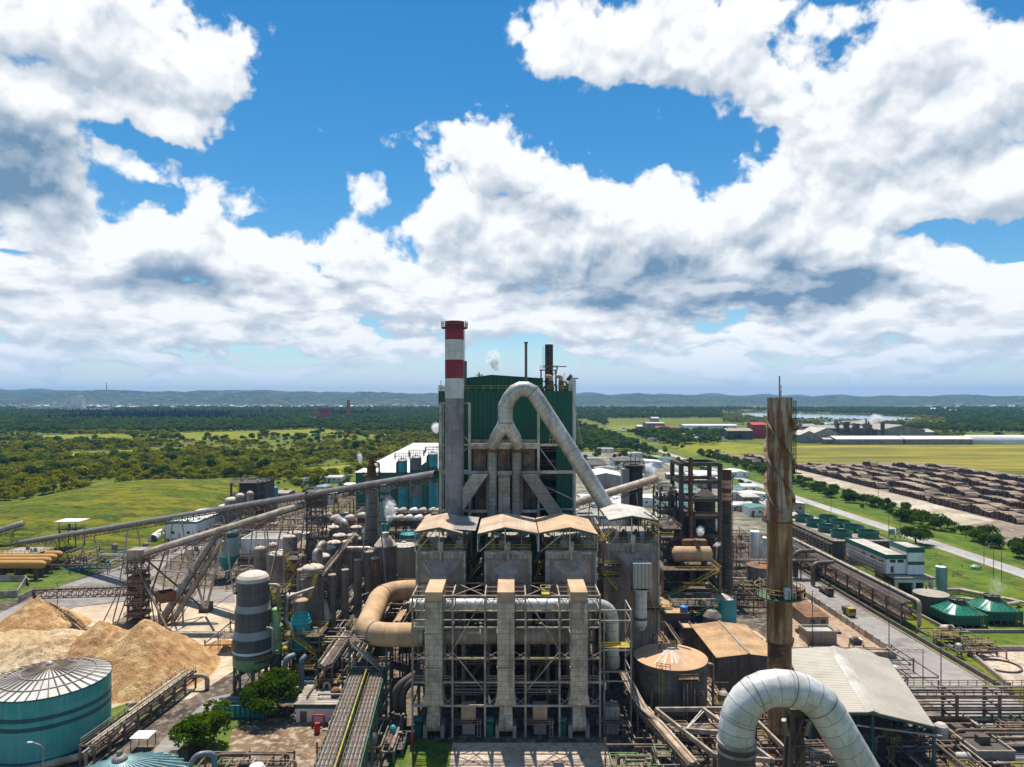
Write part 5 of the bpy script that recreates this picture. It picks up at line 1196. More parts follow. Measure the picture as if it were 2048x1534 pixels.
# tall stepped grey vessel
x,y=XA(506,176),176.0; o=root('digester','tall grey stepped vessel with pale bands standing on legs beside the chip slab','vessel',(x,y,0))
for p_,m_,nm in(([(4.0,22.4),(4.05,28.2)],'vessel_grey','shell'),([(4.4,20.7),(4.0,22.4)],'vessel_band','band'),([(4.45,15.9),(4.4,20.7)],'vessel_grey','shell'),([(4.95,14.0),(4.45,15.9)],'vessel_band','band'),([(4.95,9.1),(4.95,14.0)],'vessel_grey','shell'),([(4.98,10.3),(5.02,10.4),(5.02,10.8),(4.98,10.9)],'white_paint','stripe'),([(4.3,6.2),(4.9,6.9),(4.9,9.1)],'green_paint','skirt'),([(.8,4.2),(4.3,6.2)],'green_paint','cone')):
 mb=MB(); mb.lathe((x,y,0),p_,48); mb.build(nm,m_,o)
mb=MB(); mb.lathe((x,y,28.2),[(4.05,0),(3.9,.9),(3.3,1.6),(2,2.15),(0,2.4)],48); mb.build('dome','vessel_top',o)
for i in range(8):a=6.283*(i+.5)/8; bar('leg',(x+4.4*math.cos(a),y+4.4*math.sin(a),.1),(x+4.5*math.cos(a),y+4.5*math.sin(a),6.9),.45,'green_steel',o); a2=a+.785; bar('brace',(x+4.4*math.cos(a),y+4.4*math.sin(a),.5),(x+4.4*math.cos(a2),y+4.4*math.sin(a2),6.5),.2,'green_steel',o)
for z in(13.0,):pipe('pipe',[(x+4.4,y-2.6,16.8),(x+6.2,y-3.2,16.8),(x+6.2,y-3.2,11),(x+7.5,y-3,11)],.3,'pipe_grey',o)
ring_platform(o,x,y,8.6,4.9,6.0,'steel_brown','yellow',-1.2,.9,10)
mb=MB(); mb.tube((x-3.2,y-2.6,25.6),(x-3.6,y-3.0,25.6),.3,10); mb.build('manhole','steel_dark',o)
pipe('pipe',[(x-3.4,y-3.4,1),(x-3.4,y-3.4,4.2),(x-1,y-1,5.4)],.45,'pipe_dark',o); pipe('pipe',[(x+3.9,y,27),(x+6.5,y,27),(x+6.5,y,20)],.35,'pipe_grey',o)
# green segmented column
x,y=XA(552,177),177.0; o=root('wash_column','slim light green column of stacked rings beside the tall grey vessel','column',(x,y,0)); mb=MB()
prof=[(1.15,20.2)]; z=20.2
mb.lathe((x,y,0),[(1.15,16.9),(1.15,20.2)],24); mb.lathe((x,y,0),[(1.75,16.2),(1.15,16.9)],24)
for i in range(6):mb.lathe((x,y,0),[(1.5,9.1+i*1.2),(1.5,9.2+i*1.2),(1.42,10.25+i*1.2),(1.62,10.3+i*1.2),(1.5,10.3+i*1.2)],24)
mb.dome((x,y,20.2),1.15,.7,24); mb.build('shell','green_paint',o); mb=MB(); mb.lathe((x,y,0),[(1.35,5.2),(1.5,8.2),(1.5,9.1)],24); mb.build('base','green_steel',o)
for i in range(4):a=.785+1.571*i; bar('leg',(x+1.2*math.cos(a),y+1.2*math.sin(a),.1),(x+1.2*math.cos(a),y+1.2*math.sin(a),6),.3,'green_steel',o)
mb=MB(); mb.dome((x+2.6,y-.6,10.2),.9,.9,16); mb.lathe((x+2.6,y-.6,10.2),[(.3,-.9),(.9,0)],16); mb.build('valve_body','yellow',o)
# teal column with a tan cap
x,y=XA(602,180),180.0; o=root('wash_column','teal column of glossy rings with a tan dusted cap','column',(x,y,0)); mb=MB()
mb.lathe((x,y,0),[(2.35,9.3),(2.4,13.5),(2.55,16)],32)
for i in range(3):mb.lathe((x,y,0),[(2.75-i*.28,16+i*.85),(2.8-i*.28,16.15+i*.85),(2.45-i*.28,16.8+i*.85),(2.45-i*.28,16.85+i*.85)],32)
for i in range(4):mb.lathe((x,y,0),[(2.4,10.2+i*1.5),(2.6,10.25+i*1.5),(2.6,10.45+i*1.5),(2.4,10.5+i*1.5)],32)
mb.lathe((x,y,0),[(1.8,18.5),(1.8,19.4)],32); mb.build('shell','teal_bright',o); mb=MB(); mb.lathe((x,y,0),[(1.85,19.4),(1.85,21.7)],32); mb.build('cap_wall','tank_warm',o); mb=MB(); mb.dome((x,y,21.7),1.85,.7,32); mb.build('cap','dust_tan',o)
for i in range(4):a=.785+1.571*i; bar('leg',(x+2*math.cos(a),y+2*math.sin(a),.1),(x+2*math.cos(a),y+2*math.sin(a),9.5),.35,'green_steel',o)
for k,pth in enumerate(([(500,1180),(500,1180)],)):pass
o=root('vapour_pipe','grey pipe that snakes down between the green and the teal columns','pipe',(XA(575,177),177,8)); pipe('pipe',[D(628,1176,184),D(575,1194,178),D(573,1243,177),D(586,1262,177),D(579,1284,177),D(566,1290,177)],.42,'pipe_grey',o,1.2)
o=root('vapour_duct','fat pale elbow duct behind the teal column','pipe',(XA(630,190),190,15)); mb=MB(); mb.sweep(fillet([D(575,1196,192),D(640,1194,192),D(654,1240,192)],3.4,8),1.5,20); mb.build('pipe','clad_light',o)
o=root('vapour_duct','small curved duct elbow at the foot of the columns','pipe',(XA(572,172),172,4)); pipe('pipe',[D(590,1310,174),D(572,1316,172),D(568,1350,172)],.75,'pipe_blue',o,2.2,14)
o=root('vapour_duct','straight blue upright duct with a rusty bent top near the columns','pipe',(XA(604,170),170,4)); pipe('pipe',[D(603,1392,170),D(603,1320,170),D(612,1312,171)],.7,'pipe_blue',o,1.0,12)
# dome-topped evaporator bodies
EV=[(626,1129,43,190),(642,1107,35,205),(656,1091,31,220),(668,1081,28,233),(679,1067,27,247),(666,1051,25,262),(675,1046,23,277),(705,1067,23,249),(712,1051,23,265),(580,1069,27,226),(591,1062,25,241)]
EL=['widest tan-domed evaporator at the near end of the evaporator row','second tan-domed evaporator from the near end of the row','third tan-domed evaporator from the near end of the row','fourth tan-domed evaporator from the near end of the row','fifth tan-domed evaporator from the near end of the row','sixth tan-domed evaporator from the near end of the row','farthest tan-domed evaporator of the long row','nearer tan-domed evaporator of the pair beside the concrete stack','farther tan-domed evaporator of the pair beside the concrete stack','slender evaporator with a dark round manhole near the top','slender evaporator half hidden behind the one with a manhole']
for(px,rt,wd,Y),lb in zip(EV,EL):
 r=wd*Y/F/2; z=ZA(rt+wd*.16,Y)
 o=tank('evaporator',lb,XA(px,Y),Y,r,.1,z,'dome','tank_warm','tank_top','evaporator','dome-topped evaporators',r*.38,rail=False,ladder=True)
 if px<610 and Y<230:mb=MB(); mb.tube((XA(px,Y)+.5,Y-r-.15,z-1.6),(XA(px,Y)+.5,Y-r+.2,z-1.6),.4,12); mb.build('manhole','steel_dark',o)
for k,(a,b_,rr,lab)in enumerate((((630,1120,196),(640,1150,199),.8,'bent grey pipe hugging the widest evaporator'),((648,1101,212),(636,1110,207),1.0,'pale pipe arch behind the widest evaporator'),((675,1050,270),(690,1060,262),1.4,'pale pipe arch over the far evaporators'))):
 A,B_=D(*a),D(*b_); o=root('vapour_pipe',lab,'pipe',A); pipe('pipe',[A,(A[0],A[1],A[2]+2.4),(B_[0],B_[1],A[2]+2.4),(B_[0],B_[1],B_[2]-6)],rr,'pipe_grey',o,2.4,14)
o=root('vapour_pipe','long grey pipe from the evaporators bending down at the conical tank','pipe',(XA(720,225),225,18)); pipe('pipe',[D(692,1098,226),D(748,1098,226),D(752,1140,226)],.95,'pipe_grey',o,2.5,16)
o=root('vapour_pipe','slim upright grey pipe with a funnel top between evaporators','pipe',(XA(710,222),222,5)); mb=MB(); mb.lathe((XA(710,222),222,0),[(.45,.1),(.45,12),(1.3,15),(1.3,15.4)],16); mb.build('pipe','pipe_grey',o)
o=root('catwalk','long railed catwalk stepping down along the tops of the evaporators','catwalk',(XA(660,215),215,24)); cw=[D(708,1070,244),D(690,1092,228),D(668,1120,205),D(642,1152,188),D(600,1160,186)]; mb=MB()
for a,b_ in zip(cw,cw[1:]):mb.beam(a,b_,1.2,.15)
mb.build('deck','steel_brown',o); mb=MB(); mb.rail(cw,1.3,w=.12); mb.rail([(a[0]+1.1,a[1]+.4,a[2])for a in cw],1.3,w=.12); mb.build('railing','steel_tan',o)
mb=MB(); mb.stair(D(618,1198,184),D(634,1148,186),.9); mb.build('stair','yellow',o)
tank('dissolving_tank','short grey-brown tank with a small cone and rust streaks behind the yellow platforms',XA(617,236),236,4.3,.1,ZA(1092,236),'steep','tank_warm','tank_top',rh=3.8,rail='y')
tank('storage_tank','wide flat-roofed brown tank behind the tall grey vessel',XA(562,240),240,4.4,.1,ZA(1106,240),'cone','tank_warm','vessel_top',rh=.8)
tank('conical_tank','brown tank with a tall rust-streaked cone roof beside the third canopy side',XA(771,228),228,3.75,.1,ZA(1090,228),'steep','tank_warm','tank_top',rh=3.4,rail=False)
tank('storage_tank','wide beige tank partly hidden behind the cone-roofed tank',XA(808,238),238,4.6,.1,ZA(1090,238),'cone','tank_beige','tank_beige',rh=.9,ladder=False)
tank('storage_tank','low teal tank with a ribbed teal roof near the first canopy',XA(818,258),258,3.4,.1,ZA(1068,258),'cone','teal_bright','teal_bright',rh=.9,ladder=False)
for k,px in enumerate((763,772)):tank('scrubber',['small teal pressure vessel nearest the concrete stack above the cone-roofed tank','small teal pressure vessel beside the steam jet'][k],XA(px,231),231.5,.75,ZA(1066,231),ZA(1050,231),'dome','teal_bright','teal_bright','vessel','pair of small teal vessels',.6,rail=False,ladder=False,legs=4)
tank('small_tank','small brown pot with a tan lid on the pipe deck beside the evaporators',XA(750,208),208,1.3,15.5,ZA(1117,208),'dome','rust','tank_top',rh=.7,legs=4,rail=False)
tower('yellow-railed stair tower between the slender evaporators and the stepped vessel',XA(572,212),XA(596,212),212,217,[6,11,16,21,25],'steel_dark','yellow',seed=3)
tower('yellow-railed platform next to the top of the tall grey vessel',XA(545,184),XA(572,184),183,187,[5,10,15,19.5,23],'green_steel','yellow',seed=4)
tower('yellow and green platform wrapped around the teal ringed column',XA(588,178),XA(642,178),176.5,184,[5,9,13.5],'green_steel','yellow',seed=5,gear=3)
tower('green steel frame behind the tan-capped teal column',XA(608,192),XA(648,192),191,197,[6,12,18,21.5],'green_steel','steel_tan',seed=6)
# concrete stack with platforms
x,y=XA(743,255),255.0; o=root('concrete_stack','blocky grey concrete stack with a rusty yellow platform crown','stack',(x,y,0)); z1=ZA(952,255)
mb=MB(); mb.lathe((x,y,0),[(2.55,.1),(2.15,z1),(2.5,z1+.3)],24,smooth=False); mb.build('shaft','concrete_stack',o)
for i in range(8):z=6+i*5; mb=MB(); mb.lathe((x,y,0),[(2.56-i*.045,z),(2.66-i*.045,z),(2.66-i*.045,z+.3),(2.56-i*.045,z+.3)],24); mb.build('band','concrete_dark',o)
ring_platform(o,x,y,z1+.2,1.6,3.3,'steel_brown','yellow'); mb=MB(); mb.lathe((x,y,0),[(1.7,z1),(1.7,z1+3.6),(1.0,z1+4.2),(1.0,z1+6.8),(.8,z1+6.8)],18); mb.build('steel_top','rust',o)
ring_platform(o,x,y,z1+3.3,1.6,2.7,'rust','yellow'); ring_platform(o,x,y,z1+6.2,1.0,1.9,'rust','steel_brown')
pipe('pipe',[(x+2.9,y,2),(x+2.9,y,z1+5),(x+1,y,z1+5)],.3,'rust',o); mb=MB(); mb.ladder((x+2.5,y-1.6,2),(x+2.3,y-1.6,z1),.7); mb.build('ladder','yellow',o)
# conveyors and stacker
conveyor('longest hooded conveyor rising from the far field edge to the boiler house',(-243,336,3.5),(-22.6,204.5,52),1.65,(.12,.25,.38,.5,.6,.69,.79,.9),'hood','steel_brown')
conveyor('second hooded conveyor rising from the chip stacker to the transfer tower',(-122.5,226,23.2),(-70.6,232,38.6),1.6,(),'pipe_tan','steel_brown')
o=root('a_frame','tall pale A-frame trestle with four legs on concrete footings under the second conveyor','trestle',(-100,228,0))
FT=Vector(D(412,1222,236))
for ft in((412,1222),(282,1246),(366,1186)):p=Vector(G(*ft)); BX(p.x-1.8,p.x+1.8,p.y-1.8,p.y+1.8,.05,3.0 if ft[0]==412 else 1.6).build('footing','concrete_dark',o)
for a,b_,w_,m_,ya,yb in(((413,1216),(446,1082),.6,'steel_white',235.5,231),((409,1216),(372,1096),.6,'steel_white',235.5,230),((406,1216),(284,1112),.6,'steel_brown',235.5,227),((366,1180),(385,1095),.5,'steel_white',262,233),((340,1200),(372,1100),.45,'steel_grey',250,231),((284,1240),(330,1104),.45,'steel_brown',229,228)):bar('leg',D(*a,ya),D(*b_,yb),w_,m_,o)
for a,b_ in(((318,1141),(430,1150)),((350,1168),(424,1172)),((300,1120),(380,1124)),((388,1150),(436,1126))):bar('tie',D(*a,233),D(*b_,233.5),.34,'steel_grey',o)
for dx,lab in((0,'fat grey inclined pipe gallery rising from the stacker base to the second conveyor'),(3.4,'thin inclined pipe gallery beside the fat one under the second conveyor')):
 o=root('pipe_gallery',lab,'conveyor',(-117+dx,222,1)); mb=MB(); a,b_=Vector((-116+dx,226,1.5)),Vector((-103.5+dx,238,27)); mb.tube(a,b_,1.25 if not dx else.7,16); mb.build('tube','pipe_tan' if dx else 'pipe_grey',o); mb=MB(); mb.truss(a+Vector((0,0,-1)),b_+Vector((0,0,-1)),2.6,1.6,3,.16); mb.build('truss','steel_brown',o)
 # transfer tower
def lattice(label,x,y,hw,zt,m_='steel_brown',cat='tower',bays=8,name='lattice_tower',gear=0):
 o=root(name,label,cat,(x,y,0))
 for sx in(-1,1):
  for sy in(-1,1):bar('leg',(x+sx*hw,y+sy*hw,.1),(x+sx*hw,y+sy*hw,zt),.36,m_,o)
 mb=MB()
 for i in range(bays):
  z0,z1=zt*i/bays,zt*(i+1)/bays
  for(ax,ay),(bx_,by_)in(((-1,-1),(1,-1)),((1,-1),(1,1)),((1,1),(-1,1)),((-1,1),(-1,-1))):
   p,q=(x+ax*hw,y+ay*hw),(x+bx_*hw,y+by_*hw); p,q=(p,q)if i%2 else(q,p); mb.beam((*p,z0),(*q,z1),.2,caps=False); mb.beam((*p,z1),(*q,z1),.22,caps=False)
 mb.build('bracing',m_,o)
 for i in range(gear):
  z=zt*(i+1)/(gear+1); BX(x-hw-.8,x+hw+.8,y-hw-.8,y+hw+.8,z,z+.2).build('platform','steel_dark',o); mb=MB(); mb.rail([(x-hw-.8,y-hw-.8,z),(x+hw+.8,y-hw-.8,z),(x+hw+.8,y+hw+.8,z),(x-hw-.8,y+hw+.8,z)],1.2,True,2,.11); mb.build('railing','steel_tan',o)
 return o
o=lattice('dark lattice transfer tower where the two long conveyors meet',-67,234,2.6,41,'steel_dark',bays=10,gear=5); BX(-70,-64,231,237,38,43.5).build('head_house','steel_dark',o); mb=MB(); mb.rail([(-70.5,230.5,43.5),(-63.5,230.5,43.5),(-63.5,237.5,43.5),(-70.5,237.5,43.5)],1.4,True,2,.13); mb.build('railing','steel_tan',o)
x,y=-124,226.5; o=lattice('rust-brown lattice tower of the chip stacker with the long boom',x,y,2.3,24.5,'steel_brown',bays=8,name='chip_stacker',gear=6,cat='stacker')
for i in range(7):z=1+i*2.4; mb=MB(); mb.box(x-2+rnd.uniform(-1,1),x+2+rnd.uniform(-1,1.4),y-2,y+2,z,z+rnd.uniform(.6,1.6)); mb.build('drive_box',rnd.choice(['rust','steel_dark','steel_brown']),o)
BX(x-2.6,x+2.6,y-2.6,y+2.6,22.4,25.2).build('head_house','concrete',o); BX(x-7,x+9,y-6,y+5,.1,1.4).build('turntable','steel_brown',o)
mb=MB(); mb.truss((x+3,y,12.2),(-157.5,226.2,11.2),2.6,2.2,2.4,.24); mb.rail([(x,y-1.6,12.3),(-157.5,224.6,11.3)],1.4,w=.12,step=2); mb.build('boom','steel_brown',o); mb=MB(); mb.beam((x,y,12.5),(-158.5,226.2,11.6),1.3,.35); mb.build('belt','steel_dark',o)
mb=MB(); mb.beam((-158.6,226.2,11.6),(-157.4,225,9.0),.9,.5); mb.build('chute','steel_dark',o)
for dx in(-9,-4,6):
 for sy in(-2.5,2.5):bar('strut',(x+dx-1.5*(1 if dx<0 else-1),y+sy*1.4,.1),(x+dx*.7,y+sy*.3,11),.3,'steel_brown',o)
mb=MB(); mb.lathe((x+10.5,y-2.5,0),[(2,8.4),(3.2,8.6),(3.4,11.8),(3.2,11.8)],4,smooth=False); mb.build('hopper','rust',o)
for sx in(-2,2):bar('hopper_leg',(x+10.5+sx,y-2.5,.1),(x+10.5+sx,y-2.5,8.6),.35,'steel_brown',o)
bar('strut',(x-1,y-2,23),(x+18,y-14,.5),.5,'steel_brown',o); bar('strut',(x+7,y-3,12),(x+15,y-14,.5),.4,'steel_brown',o)
o=root('reclaimer','low toothed chain reclaimer lying behind the chip piles','reclaimer',(-136,216,0)); mb=MB()
mb.beam((-147,224,1.2),(-131,208,1.6),1.6,.7)
for i in range(22):c_=Vector((-147,224,1.6)).lerp(Vector((-131,208,2.0)),i/21); mb.beam(c_+Vector((-.9,-.9,0)),c_+Vector((.7,.7,.9)),.22,.5)
mb.build('chain','steel_dark',o)
# far-left conveyor stub and hut
conveyor('short hooded conveyor end above the far end of the longest conveyor',(-262,330,6.5),(-243,340,12.5),2.0,(.75,),'pipe_grey','steel_dark')
tower('small canopy hut on stilts over the far end of the longest conveyor',-219,-211,330,337,[11.5],'steel_dark','steel_tan',stair=False,gear=1,name='canopy_hut'); o=root('hut_roof','flat pale roof slab of the stilted hut above the conveyor','roof',(-215,333,16)); BX(-221,-209,329,338,15.2,15.6).build('sheet','roof_white',o);
for xx in(-219,-211):bar('post',(xx,330,11.5),(xx,330,15.2),.25,'steel_dark',o)
shed('pump_house','small white building with a teal eave under the longest conveyor',XA(330,352),XA(392,352),352,392,11.5,.6,'white_wall','roof_white','y',trim='teal_bright',wins=2)
o=root('drum','white cylinder with one dark end lying on the grass by the white building','drum',(XA(313,356),356,0)); mb=MB(); mb.tube((XA(305,352),352,2.4),(XA(322,368),368,2.4),2.3,20); mb.build('shell','white_paint',o); mb=MB(); mb.tube((XA(305,352)+.01,351.85,2.4),(XA(305,352)+.02,352,2.4),2.35,20); mb.build('end_cap','steel_dark',o)
for i in range(4):
 o=root('digester_pipe',['orange painted cylinder nearest the grey wall','orange painted cylinder second from the grey wall','orange painted cylinder third from the grey wall','orange painted cylinder farthest from the grey wall'][i],'cylinder',(-210,283+i*6,6),'orange cylinders lying in a row'); Y=283+i*6; xr=XA(92+i*11,Y); mb=MB(); mb.sweep([(xr-40,Y,6.2),(xr-2,Y,6.2),(xr-.8,Y,6.2),(xr,Y,6.2)],1.7,20,True,[1.7,1.7,1.4,.5]); mb.build('shell','pipe_orange',o)
 for dx in(4,12,20,28):BX(xr-dx-.4,xr-dx+.4,Y-1.2,Y+1.2,.1,4.8).build('saddle','steel_dark',o)
tower('steel deck with posts and yellow edge behind the orange cylinders',-222,-206,296,308,[8.0],'steel_brown','yellow',stair=False,gear=3,seed=11,brace=False,deck='concrete')
for k,(px,rw,Y)in enumerate(((70,1112,318),(70,1100,330))):pass
# teal silo with hopper
x,y=XA(455,285),285.0; o=root('hopper_silo','pale teal silo with a dark band and a hopper bottom on teal legs','silo',(x,y,0)); r=4.6
for p_,m_,nm in(([(r,9.6),(r,17.4)],'teal_pale','shell'),([(r+.03,17.4),(r+.03,19.4),(0,19.8)],'teal_dark','band'),([(1.0,2.6),(r,9.6)],'teal_bright','hopper')):mb=MB(); mb.lathe((x,y,0),p_,36); mb.build(nm,m_,o)
for i in range(4):a=.5+1.571*i; bar('leg',(x+r*math.cos(a),y+r*math.sin(a),.1),(x+r*math.cos(a),y+r*math.sin(a),10.5),.7,'teal_bright',o)
for sz in(1.2,5.5):mb=MB(); mb.rail([(x+(r+1)*math.cos(a),y+(r+1)*math.sin(a),sz)for a in[i*.7854 for i in range(8)]],1.1,True,3,.12); mb.build('railing','steel_brown',o)
shed('bleach_tower_house','long white building with a dark railed lower storey behind the teal hopper silo',XA(482,288),XA(592,288),288,304,15.2,0,'white_wall','concrete',flat=True,wins=0,door=False)
o=root('railed_gallery','dark railed gallery along the lower storey of the long white building','gallery',(XA(540,285),285,0)); mb=MB(); mb.box(XA(481,286),XA(593,286),284.5,287.9,.1,9.6); mb.build('storey','concrete_dark',o)
for i in range(5):mb=MB(); mb.rail([(XA(481,286),284.2,1.5+i*2.1),(XA(593,286),284.2,1.5+i*2.1)],1.2,w=.14,step=2.6); mb.build('railing','steel_grey',o)
o=root('a_frame','slim pale ladder-like trestle in front of the dark railed gallery','trestle',(XA(520,262),262,0))
for a,b_ in(((507,1160),(513,1062)),((536,1160),(529,1062))):A=Vector(G(*a)); bar('leg',A,(XA(b_[0],A.y),A.y,ZA(b_[1],A.y)),.4,'steel_white',o)
for k in range(4):Y=G(507,1160)[1]; rw=1078+k*22; bar('tie',(XA(507+(6*(1160-rw)/98),Y),Y,ZA(rw,Y)),(XA(536-(7*(1160-rw)/98),Y),Y,ZA(rw,Y)),.3,'steel_white',o)
o=root('a_frame','splayed pale trestle legs under the second conveyor near its top end','trestle',(XA(560,235),235,0));
for a,b_ in(((542,1150),(566,1040)),((598,1120),(578,1030))):bar('leg',D(*a,236),D(*b_,232),.4,'steel_white',o)
# far-left process block beyond the conveyor
x0,x1=XA(468,400),XA(522,400); tower('raw concrete process tower with equipment on its roof beyond the longest conveyor',x0,x1,396,410,[12,19,26],'concrete_dark','steel_tan','process_tower','tower',stair=False,gear=6,seed=21,post=1.0,deck='concrete_dark')
o=shed('process_block','dark concrete block with a white end wall behind the raw concrete tower',XA(478,404),XA(530,404),404,420,25,0,'concrete_dark','concrete',flat=True,wins=0,door=False)
for k,(px,rw,w_)in enumerate(((447,1010,22),(463,996,26),(480,988,18),(500,984,14))):Y=385-k*4; tank('storage_tank',['white-topped tank closest to the grass mound','biggest white-topped tank in the group by the grass mound','white-topped tank beside the raw concrete tower','smallest white-topped tank under the raw concrete tower'][k],XA(px,Y),Y,w_*Y/F/2,.1,ZA(rw+5,Y),'dome',['teal_pale','tank_warm','tank_warm','tank_warm'][k],'vessel_top',group='white-topped tanks by the mound',rh=2,rail='s')
tank('storage_tank','small teal tank on the lawn behind the raw concrete tower',XA(545,455),455,3.6,.1,16,'flat','teal_bright','teal_pale',ladder=False)
# green bagasse warehouse and silos
x0,x1,y0,y1=-98.5,-15,430.0,660.0; o=root('warehouse','huge green walled warehouse with a white roof beyond the concrete stack','building',(-60,y0,0)); h=28.4
BX(x0,x1,y0,y1,.1,h).build('wall','green_shed',o)
mb=MB(); mb.quad((x0-.6,y0-.6,h+.05),(x1+.6,y0-.6,h+.05),(x1+.6,y1+1,h+3.6),(x0+3,y1+1,h+3.6)); mb.quad((x0-.6,y1+1,h-.4),(x0-.6,y0-.6,h+.05),(x0+3,y0-.6,h+.06),(x0+3,y1+1,h+3.6)); mb.build('roof','roof_white',o)
mb=MB(); pts=[(-66,418,.1),(-40,418,.1),(-40,418,26),(-53,418,36),(-66,418,26)]; mb.face(pts,[(p[0],p[2])for p in pts]); bk=[(a,429.9,c_)for a,b_,c_ in pts]
for i in(2,3):mb.quad(pts[i+1],pts[i],bk[i],bk[i+1])
mb.quad(pts[0],pts[4],bk[4],bk[0]); mb.quad(pts[2],pts[1],bk[1],bk[2]); mb.build('gable_bay','green_shed',o)
for k,(px,w_,rt,m_,lab)in enumerate(((805,19,921,'teal_bright','slender teal silo nearest the concrete stack'),(833,20,915,'stack_grey','slender grey-topped silo between two teal silos'),(866,20,908,'teal_bright','slender teal silo closest to the boiler house'))):
 Y=372.0; x=XA(px,Y); r=w_*Y/F/2; o=tank('silo',lab,x,Y,r,.1,ZA(rt,Y),'cone',m_,'steel_grey','silo','slender silos before the warehouse',1.0,rail='s',ladder=False)
 for f in(.80,.66):mb=MB(); zz=ZA(rt,Y)*f; mb.lathe((x,Y,0),[(r+.03,zz),(r+.05,zz),(r+.05,zz+2.2),(r+.03,zz+2.2)],30); mb.build('band','teal_dark',o)
 mb=MB(); mb.lathe((x,Y,0),[(r+.04,.2),(r+.04,ZA(rt,Y)*.5)],30); mb.build('lower_shell','teal_bright',o)
 pipe('fill_pipe',[(x-r-.3,Y-1,.5),(x-r-.3,Y-1,ZA(rt,Y)-1),(x,Y-1,ZA(rt,Y)+.5)],.5,'rust' if k!=1 else 'pipe_grey',o)
 mb=MB(); mb.rail([(x-4,Y-3,ZA(rt,Y)+.6),(x+4,Y-3,ZA(rt,Y)+.6),(x+4,Y+3,ZA(rt,Y)+.6),(x-4,Y+3,ZA(rt,Y)+.6)],3.2,True,2,.2); mb.build('top_rails','steel_brown',o)
o=tank('silo','teal tank with two dark bands right behind the concrete stack',XA(769,320),320,2.75,.1,ZA(972,320),'dome','teal_pale','teal_pale','silo',rail=False,ladder=True)
for rw in(982,995):zz=ZA(rw,320); mb=MB(); mb.lathe((XA(769,320),320,0),[(2.77,zz-1.6),(2.8,zz-1.6),(2.8,zz),(2.77,zz)],30); mb.build('band','teal_dark',o)
tower('yellow steel frame tower with stairs under the longest conveyor',XA(671,300),XA(702,300),298,305,[10,17,24,30],'yellow','yellow','stair_tower','tower',seed=31,post=.6,gear=1)
tower('yellow ladder tower at the foot of the boiler house frame',XA(864,250),XA(876,250),249,253,[12,19,26,33],'yellow','yellow','stair_tower','tower',seed=32,post=.4,gear=0,stair=False)
# drum filters: rows of white drums
k=0
for Y,rw,xs in((330,1022,(790,806,828,846,866,880)),(292,1037,(672,700,784,800,818,838,858)),(316,1032,(655,690,724))):
 for px in xs:
  k+=1; x=XA(px,Y); z=ZA(rw,Y); o=root('drum_filter','white hooded drum filter in the rows before the green warehouse','drum filter',(x,Y,0),'white drum filters before the green warehouse'); mb=MB(); mb.sweep([(x-1.3,Y-1.5,z),(x-1.0,Y-1,z),(x+.2,Y+2.6,z),(x+.4,Y+3.2,z)],1.5,14,True,[.7,1.5,1.5,.7]); mb.build('drum','tank_beige' if k%3 else 'white_paint',o); BX(x-1.8,x+1.8,Y-1.6,Y+3,z-3,z-.6).build('vat','concrete_dark' if k%2 else 'rust',o); mb=MB(); mb.rail([(x-2,Y-1.8,z-1),(x+2,Y-1.8,z-1)],1.1,w=.12); mb.build('railing','steel_tan',o)
  for sx in(-1.5,1.5):bar('leg',(x+sx,Y,.1),(x+sx,Y,z-3),.4,'steel_dark',o)
for Y0_,Y1_,z,a,b_,lab in((288,298,17.5,640,890,'long dark concrete floor slab carrying the nearer row of white drums'),(326,336,16,640,890,'long dark concrete floor slab carrying the farther row of white drums')):
 o=root('washer_floor',lab,'platform',(XA(760,Y0_),Y0_,0)); mb=MB(); mb.box(XA(a,Y0_),XA(b_,Y0_),Y0_,Y1_,z,z+.5); mb.build('slab','concrete_dark',o); mb=MB(); mb.rail([(XA(a,Y0_),Y0_,z+.5),(XA(b_,Y0_),Y0_,z+.5)],1.2,w=.13); mb.build('railing','steel_tan',o)
 for i in range(9):x=XA(a,Y0_)+(XA(b_,Y0_)-XA(a,Y0_))*i/8; bar('column',(x,Y0_+.5,.1),(x,Y0_+.5,z),.6,'concrete_dark',o)
 # bottom-left: pipes, sheds, trays
rack('slanting pipe run with railings between the teal tank and the tree',(-86.5,139),(-83.5,177),3.0,[2.4,4.2],3,5,'steel_brown',('pipe_tan','pipe_grey','pipe_tan'),41,rail='steel_tan')
o=root('water_main','tan ground pipe curling round the foot of the teal tank','pipe',(-92,141,1)); pipe('pipe',[(-104,131,1),(-95,137,1),(-88,141,1.4),(-84.5,152,2.2)],.8,'pipe_tan',o,3,14); pipe('branch',[(-92,163,2),(-85,163.5,2),(-84,163.5,4)],.6,'pipe_tan',o)
o=root('water_main','tan goose-neck pipe standing at the end of the slanting pipe run','pipe',(-82,177,1)); pipe('pipe',[(-83,176,3.6),(-78.6,176,3.6),(-78.6,176,.3)],.6,'pipe_tan',o)
o=root('open_canopy','small white flat canopy on thin posts beside the slanting pipe run','canopy',(-78.5,146,0)); BX(-81,-77,144.4,148,2.9,3.05).build('roof','roof_white',o)
for xx in(-80.8,-77.2):
 for yy in(144.6,147.8):bar('post',(xx,yy,.1),(xx,yy,2.9),.14,'steel_dark',o)
o=root('trough','grey open concrete trough with a bent pipe beside the tree','trough',(-66,149,0)); BX(-69,-67,141,149,.1,2.4).build('wall','concrete_dark',o); BX(-68.7,-67.3,141.3,148.7,2.4,2.45).build('basin','steel_dark',o); pipe('pipe',[(-70.8,141,.2),(-70.8,141,2),(-69,141,2)],.35,'pipe_tan',o)
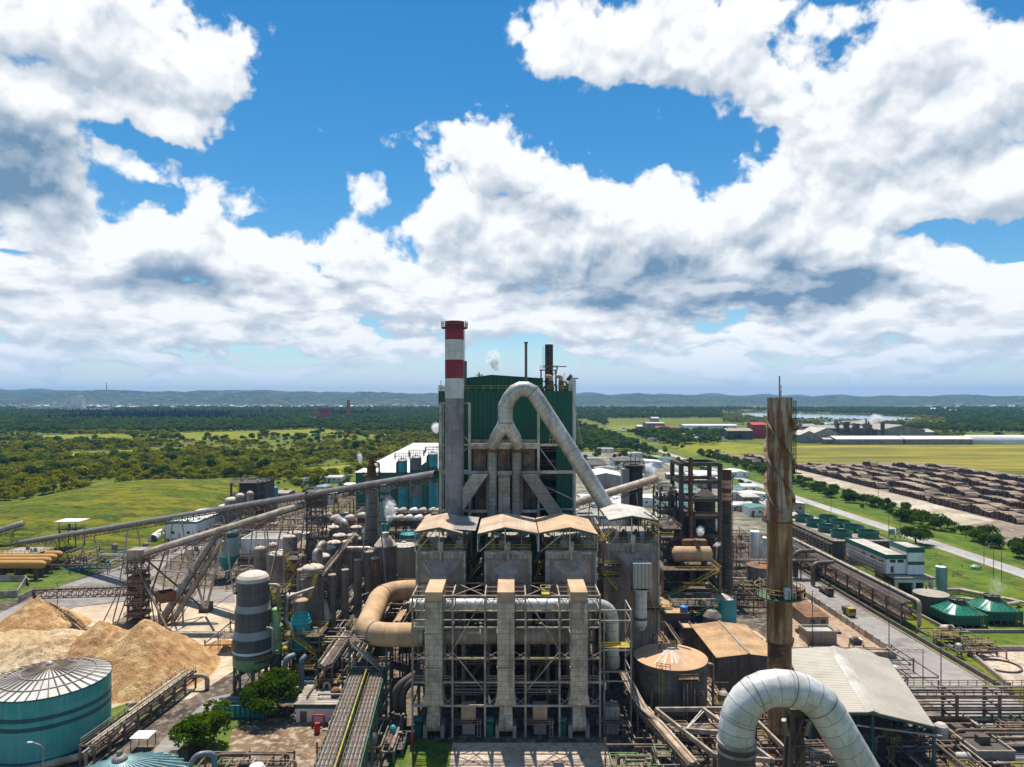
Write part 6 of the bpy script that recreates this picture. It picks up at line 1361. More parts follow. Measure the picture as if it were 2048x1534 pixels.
o=root('street_lamp','thin curved lamp post in front of the teal tank','street lamp',(-90,131,0)); pipe('post',[(-90,131,.1),(-90,131,8.4),(-92.2,131,9)],.09,'steel_grey',o,1.4,6); BX(-93,-92,130.8,131.2,8.9,9.1).build('lamp_head','white_paint',o)
o=root('pipe_bundle','blue-grey pipes lying side by side in front of the corrugated shed','pipe',(XA(650,172),172,3))
for k,(rw,m_,r)in enumerate(((1357,'pipe_blue',.55),(1366,'pipe_blue',.6),(1376,'pipe_tan',.42),(1383,'pipe_grey',.36),(1389,'pipe_dark',.3))):Y=173-k*1.5; mb=MB(); mb.tube((XA(590,Y),Y,ZA(rw,Y)),(XA(716,Y),Y,ZA(rw,Y)),r,14); mb.build('pipe',m_,o)
for px in(600,640,680,712):mb=MB(); mb.box(XA(px,170)-.3,XA(px,170)+.3,166,174,.1,2.2); mb.build('sleeper','concrete_dark',o)
o=root('pipe_bundle','dark blue ground pipe running past the foot of the tall grey vessel','pipe',(XA(510,168),166,2)); mb=MB(); mb.tube((XA(440,166),166,2),(XA(590,166),166,2),.5,12); mb.tube((XA(440,165),164.6,1.9),(XA(590,165),164.6,1.9),.3,12); mb.build('pipe','pipe_blue',o)
o=shed('pump_shed','low shed with a tan corrugated fibre roof beside the cable bridge',XA(592,158),XA(690,158),158,168,4.4,.35,'white_wall','roof_fibre','x',wins=0,trim='teal_dark');
o=root('fence_wall','teal panelled wall in the shade between the two trees','wall',(XA(480,160),160,0)); mb=MB(); mb.box(XA(436,160),XA(532,160),160,160.3,.1,3.0); mb.build('panel','teal_bright',o)
for i in range(10):px=440+i*10; bar('post',(XA(px,160),159.9,.1),(XA(px,160),159.9,3.1),.25,'teal_dark',o)
o=root('fire_pump','red fire main with valves in front of the corrugated shed','pipe',(XA(632,155),155,1)); pipe('pipe',[(XA(625,156),156,.3),(XA(625,156),156,2.6),(XA(648,156),156,2.6),(XA(648,156),156,.3)],.25,'red_paint',o); mb=MB(); mb.box(XA(630,153),XA(640,153),152.4,153.2,.1,2.4); mb.build('cabinet','red_paint',o)
# cable bridge
o=root('cable_bridge','twin cable tray bridge with a yellow railing running towards the viewer','cable bridge',(-31,135,12)); zt=12.2
for k,(xa,xb)in enumerate(((-35.4,-31.2),(-30.9,-26.8))):
 A,B_=Vector((xa,157,zt)),Vector((xb,108,zt)); mb=MB(); mb.truss(A,B_,3.2,2.2,3,.22); mb.build('truss','green_steel',o)
 for i in range(12):off=-1.3+i*.235; mb=MB(); mb.beam(A+Vector((off,0,.2+(i%3)*.1)),B_+Vector((off,0,.2+(i%2)*.14)),.17,.14); mb.build('cable_tray',('pipe_grey','steel_dark','steel_brown')[(i*2+k)%3],o)
 mb=MB()
 for i in range(26):c_=A.lerp(B_,i/25); mb.beam(c_+Vector((-1.6,0,.55)),c_+Vector((1.6,0,.55)),.07,caps=False); mb.beam(c_+Vector((-1.6,0,0)),c_+Vector((-1.6,0,.9)),.1,caps=False)
 mb.beam(A+Vector((-1.6,0,.9)),B_+Vector((-1.6,0,.9)),.1); mb.build('tray_frame','steel_brown',o)
mb=MB(); mb.rail([(-33.1,156,zt+.2),(-29.0,108,zt+.2)],1.3,w=.2,step=2.4); mb.build('railing','yellow',o)
for i in range(6):y=155-i*9; xx=-33.2+(157-y)*.084; bar('post',(xx-3.4,y,.1),(xx-3.4,y,zt-2.2),.4,'green_steel',o); bar('post',(xx+3.4,y,.1),(xx+3.4,y,zt-2.2),.4,'green_steel',o)
tower('green steel tower at the far end of the cable bridge',-37.5,-29,157.5,163,[6.5,12,19],'green_steel','steel_grey',seed=51,post=.5,gear=4)
for k,(x0,x1,y0,y1,z1,n,lab)in enumerate(((-58,-41,172,200,9,26,'tangle of brown pipes and yellow platforms between the ringed columns and the orange bend'),(-57,-40,202,236,12,26,'dark pipe alley between the evaporators and the orange bend'),(-75,-46,238,275,14,24,'dark pipework behind the evaporators'),(-42,-25,196,236,16,26,'brown pipe jumble between the cone-roofed tank and the first filter box'),(-48,-38,160,172,7,16,'low tan valves and walkways beside the green tower of the cable bridge'),(-96,-70,238,272,9,18,'scattered pipes below the second conveyor'),(-150,-120,300,340,9,18,'pipes and frames beneath the longest conveyor near the white building'),(-122,-84,306,350,18,28,'steel maze under the longest conveyor in front of the drum rows'),(-84,-40,300,325,14,24,'pipe maze below the white drum rows'),(-205,-165,292,326,5,20,'low white pipes and racks on the lawn beside the orange cylinders'),(-60,-24,236,284,15,30,'pipe jumble around the foot of the concrete stack'))):
 pipework(lab,x0,x1,y0,y1,.3,z1,n+8,60+k,vessels=3,decks=4 if k in(0,4)else 3,pal=('pipe_dark','pipe_grey','pipe_tan','rust','steel_brown','pipe_tan')if k!=9 else('white_paint','pipe_grey','pipe_tan','blue_plastic','pipe_grey'))
for k,(x0,y0,y1,zs,lab)in enumerate(((-45.5,166,262,[6,9.5],'long pipe rack along the alley beside the orange bend'),(-39.5,166,238,[5,8,11],'second long pipe rack nearest the first filter box'),(-52.5,196,250,[7,10.5],'pipe rack hugging the evaporators'))):rack(lab,(x0,y0),(x0,y1),3.4,zs,5,8,'steel_dark',seed=70+k,rail='steel_tan')
rack('sloping silver pipe rack beside the first filter box',(-29.5,176),(-27.5,232),2.6,[14,17],4,9,'steel_dark',('pipe_grey','pipe_grey','dust_tan'),75)
tank('round_basin','low round basin with an orange dusty cover in the pipe alley',XA(690,184),182,3.6,.1,3,'cone','rust','dust_tan',rh=.4,rail='y',ladder=False)
# bottom-left foreground machinery
o=root('white_tank','small white dished tank on a dark deck at the bottom edge','tank',(XA(513,127),127,0)); mb=MB(); mb.lathe((XA(513,127),127,0),[(1.6,3.4),(1.6,6.2),(1.2,6.8),(0,7)],24); mb.build('shell','white_paint',o); mb=MB(); mb.box(XA(455,127),XA(560,127),123,133,3,3.4); mb.build('deck','steel_dark',o); mb=MB(); mb.rail([(XA(455,127),123,3.4),(XA(560,127),123,3.4),(XA(560,127),133,3.4),(XA(455,127),133,3.4)],1.2,True,1.6,.1); mb.build('railing','steel_tan',o)
for px in(458,557):bar('leg',(XA(px,127),124,.1),(XA(px,127),124,3),.3,'green_steel',o)
o=root('pipe_arch','blue-grey pipe arch rising at the bottom edge beside the ribbed teal roof','pipe',(XA(400,125),125,5)); pipe('pipe',[D(366,1560,124),D(392,1508,124),D(428,1506,126),D(430,1560,126)],.5,'pipe_blue',o,1.6,14)
pipework('green railings and pipes at the bottom edge behind the white dished tank',-62,-44,128,138,.3,4.5,16,88,rmat='green_paint')
tower('small green pump skid with a teal motor on the lawn beside the cable bridge',-26.5,-23,143,148,[1.6],'green_steel','green_steel',stair=False,gear=3,seed=91,name='pump_skid')
o=root('teal_pump','teal upright pump motor on the lawn before the open frame','pump',(XA(785,148),147,0)); mb=MB(); mb.lathe((XA(786,147),147,0),[(.5,1.6),(.7,2),(.7,4.2),(.4,4.6),(0,4.7)],16); mb.build('motor','teal_bright',o)
o=root('hydrant','red fire hydrant post on the lawn edge before the open frame','hydrant',(XA(823,147),147,0)); mb=MB(); mb.lathe((XA(823,147),147,0),[(.3,.1),(.3,2),(.4,2),(.4,2.5),(0,2.9)],12); mb.build('body','red_paint',o)
o=root('hose_duct','pair of big black curved ducts between the cable bridge tower and the open frame','duct',(-25.5,156,4));
for dx in(0,1.7):pipe('duct',[(-27+dx,158,.3),(-27.2+dx,158,8),(-22.5+dx,160,10.5)],.9,'pipe_dark',o,5,14)
rack('brown pipes on low stands in the gap beside the open frame',(-25.5,140),(-25.5,156),2.5,[2.5],4,5,'steel_brown',seed=93)
# ---------------------------------------------------------------- right half of the mill
# rusty chimney with helical strakes
Y=138.0; x=XA(1559,Y); r=2.42
o=root('rusty_chimney','rust-streaked pale steel chimney with spiral fins and a ring platform','chimney',(x,Y,0)); z=lambda rw:ZA(rw,Y)
mb=MB(); mb.lathe((x,Y,0),[(r,z(1040)),(r,z(795)),(r*.85,z(795)),(r*.85,z(795)-2)],48); mb.build('upper_shaft','rust_stack',o)
mb=MB(); mb.lathe((x,Y,0),[(r+.02,z(1283)),(r+.02,z(1043))],48); mb.build('middle_shaft','rust_mid',o)
mb=MB(); mb.lathe((x,Y,0),[(r-.12,.1),(r-.12,z(1283))],48); mb.build('lower_shaft','rust_low',o)
for rw in(1041.5,1283):mb=MB(); mb.lathe((x,Y,0),[(r,z(rw)-.2),(r+.16,z(rw)-.2),(r+.16,z(rw)+.2),(r,z(rw)+.2)],48); mb.build('flange','rust_low',o)
for k in range(3):
 mb=MB(); z0,z1=z(1035),z(838); n=60; turns=.92
 P_=[(k/3*6.283+.6-turns*6.283*i/n,z0+(z1-z0)*i/n)for i in range(n+1)]
 for(a0,za),(a1,zb)in zip(P_,P_[1:]):
  f=lambda a,zz,rr:(x+rr*math.cos(a),Y+rr*math.sin(a),zz); ro=r+.62; h=.16
  mb.quad(f(a0,za+h,r),f(a1,zb+h,r),f(a1,zb+h,ro),f(a0,za+h,ro)); mb.quad(f(a0,za-h,ro),f(a1,zb-h,ro),f(a1,zb-h,r),f(a0,za-h,r)); mb.quad(f(a0,za+h,ro),f(a1,zb+h,ro),f(a1,zb-h,ro),f(a0,za-h,ro))
 mb.build('spiral_fin','rust_stack',o)
mb=MB(); mb.beam((x,Y,z(795)-1),(x,Y,z(752)),.22); mb.beam((x+.3,Y,z(795)-1),(x+.3,Y,z(770)),.14); mb.build('lightning_rod','steel_grey',o)
mb=MB(); mb.ladder((x+r+.55,Y,z(945)),(x+r+.55,Y,z(802)),.8,(0,1,0)); mb.beam((x+r+.95,Y,z(945)),(x+r+.95,Y,z(802)),.1)
for i in range(9):zz=z(945)+(z(802)-z(945))*i/8; mb.beam((x+r,Y,zz),(x+r+.95,Y,zz),.1)
mb.build('ladder','steel_dark',o); mb=MB(); mb.box(x+r+.05,x+r+1.7,Y-1,Y+1,z(945)-.2,z(945)); mb.build('rest_platform','rust_low',o)
pf=ring_platform(o,x,Y,z(1190),r,4.75,'green_steel','yellow',n=28,h=1.9)
for dx,dy,w_,h,m_ in((.2,-3.3,1.1,2.3,'white_paint'),(-2.6,-2.9,.8,1.4,'steel_brown'),(2.9,-2.3,.7,1.7,'red_paint'),(1.6,-3.0,.9,1.2,'steel_grey')):mb=MB(); mb.box(x+dx-w_/2,x+dx+w_/2,Y+dy-.4,Y+dy+.4,z(1190)+.13,z(1190)+h); mb.build('cabinet',m_,o)
# silver pipe arch in the foreground
Y=95.0; o=root('arched_duct','huge silver sheeted pipe arch in the foreground before the rusty chimney','duct',D(1474,1500,Y))
pth=[D(*p,Y)for p in((1473,1484),(1473,1462),(1476,1440),(1483,1420),(1495,1401),(1511,1387),(1532,1378),(1556,1375),(1580,1377),(1604,1383),(1625,1394),(1642,1409),(1656,1427),(1668,1447),(1692,1488),(1726,1546),(1790,1656))]
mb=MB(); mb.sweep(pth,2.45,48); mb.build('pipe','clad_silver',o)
a=Vector(pth[0])
mb=MB(); mb.lathe((a.x,Y,0),[(2.5,a.z-1.2),(2.75,a.z-1.2),(2.75,a.z-.8),(2.5,a.z-.8)],40); mb.lathe((a.x,Y,0),[(2.5,a.z-.1),(2.7,a.z-.1),(2.7,a.z+.35),(2.45,a.z+.35)],40); mb.build('flange','pipe_grey',o)
mb=MB(); mb.lathe((a.x,Y,0),[(2.5,.1),(2.5,a.z)],40); mb.build('lower_pipe','tank_patch',o)
for p0_,p1_ in zip(pth[2:14:3],pth[3:15:3]):
 p,q=Vector(p0_),Vector(p1_); dv=(q-p).normalized(); c_=p; mb=MB(); mb.tube(c_-dv*.07,c_+dv*.07,2.5,48,caps=False); mb.build('seam_band','pipe_grey',o)
o=root('trestle','dark riveted A-shaped trestle standing under the silver pipe arch','trestle',(XA(1590,98),98,0)); tp=Vector(D(1590,1418,98))
for px,dy in((1560,-1.5),(1618,-1.5),(1562,2.5),(1616,2.5)):b_=Vector((XA(px,98),98+dy,.1)); bar('leg',b_,tp+Vector((-.5 if px<1590 else.5,dy*.3,0)),.55,'steel_dark',o)
for k in range(6):
 zz=tp.z*(.15+.14*k); e=2.1*(1-zz/tp.z)+.4; bar('tie',(tp.x-e,96.6,zz),(tp.x+e,96.6,zz),.26,'steel_dark',o); bar('brace',(tp.x-e,96.6,zz),(tp.x+e,96.6,zz+tp.z*.14),.2,'steel_dark',o)
BX(tp.x-1.2,tp.x+1.2,96.5,99.5,tp.z-.4,tp.z+.6).build('saddle','steel_dark',o)
for k,dx in enumerate((-1.6,.9)):mb=MB(); mb.tube((tp.x+dx,96.6,tp.z-3),(tp.x+dx*1.5,96,tp.z-.6),.35,10); mb.build('spring_can','pipe_grey',o)
# cone-roofed tank with patched shell
Y=162; x=XA(1341,Y); o=tank('storage_tank','large patched steel tank with an orange dusty cone roof and a white centre',x,Y,8.4,.1,13.7,'cone','tank_patch','tank_cone',rh=2.2,rail=False,ladder=False,n=64)
mb=MB(); mb.lathe((x,Y,0),[(8.4,13.5),(8.6,13.5),(8.6,13.8),(8.4,13.8)],64); mb.build('rim','tank_patch',o); mb=MB(); q=random.Random(8)
for i in range(26):
 a=-2.9+i*.085+q.uniform(-.03,.03); b_=a+q.uniform(.03,.075); r1=q.uniform(2.2,8.0)if 5<i<20 else q.uniform(1.5,4); f=lambda aa,rr:(x+rr*math.cos(aa),Y+rr*math.sin(aa),13.87+(8.57-rr)/7.06*2.1)
 mb.face((f(a,1.5),f(a+.01,r1),f(b_,r1*.9),f(b_,1.5)),((0,0),(1,0),(1,1),(0,1)))
mb.lathe((x,Y,15.7),[(1.7,0),(.5,.38),(0,.42)],20); mb.build('bare_patch','white_paint',o)
mb=MB(); mb.ladder((x-3.9,Y-7.6,5),(x-3.9,Y-7.6,14.8),.8); mb.stair((x-6.2,Y-6.2,.5),(x-5.6,Y-6.6,8),.7); mb.build('ladder','yellow',o)
for zz,a0 in((12.2,-1.9),(8.3,-1.75),(5.2,-1.65),(2.8,-1.6)):
 mb=MB(); xx,yy=x+9.1*math.cos(a0+.55),Y+9.1*math.sin(a0+.55); mb.box(xx-2.4,xx+2.2,yy-.9,yy+.6,zz,zz+.15); mb.build('platform','rust',o); mb=MB(); mb.rail([(xx-2.4,yy-.9,zz),(xx+2.2,yy-.9,zz)],1.2,w=.1,step=1.1); mb.build('railing','steel_brown',o)
BX(x+.6,x+4.4,Y-9.3,Y-8.5,.2,11.8).build('pipe_chase','steel_dark',o)
for i in range(5):pipe('pipe',[(x+.8+i*.8,Y-9.5,.3),(x+.8+i*.8,Y-9.5,10+(i%3)),(x+.8+i*.8,Y-8,10+(i%3))],.16,rnd.choice(['rust','pipe_grey','pipe_dark']),o,n=8)
pipe('overflow',[(x+8.3,Y-1.5,12.6),(x+9.6,Y-1.8,12.6),(x+9.6,Y-1.8,.3)],.33,'pipe_grey',o,n=10)
mb=MB(); mb.rail([(x-4.8,Y-7.2,13.9),(x-2,Y-8.5,13.9)],1.2,w=.1,step=1); mb.build('railing','steel_brown',o)
# orange dust roofed hall
o=shed('dust_hall','brick-walled hall with an orange dusty roof beside the patched tank',52.6,67.5,174,198,9.2,.9,'brick_wall','roof_orange','y',wins=0,over=.7)
BX(60.0,60.5,173.3,198.6,10.2,10.4).build('ridge_strip','clad_grey',o)
for i in range(5):BX(52.45,52.58,176+i*4.4,176.5+i*4.4,.1,9).build('pilaster','concrete_dark',o)
shed('annex','low block with an orange dusty roof behind the hall',46.5,53.5,206,226,9.5,0,'concrete_dark','roof_orange',flat=True,wins=1); shed('annex','small lower block with a dusty roof touching the back of the hall',50,53.2,198.8,205.5,7.5,0,'concrete_dark','dust_tan',flat=True,wins=0)
tank('small_tank','small bright blue tank on the roof of the low dusty block',52.6,209,1.2,9.7,11.4,'flat','blue_plastic','blue_plastic',rail=False,ladder=False,nozzle=False)
tank('round_tank','teal tank with a pale green lid at the foot of the black stack',XA(1446,226),226,4.3,.1,9.4,'flat','teal_bright','tank_beige',rail='y',ladder=False)
o=root('gravel_heap','octagonal rusty cover beside the teal tank with pale green lid','cover',(XA(1424,212),212,0)); mb=MB(); mb.lathe((XA(1424,212),212,0),[(3,.1),(3,7.5),(1.6,9.2),(0,9.4)],8,smooth=False); mb.build('cover','tank_warm',o)
# black brick stack
Y=231; x=XA(1453.5,Y); o=root('black_stack','tall sooty black stack with faded red and cream bands on top','stack',(x,Y,0)); zz=[ZA(rw,Y)for rw in(1012,1000,985,976,960,948,940)]
mb=MB(); mb.lathe((x,Y,0),[(1.75,.1),(1.6,zz[0])],22); mb.build('shaft','black_stack',o)
for i,m_ in enumerate(('rust_red','tank_cone','rust_red','tank_cone','rust_red','rust_red')):mb=MB(); mb.lathe((x,Y,0),[(1.6,zz[i]),(1.6,zz[i+1])],22); mb.build('band',m_,o)
for i in range(24):za=2+i*2.0; mb=MB(); mb.lathe((x,Y,0),[(1.75-i*.006,za),(1.85-i*.006,za),(1.85-i*.006,za+.2),(1.75-i*.006,za+.2)],22); mb.build('hoop','steel_dark',o)
mb=MB(); mb.ladder((x+1.9,Y-.3,2),(x+1.9,Y-.3,50),.6,(0,1,0)); mb.build('ladder','steel_brown',o)
# concrete lime-kiln frame
Y0,Y1=258.0,272.0; xs=[XA(1362,Y0),XA(1381,Y0),XA(1440,Y0)]; top=ZA(927,Y0)
o=root('kiln_structure','tall dark open concrete frame around two domed tanks','concrete frame',(XA(1400,Y0),Y0,0))
for xx in xs:
 for yy in(Y0,Y1):BX(xx-.75,xx+.75,yy-.75,yy+.75,.1,top).build('column','concrete_dark',o)
for rw in(925,960,996,1030,1068):
 zz=ZA(rw,Y0)
 for yy in(Y0,Y1):mb=MB(); mb.box(xs[0]+.76,xs[1]-.76,yy-.6,yy+.6,zz-1.4,zz); mb.box(xs[1]+.76,xs[2]-.76,yy-.6,yy+.6,zz-1.4,zz); mb.build('beam','concrete_dark',o)
 for xx in xs:BX(xx-.6,xx+.6,Y0+.76,Y1-.76,zz-1.38,zz-.02).build('cross_beam','concrete_dark',o)
for rw in(960,1030):zz=ZA(rw,Y0); mb=MB(); mb.rail([(xs[0],Y0-.6,zz),(xs[2],Y0-.6,zz)],1.2,w=.14); mb.build('railing','rust',o)
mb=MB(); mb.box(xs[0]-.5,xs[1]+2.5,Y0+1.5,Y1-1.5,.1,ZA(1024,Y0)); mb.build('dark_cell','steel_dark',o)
mb=MB(); mb.tube((XA(1382,256),256.5,6),(XA(1382,256),256.5,ZA(915,256)),.75,12); mb.build('pipe','rust',o)
tank('lime_tank','dark tank with a low cone top inside the open concrete frame',XA(1411,264),265,4.0,.1,ZA(992,264),'cone','black_stack','concrete_dark',rh=2.8,rail=False,ladder=False)
tower('rusty burnt-looking process platforms left of the concrete frame beside white steam',XA(1318,262),XA(1350,262),260,272,[10,18,25,31,36,40],'rust','steel_brown','process_tower','tower',seed=101,gear=6,post=.6)
tower('dark platforms between the single filter box and the concrete frame',XA(1322,240),XA(1356,240),236,254,[8,14,20,26,30],'steel_dark','steel_brown','process_tower','tower',seed=102,gear=6,post=.5,stair=False)
o=root('dark_tank','black ringed storage tower beside a pale ribbed bin behind the arched duct','tower',(XA(1268,300),300,0)); mb=MB(); mb.lathe((XA(1268,300),300,0),[(3.8,.1),(3.8,ZA(930,300))],26); mb.build('shell','black_stack',o); ring_platform(o,XA(1268,300),300,ZA(930,300),2.5,4.6,'steel_dark','steel_brown'); ring_platform(o,XA(1268,300),300,ZA(936,300),3.8,4.8,'steel_dark','steel_brown')
for k in range(3):mb=MB(); mb.beam((XA(1260+9*k,300),298,ZA(930,300)),(XA(1260+9*k,300),298,ZA(900+k*8,300)),.25); mb.build('mast','steel_dark',o)
o=root('ribbed_bin','pale ribbed square bin beside the black ringed tower','bin',(XA(1252,296),296,0)); mb=MB(); mb.box(XA(1245,296),XA(1259,296),296,301,.1,ZA(938,296)); mb.build('casing','roof_ribbed',o)
# rusty horizontal vessel on its deck
Y=232; o=root('pressure_drum','rust-streaked horizontal drum lying on a platform behind the single filter box','drum',(XA(1382,Y),Y,18)); zc=ZA(1108,Y); mb=MB(); a,b_=XA(1350,Y),XA(1419,Y)
mb.sweep([(a-1,Y,zc),(a-.5,Y,zc),(a,Y,zc),(b_,Y,zc),(b_+.5,Y,zc),(b_+1,Y,zc)],2.6,28,True,[.8,2.0,2.6,2.6,2.0,.8]); mb.build('shell','dust_pipe',o)
for px in(1362,1408):mb=MB(); mb.box(XA(px,Y)-.5,XA(px,Y)+.5,Y-2,Y+2,zc-4.4,zc-1.8); mb.build('saddle','steel_dark',o)
mb=MB(); mb.box(XA(1366,Y),XA(1416,Y),233,236,zc+2.2,zc+4.4); mb.build('insulated_box','rust',o)
mb=MB(); mb.box(XA(1390,Y),XA(1398,Y),Y-1.5,Y+1.5,zc+2,zc+5); mb.build('dome','steel_brown',o)
tower('wide rusty deck with yellow kerb carrying the horizontal drum',XA(1325,226),XA(1440,226),226,240,[9,ZA(1140,226)],'steel_brown','yellow','platform_tower','platform',seed=104,gear=8,post=.8)
tower('dark machinery frame below the rusty drum deck',XA(1340,220),XA(1425,220),214,222,[5,10],'steel_dark','green_steel',seed=105,gear=8)
# warehouses beyond
shed('warehouse','grey metal warehouse with a pale roof beyond the arched duct',XA(1176,560),XA(1248,560),560,600,11,3,'clad_grey','roof_white','y',wins=0)
shed('warehouse','long white roofed shed just beyond the arched duct',XA(1168,430),XA(1262,430),430,470,9,2,'white_wall','roof_white','x',wins=4)
shed('warehouse','dark roofed long shed beyond the boiler house corner',XA(1160,680),XA(1212,680),680,720,9,3,'concrete','concrete_dark','x',wins=4)
shed('office','white office with a dark roof and a green edge by the road',XA(1230,720),XA(1292,720),720,760,9,1,'white_wall','steel_dark','y',trim='green_fan',wins=6)
shed('canteen','teal and white shed below the tan conveyor',XA(1190,350),XA(1262,350),350,380,14,0,'white_wall','concrete',flat=True,trim='teal_bright',wins=5)
shed('workshop','dark hall roof behind the tan conveyor',XA(1150,360),XA(1188,360),366,400,14,2,'clad_grey','roof_fibre','x',wins=0)
for k,(px,rw,w_,d_,h,rf,lab)in enumerate(((1300,935,50,24,6,'roof_white','white store roof beside the steam behind the rusty platforms'),(1330,925,30,14,5,'green_roof','small green roofed hut beside the steam'),(1480,955,34,26,5,'roof_white','white shelter roof just beyond the black stack'),(1500,985,30,16,5,'roof_white','white pitched roof nearer the pair of white silos'),(1470,1000,26,14,5,'roof_grey','grey pitched roof between black stack and white silos'),(1486,1022,44,14,4,'roof_white','long white low building beside the white silos'),(1450,978,22,12,5,'roof_grey','grey roof seen through the concrete frame'),(1415,962,50,34,6,'roof_white','white saw-tooth store seen through the concrete frame'),(1240,895,30,24,6,'roof_white','pale flat depot roof by the bend of the straight road'),(1212,905,30,24,5,'roof_fibre','brown roofed depot near the green shrubs beyond the arch'),(1275,915,36,14,5,'roof_grey','grey depot roof near the parked trucks'),(1190,925,28,12,5,'roof_fibre','brown depot roof closest to the boiler house corner'),(1210,950,40,18,7,'roof_fibre','brown curved roof beside the long white shed'))):
 X,Y,_=G(px,rw); sw=w_*Y/F; shed('depot',lab,X-sw/2,X+sw/2,Y,Y+d_,h,1.2,'white_wall',rf,'x' if k%2 else 'y',wins=max(2,int(sw/6)))
for k,px in enumerate((1511,1525)):tank('silo',['white upright silo nearer the black stack','white upright silo nearer the rusty chimney'][k],XA(px,300),300-k*6,2.3,.1,16.5-k*1.5,'dome','white_paint','white_paint','silo','pair of white silos',.6,rail=False)
tank('storage_tank','grey tank with a rusty lid half hidden behind the rusty chimney',XA(1528,262),262,6.4,.1,11,'cone','stack_grey','rust',rh=.7,rail=False)
tank('small_tank','small white pot-bellied tank before the white silos',XA(1505,292),290,1.8,1,5,'dome','white_paint','white_paint',rail=False,ladder=False,legs=4)
# tan conveyor on the far side
conveyor('tan hooded conveyor rising to the rusty platforms behind the arched duct',(XA(1140,238),238,ZA(1010,238)),(XA(1312,262),262,ZA(958,262)),1.7,(.25,.7),'pipe_tan','rust')
# cooling tower block with eight green fan stacks
o=root('cooling_block','long dark concrete cooling tower block beside the main road','cooling tower',(160,340,0)); BX(146.5,173,311,367,.1,9.8).build('basin','concrete_dark',o); BX(146,173.5,310.5,367.5,9.8,10.2).build('deck','concrete',o); mb=MB(); mb.rail([(146.2,367,10.2),(146.2,310.7,10.2),(173.3,310.7,10.2),(173.3,367,10.2)],1.2,w=.14); mb.build('railing','steel_brown',o)
for i in range(14):BX(146.35,146.45,312+i*4,313+i*4,.2,9.6).build('pilaster','concrete',o)
mb=MB(); mb.beam((145,309,9),(145,372,9),.5);
for i in range(6):mb.beam((144.6,311,2+i*1.3),(144.6,366,2+i*1.3),.25)
mb.build('side_pipes','steel_brown',o)
mb=MB(); mb.stair((150,309.6,.3),(156,309.6,9.8),1.0); mb.build('stair','yellow',o)
for i in range(4):
 for j in range(2):
  X,Y=154+j*12.6,319+i*13.6; o=root('fan_stack','green fan cylinder, %s of the row %s on the concrete cooling block'%(('nearest','second','third','farthest')[i],('facing the mill','facing the road')[j]),'fan',(X,Y,10.2),'green fan cylinders on the cooling block')
  mb=MB(); mb.lathe((X,Y,10.2),[(4.7,0),(4.35,1.2),(4.8,3.0),(4.65,3.0),(4.2,1.2),(4.2,.3)],36); mb.build('shroud','green_fan',o); mb=MB(); mb.lathe((X,Y,10.2),[(4.8,2.85),(4.95,2.85),(4.95,3.05),(4.8,3.05)],36); mb.build('rim','green_roof',o)
  mb=MB()
  for a in range(6):mb.beam((X,Y,11.3),(X+4*math.cos(a*1.047+i),Y+4*math.sin(a*1.047+i),11.4),.7,.08)
  mb.tube((X,Y,10.3),(X,Y,11.7),.6,12); mb.build('blades','steel_dark',o)
  # white control building with green trim
o=root('control_building','white building with dark green roof edges on open ground floor columns','building',(147,257,0))
BX(141,148.4,257,288,9.0,15.6).build('wall','white_wall',o); BX(148.42,154.6,256,268,9.0,18.6).build('tower_wall','white_wall',o)
for a in((140.8,148.4,256.8,257.1,14.5,16.2),(140.7,141.0,257.1,288.2,14.5,16.2),(148.3,154.8,255.8,256.1,17.2,19.2),(148.2,148.5,256.1,268.2,17.2,19.2),(154.55,154.85,256.1,268.2,17.2,19.2),(140.7,148.4,288.2,288.5,14.5,16.2),(148.3,154.8,268.2,268.5,17.2,19.2),(148.45,154.65,255.9,256.0,12.6,13.8)):BX(*a).build('fascia','green_fan',o)
mb=MB(); mb.box(141,148.4,257.1,288,15.62,15.8); mb.box(148.5,154.6,256.1,268,18.62,18.8); mb.build('roof','tank_beige',o)
for a in((142.3,144.4,256.88,256.98,13.2,14.3),(145.2,147.4,256.88,256.98,13.2,14.3),(142.6,143.6,256.88,256.98,9.4,11.8),(140.88,140.98,259,262,12.6,13.6),(140.88,140.98,265,268,12.6,13.6),(140.88,140.98,272,275,12.6,13.6)):BX(*a).build('window','window_dark',o)
for i in range(4):mb=MB(); mb.box(140.2,140.9,257.5,287,5.2+i*2.4,5.3+i*2.4); mb.rail([(139.8,257.6,5.4+i*2.4),(139.8,287,5.4+i*2.4)],1.2,w=.12); mb.build('side_gallery','steel_brown',o)
for xx in(143,149.5,156):BX(xx-.45,xx+.45,253.5,254.5,.1,6.6).build('portal_column','white_paint',o)
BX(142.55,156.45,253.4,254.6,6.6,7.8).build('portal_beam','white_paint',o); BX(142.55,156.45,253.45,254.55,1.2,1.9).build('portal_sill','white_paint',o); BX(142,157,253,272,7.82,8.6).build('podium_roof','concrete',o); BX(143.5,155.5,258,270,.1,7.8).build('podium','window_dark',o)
tank('storage_tank','low black round tank in front of the white control building',XA(1862,238),238,5.6,.1,7.2,'flat','concrete_dark','concrete',rail=False,ladder=False)
o=tank('storage_tank','small pale green tank with railings beside the white control building',XA(1882,262),262,1.9,1.5,10.5,'flat','teal_pale','white_paint',rail=False,legs=4); mb=MB(); mb.rail([(XA(1882,262)+2.4,259,7),(XA(1882,262)+6,259,7),(XA(1882,262)+6,264,7)],1.2,w=.12); mb.build('side_rails','steel_dark',o)
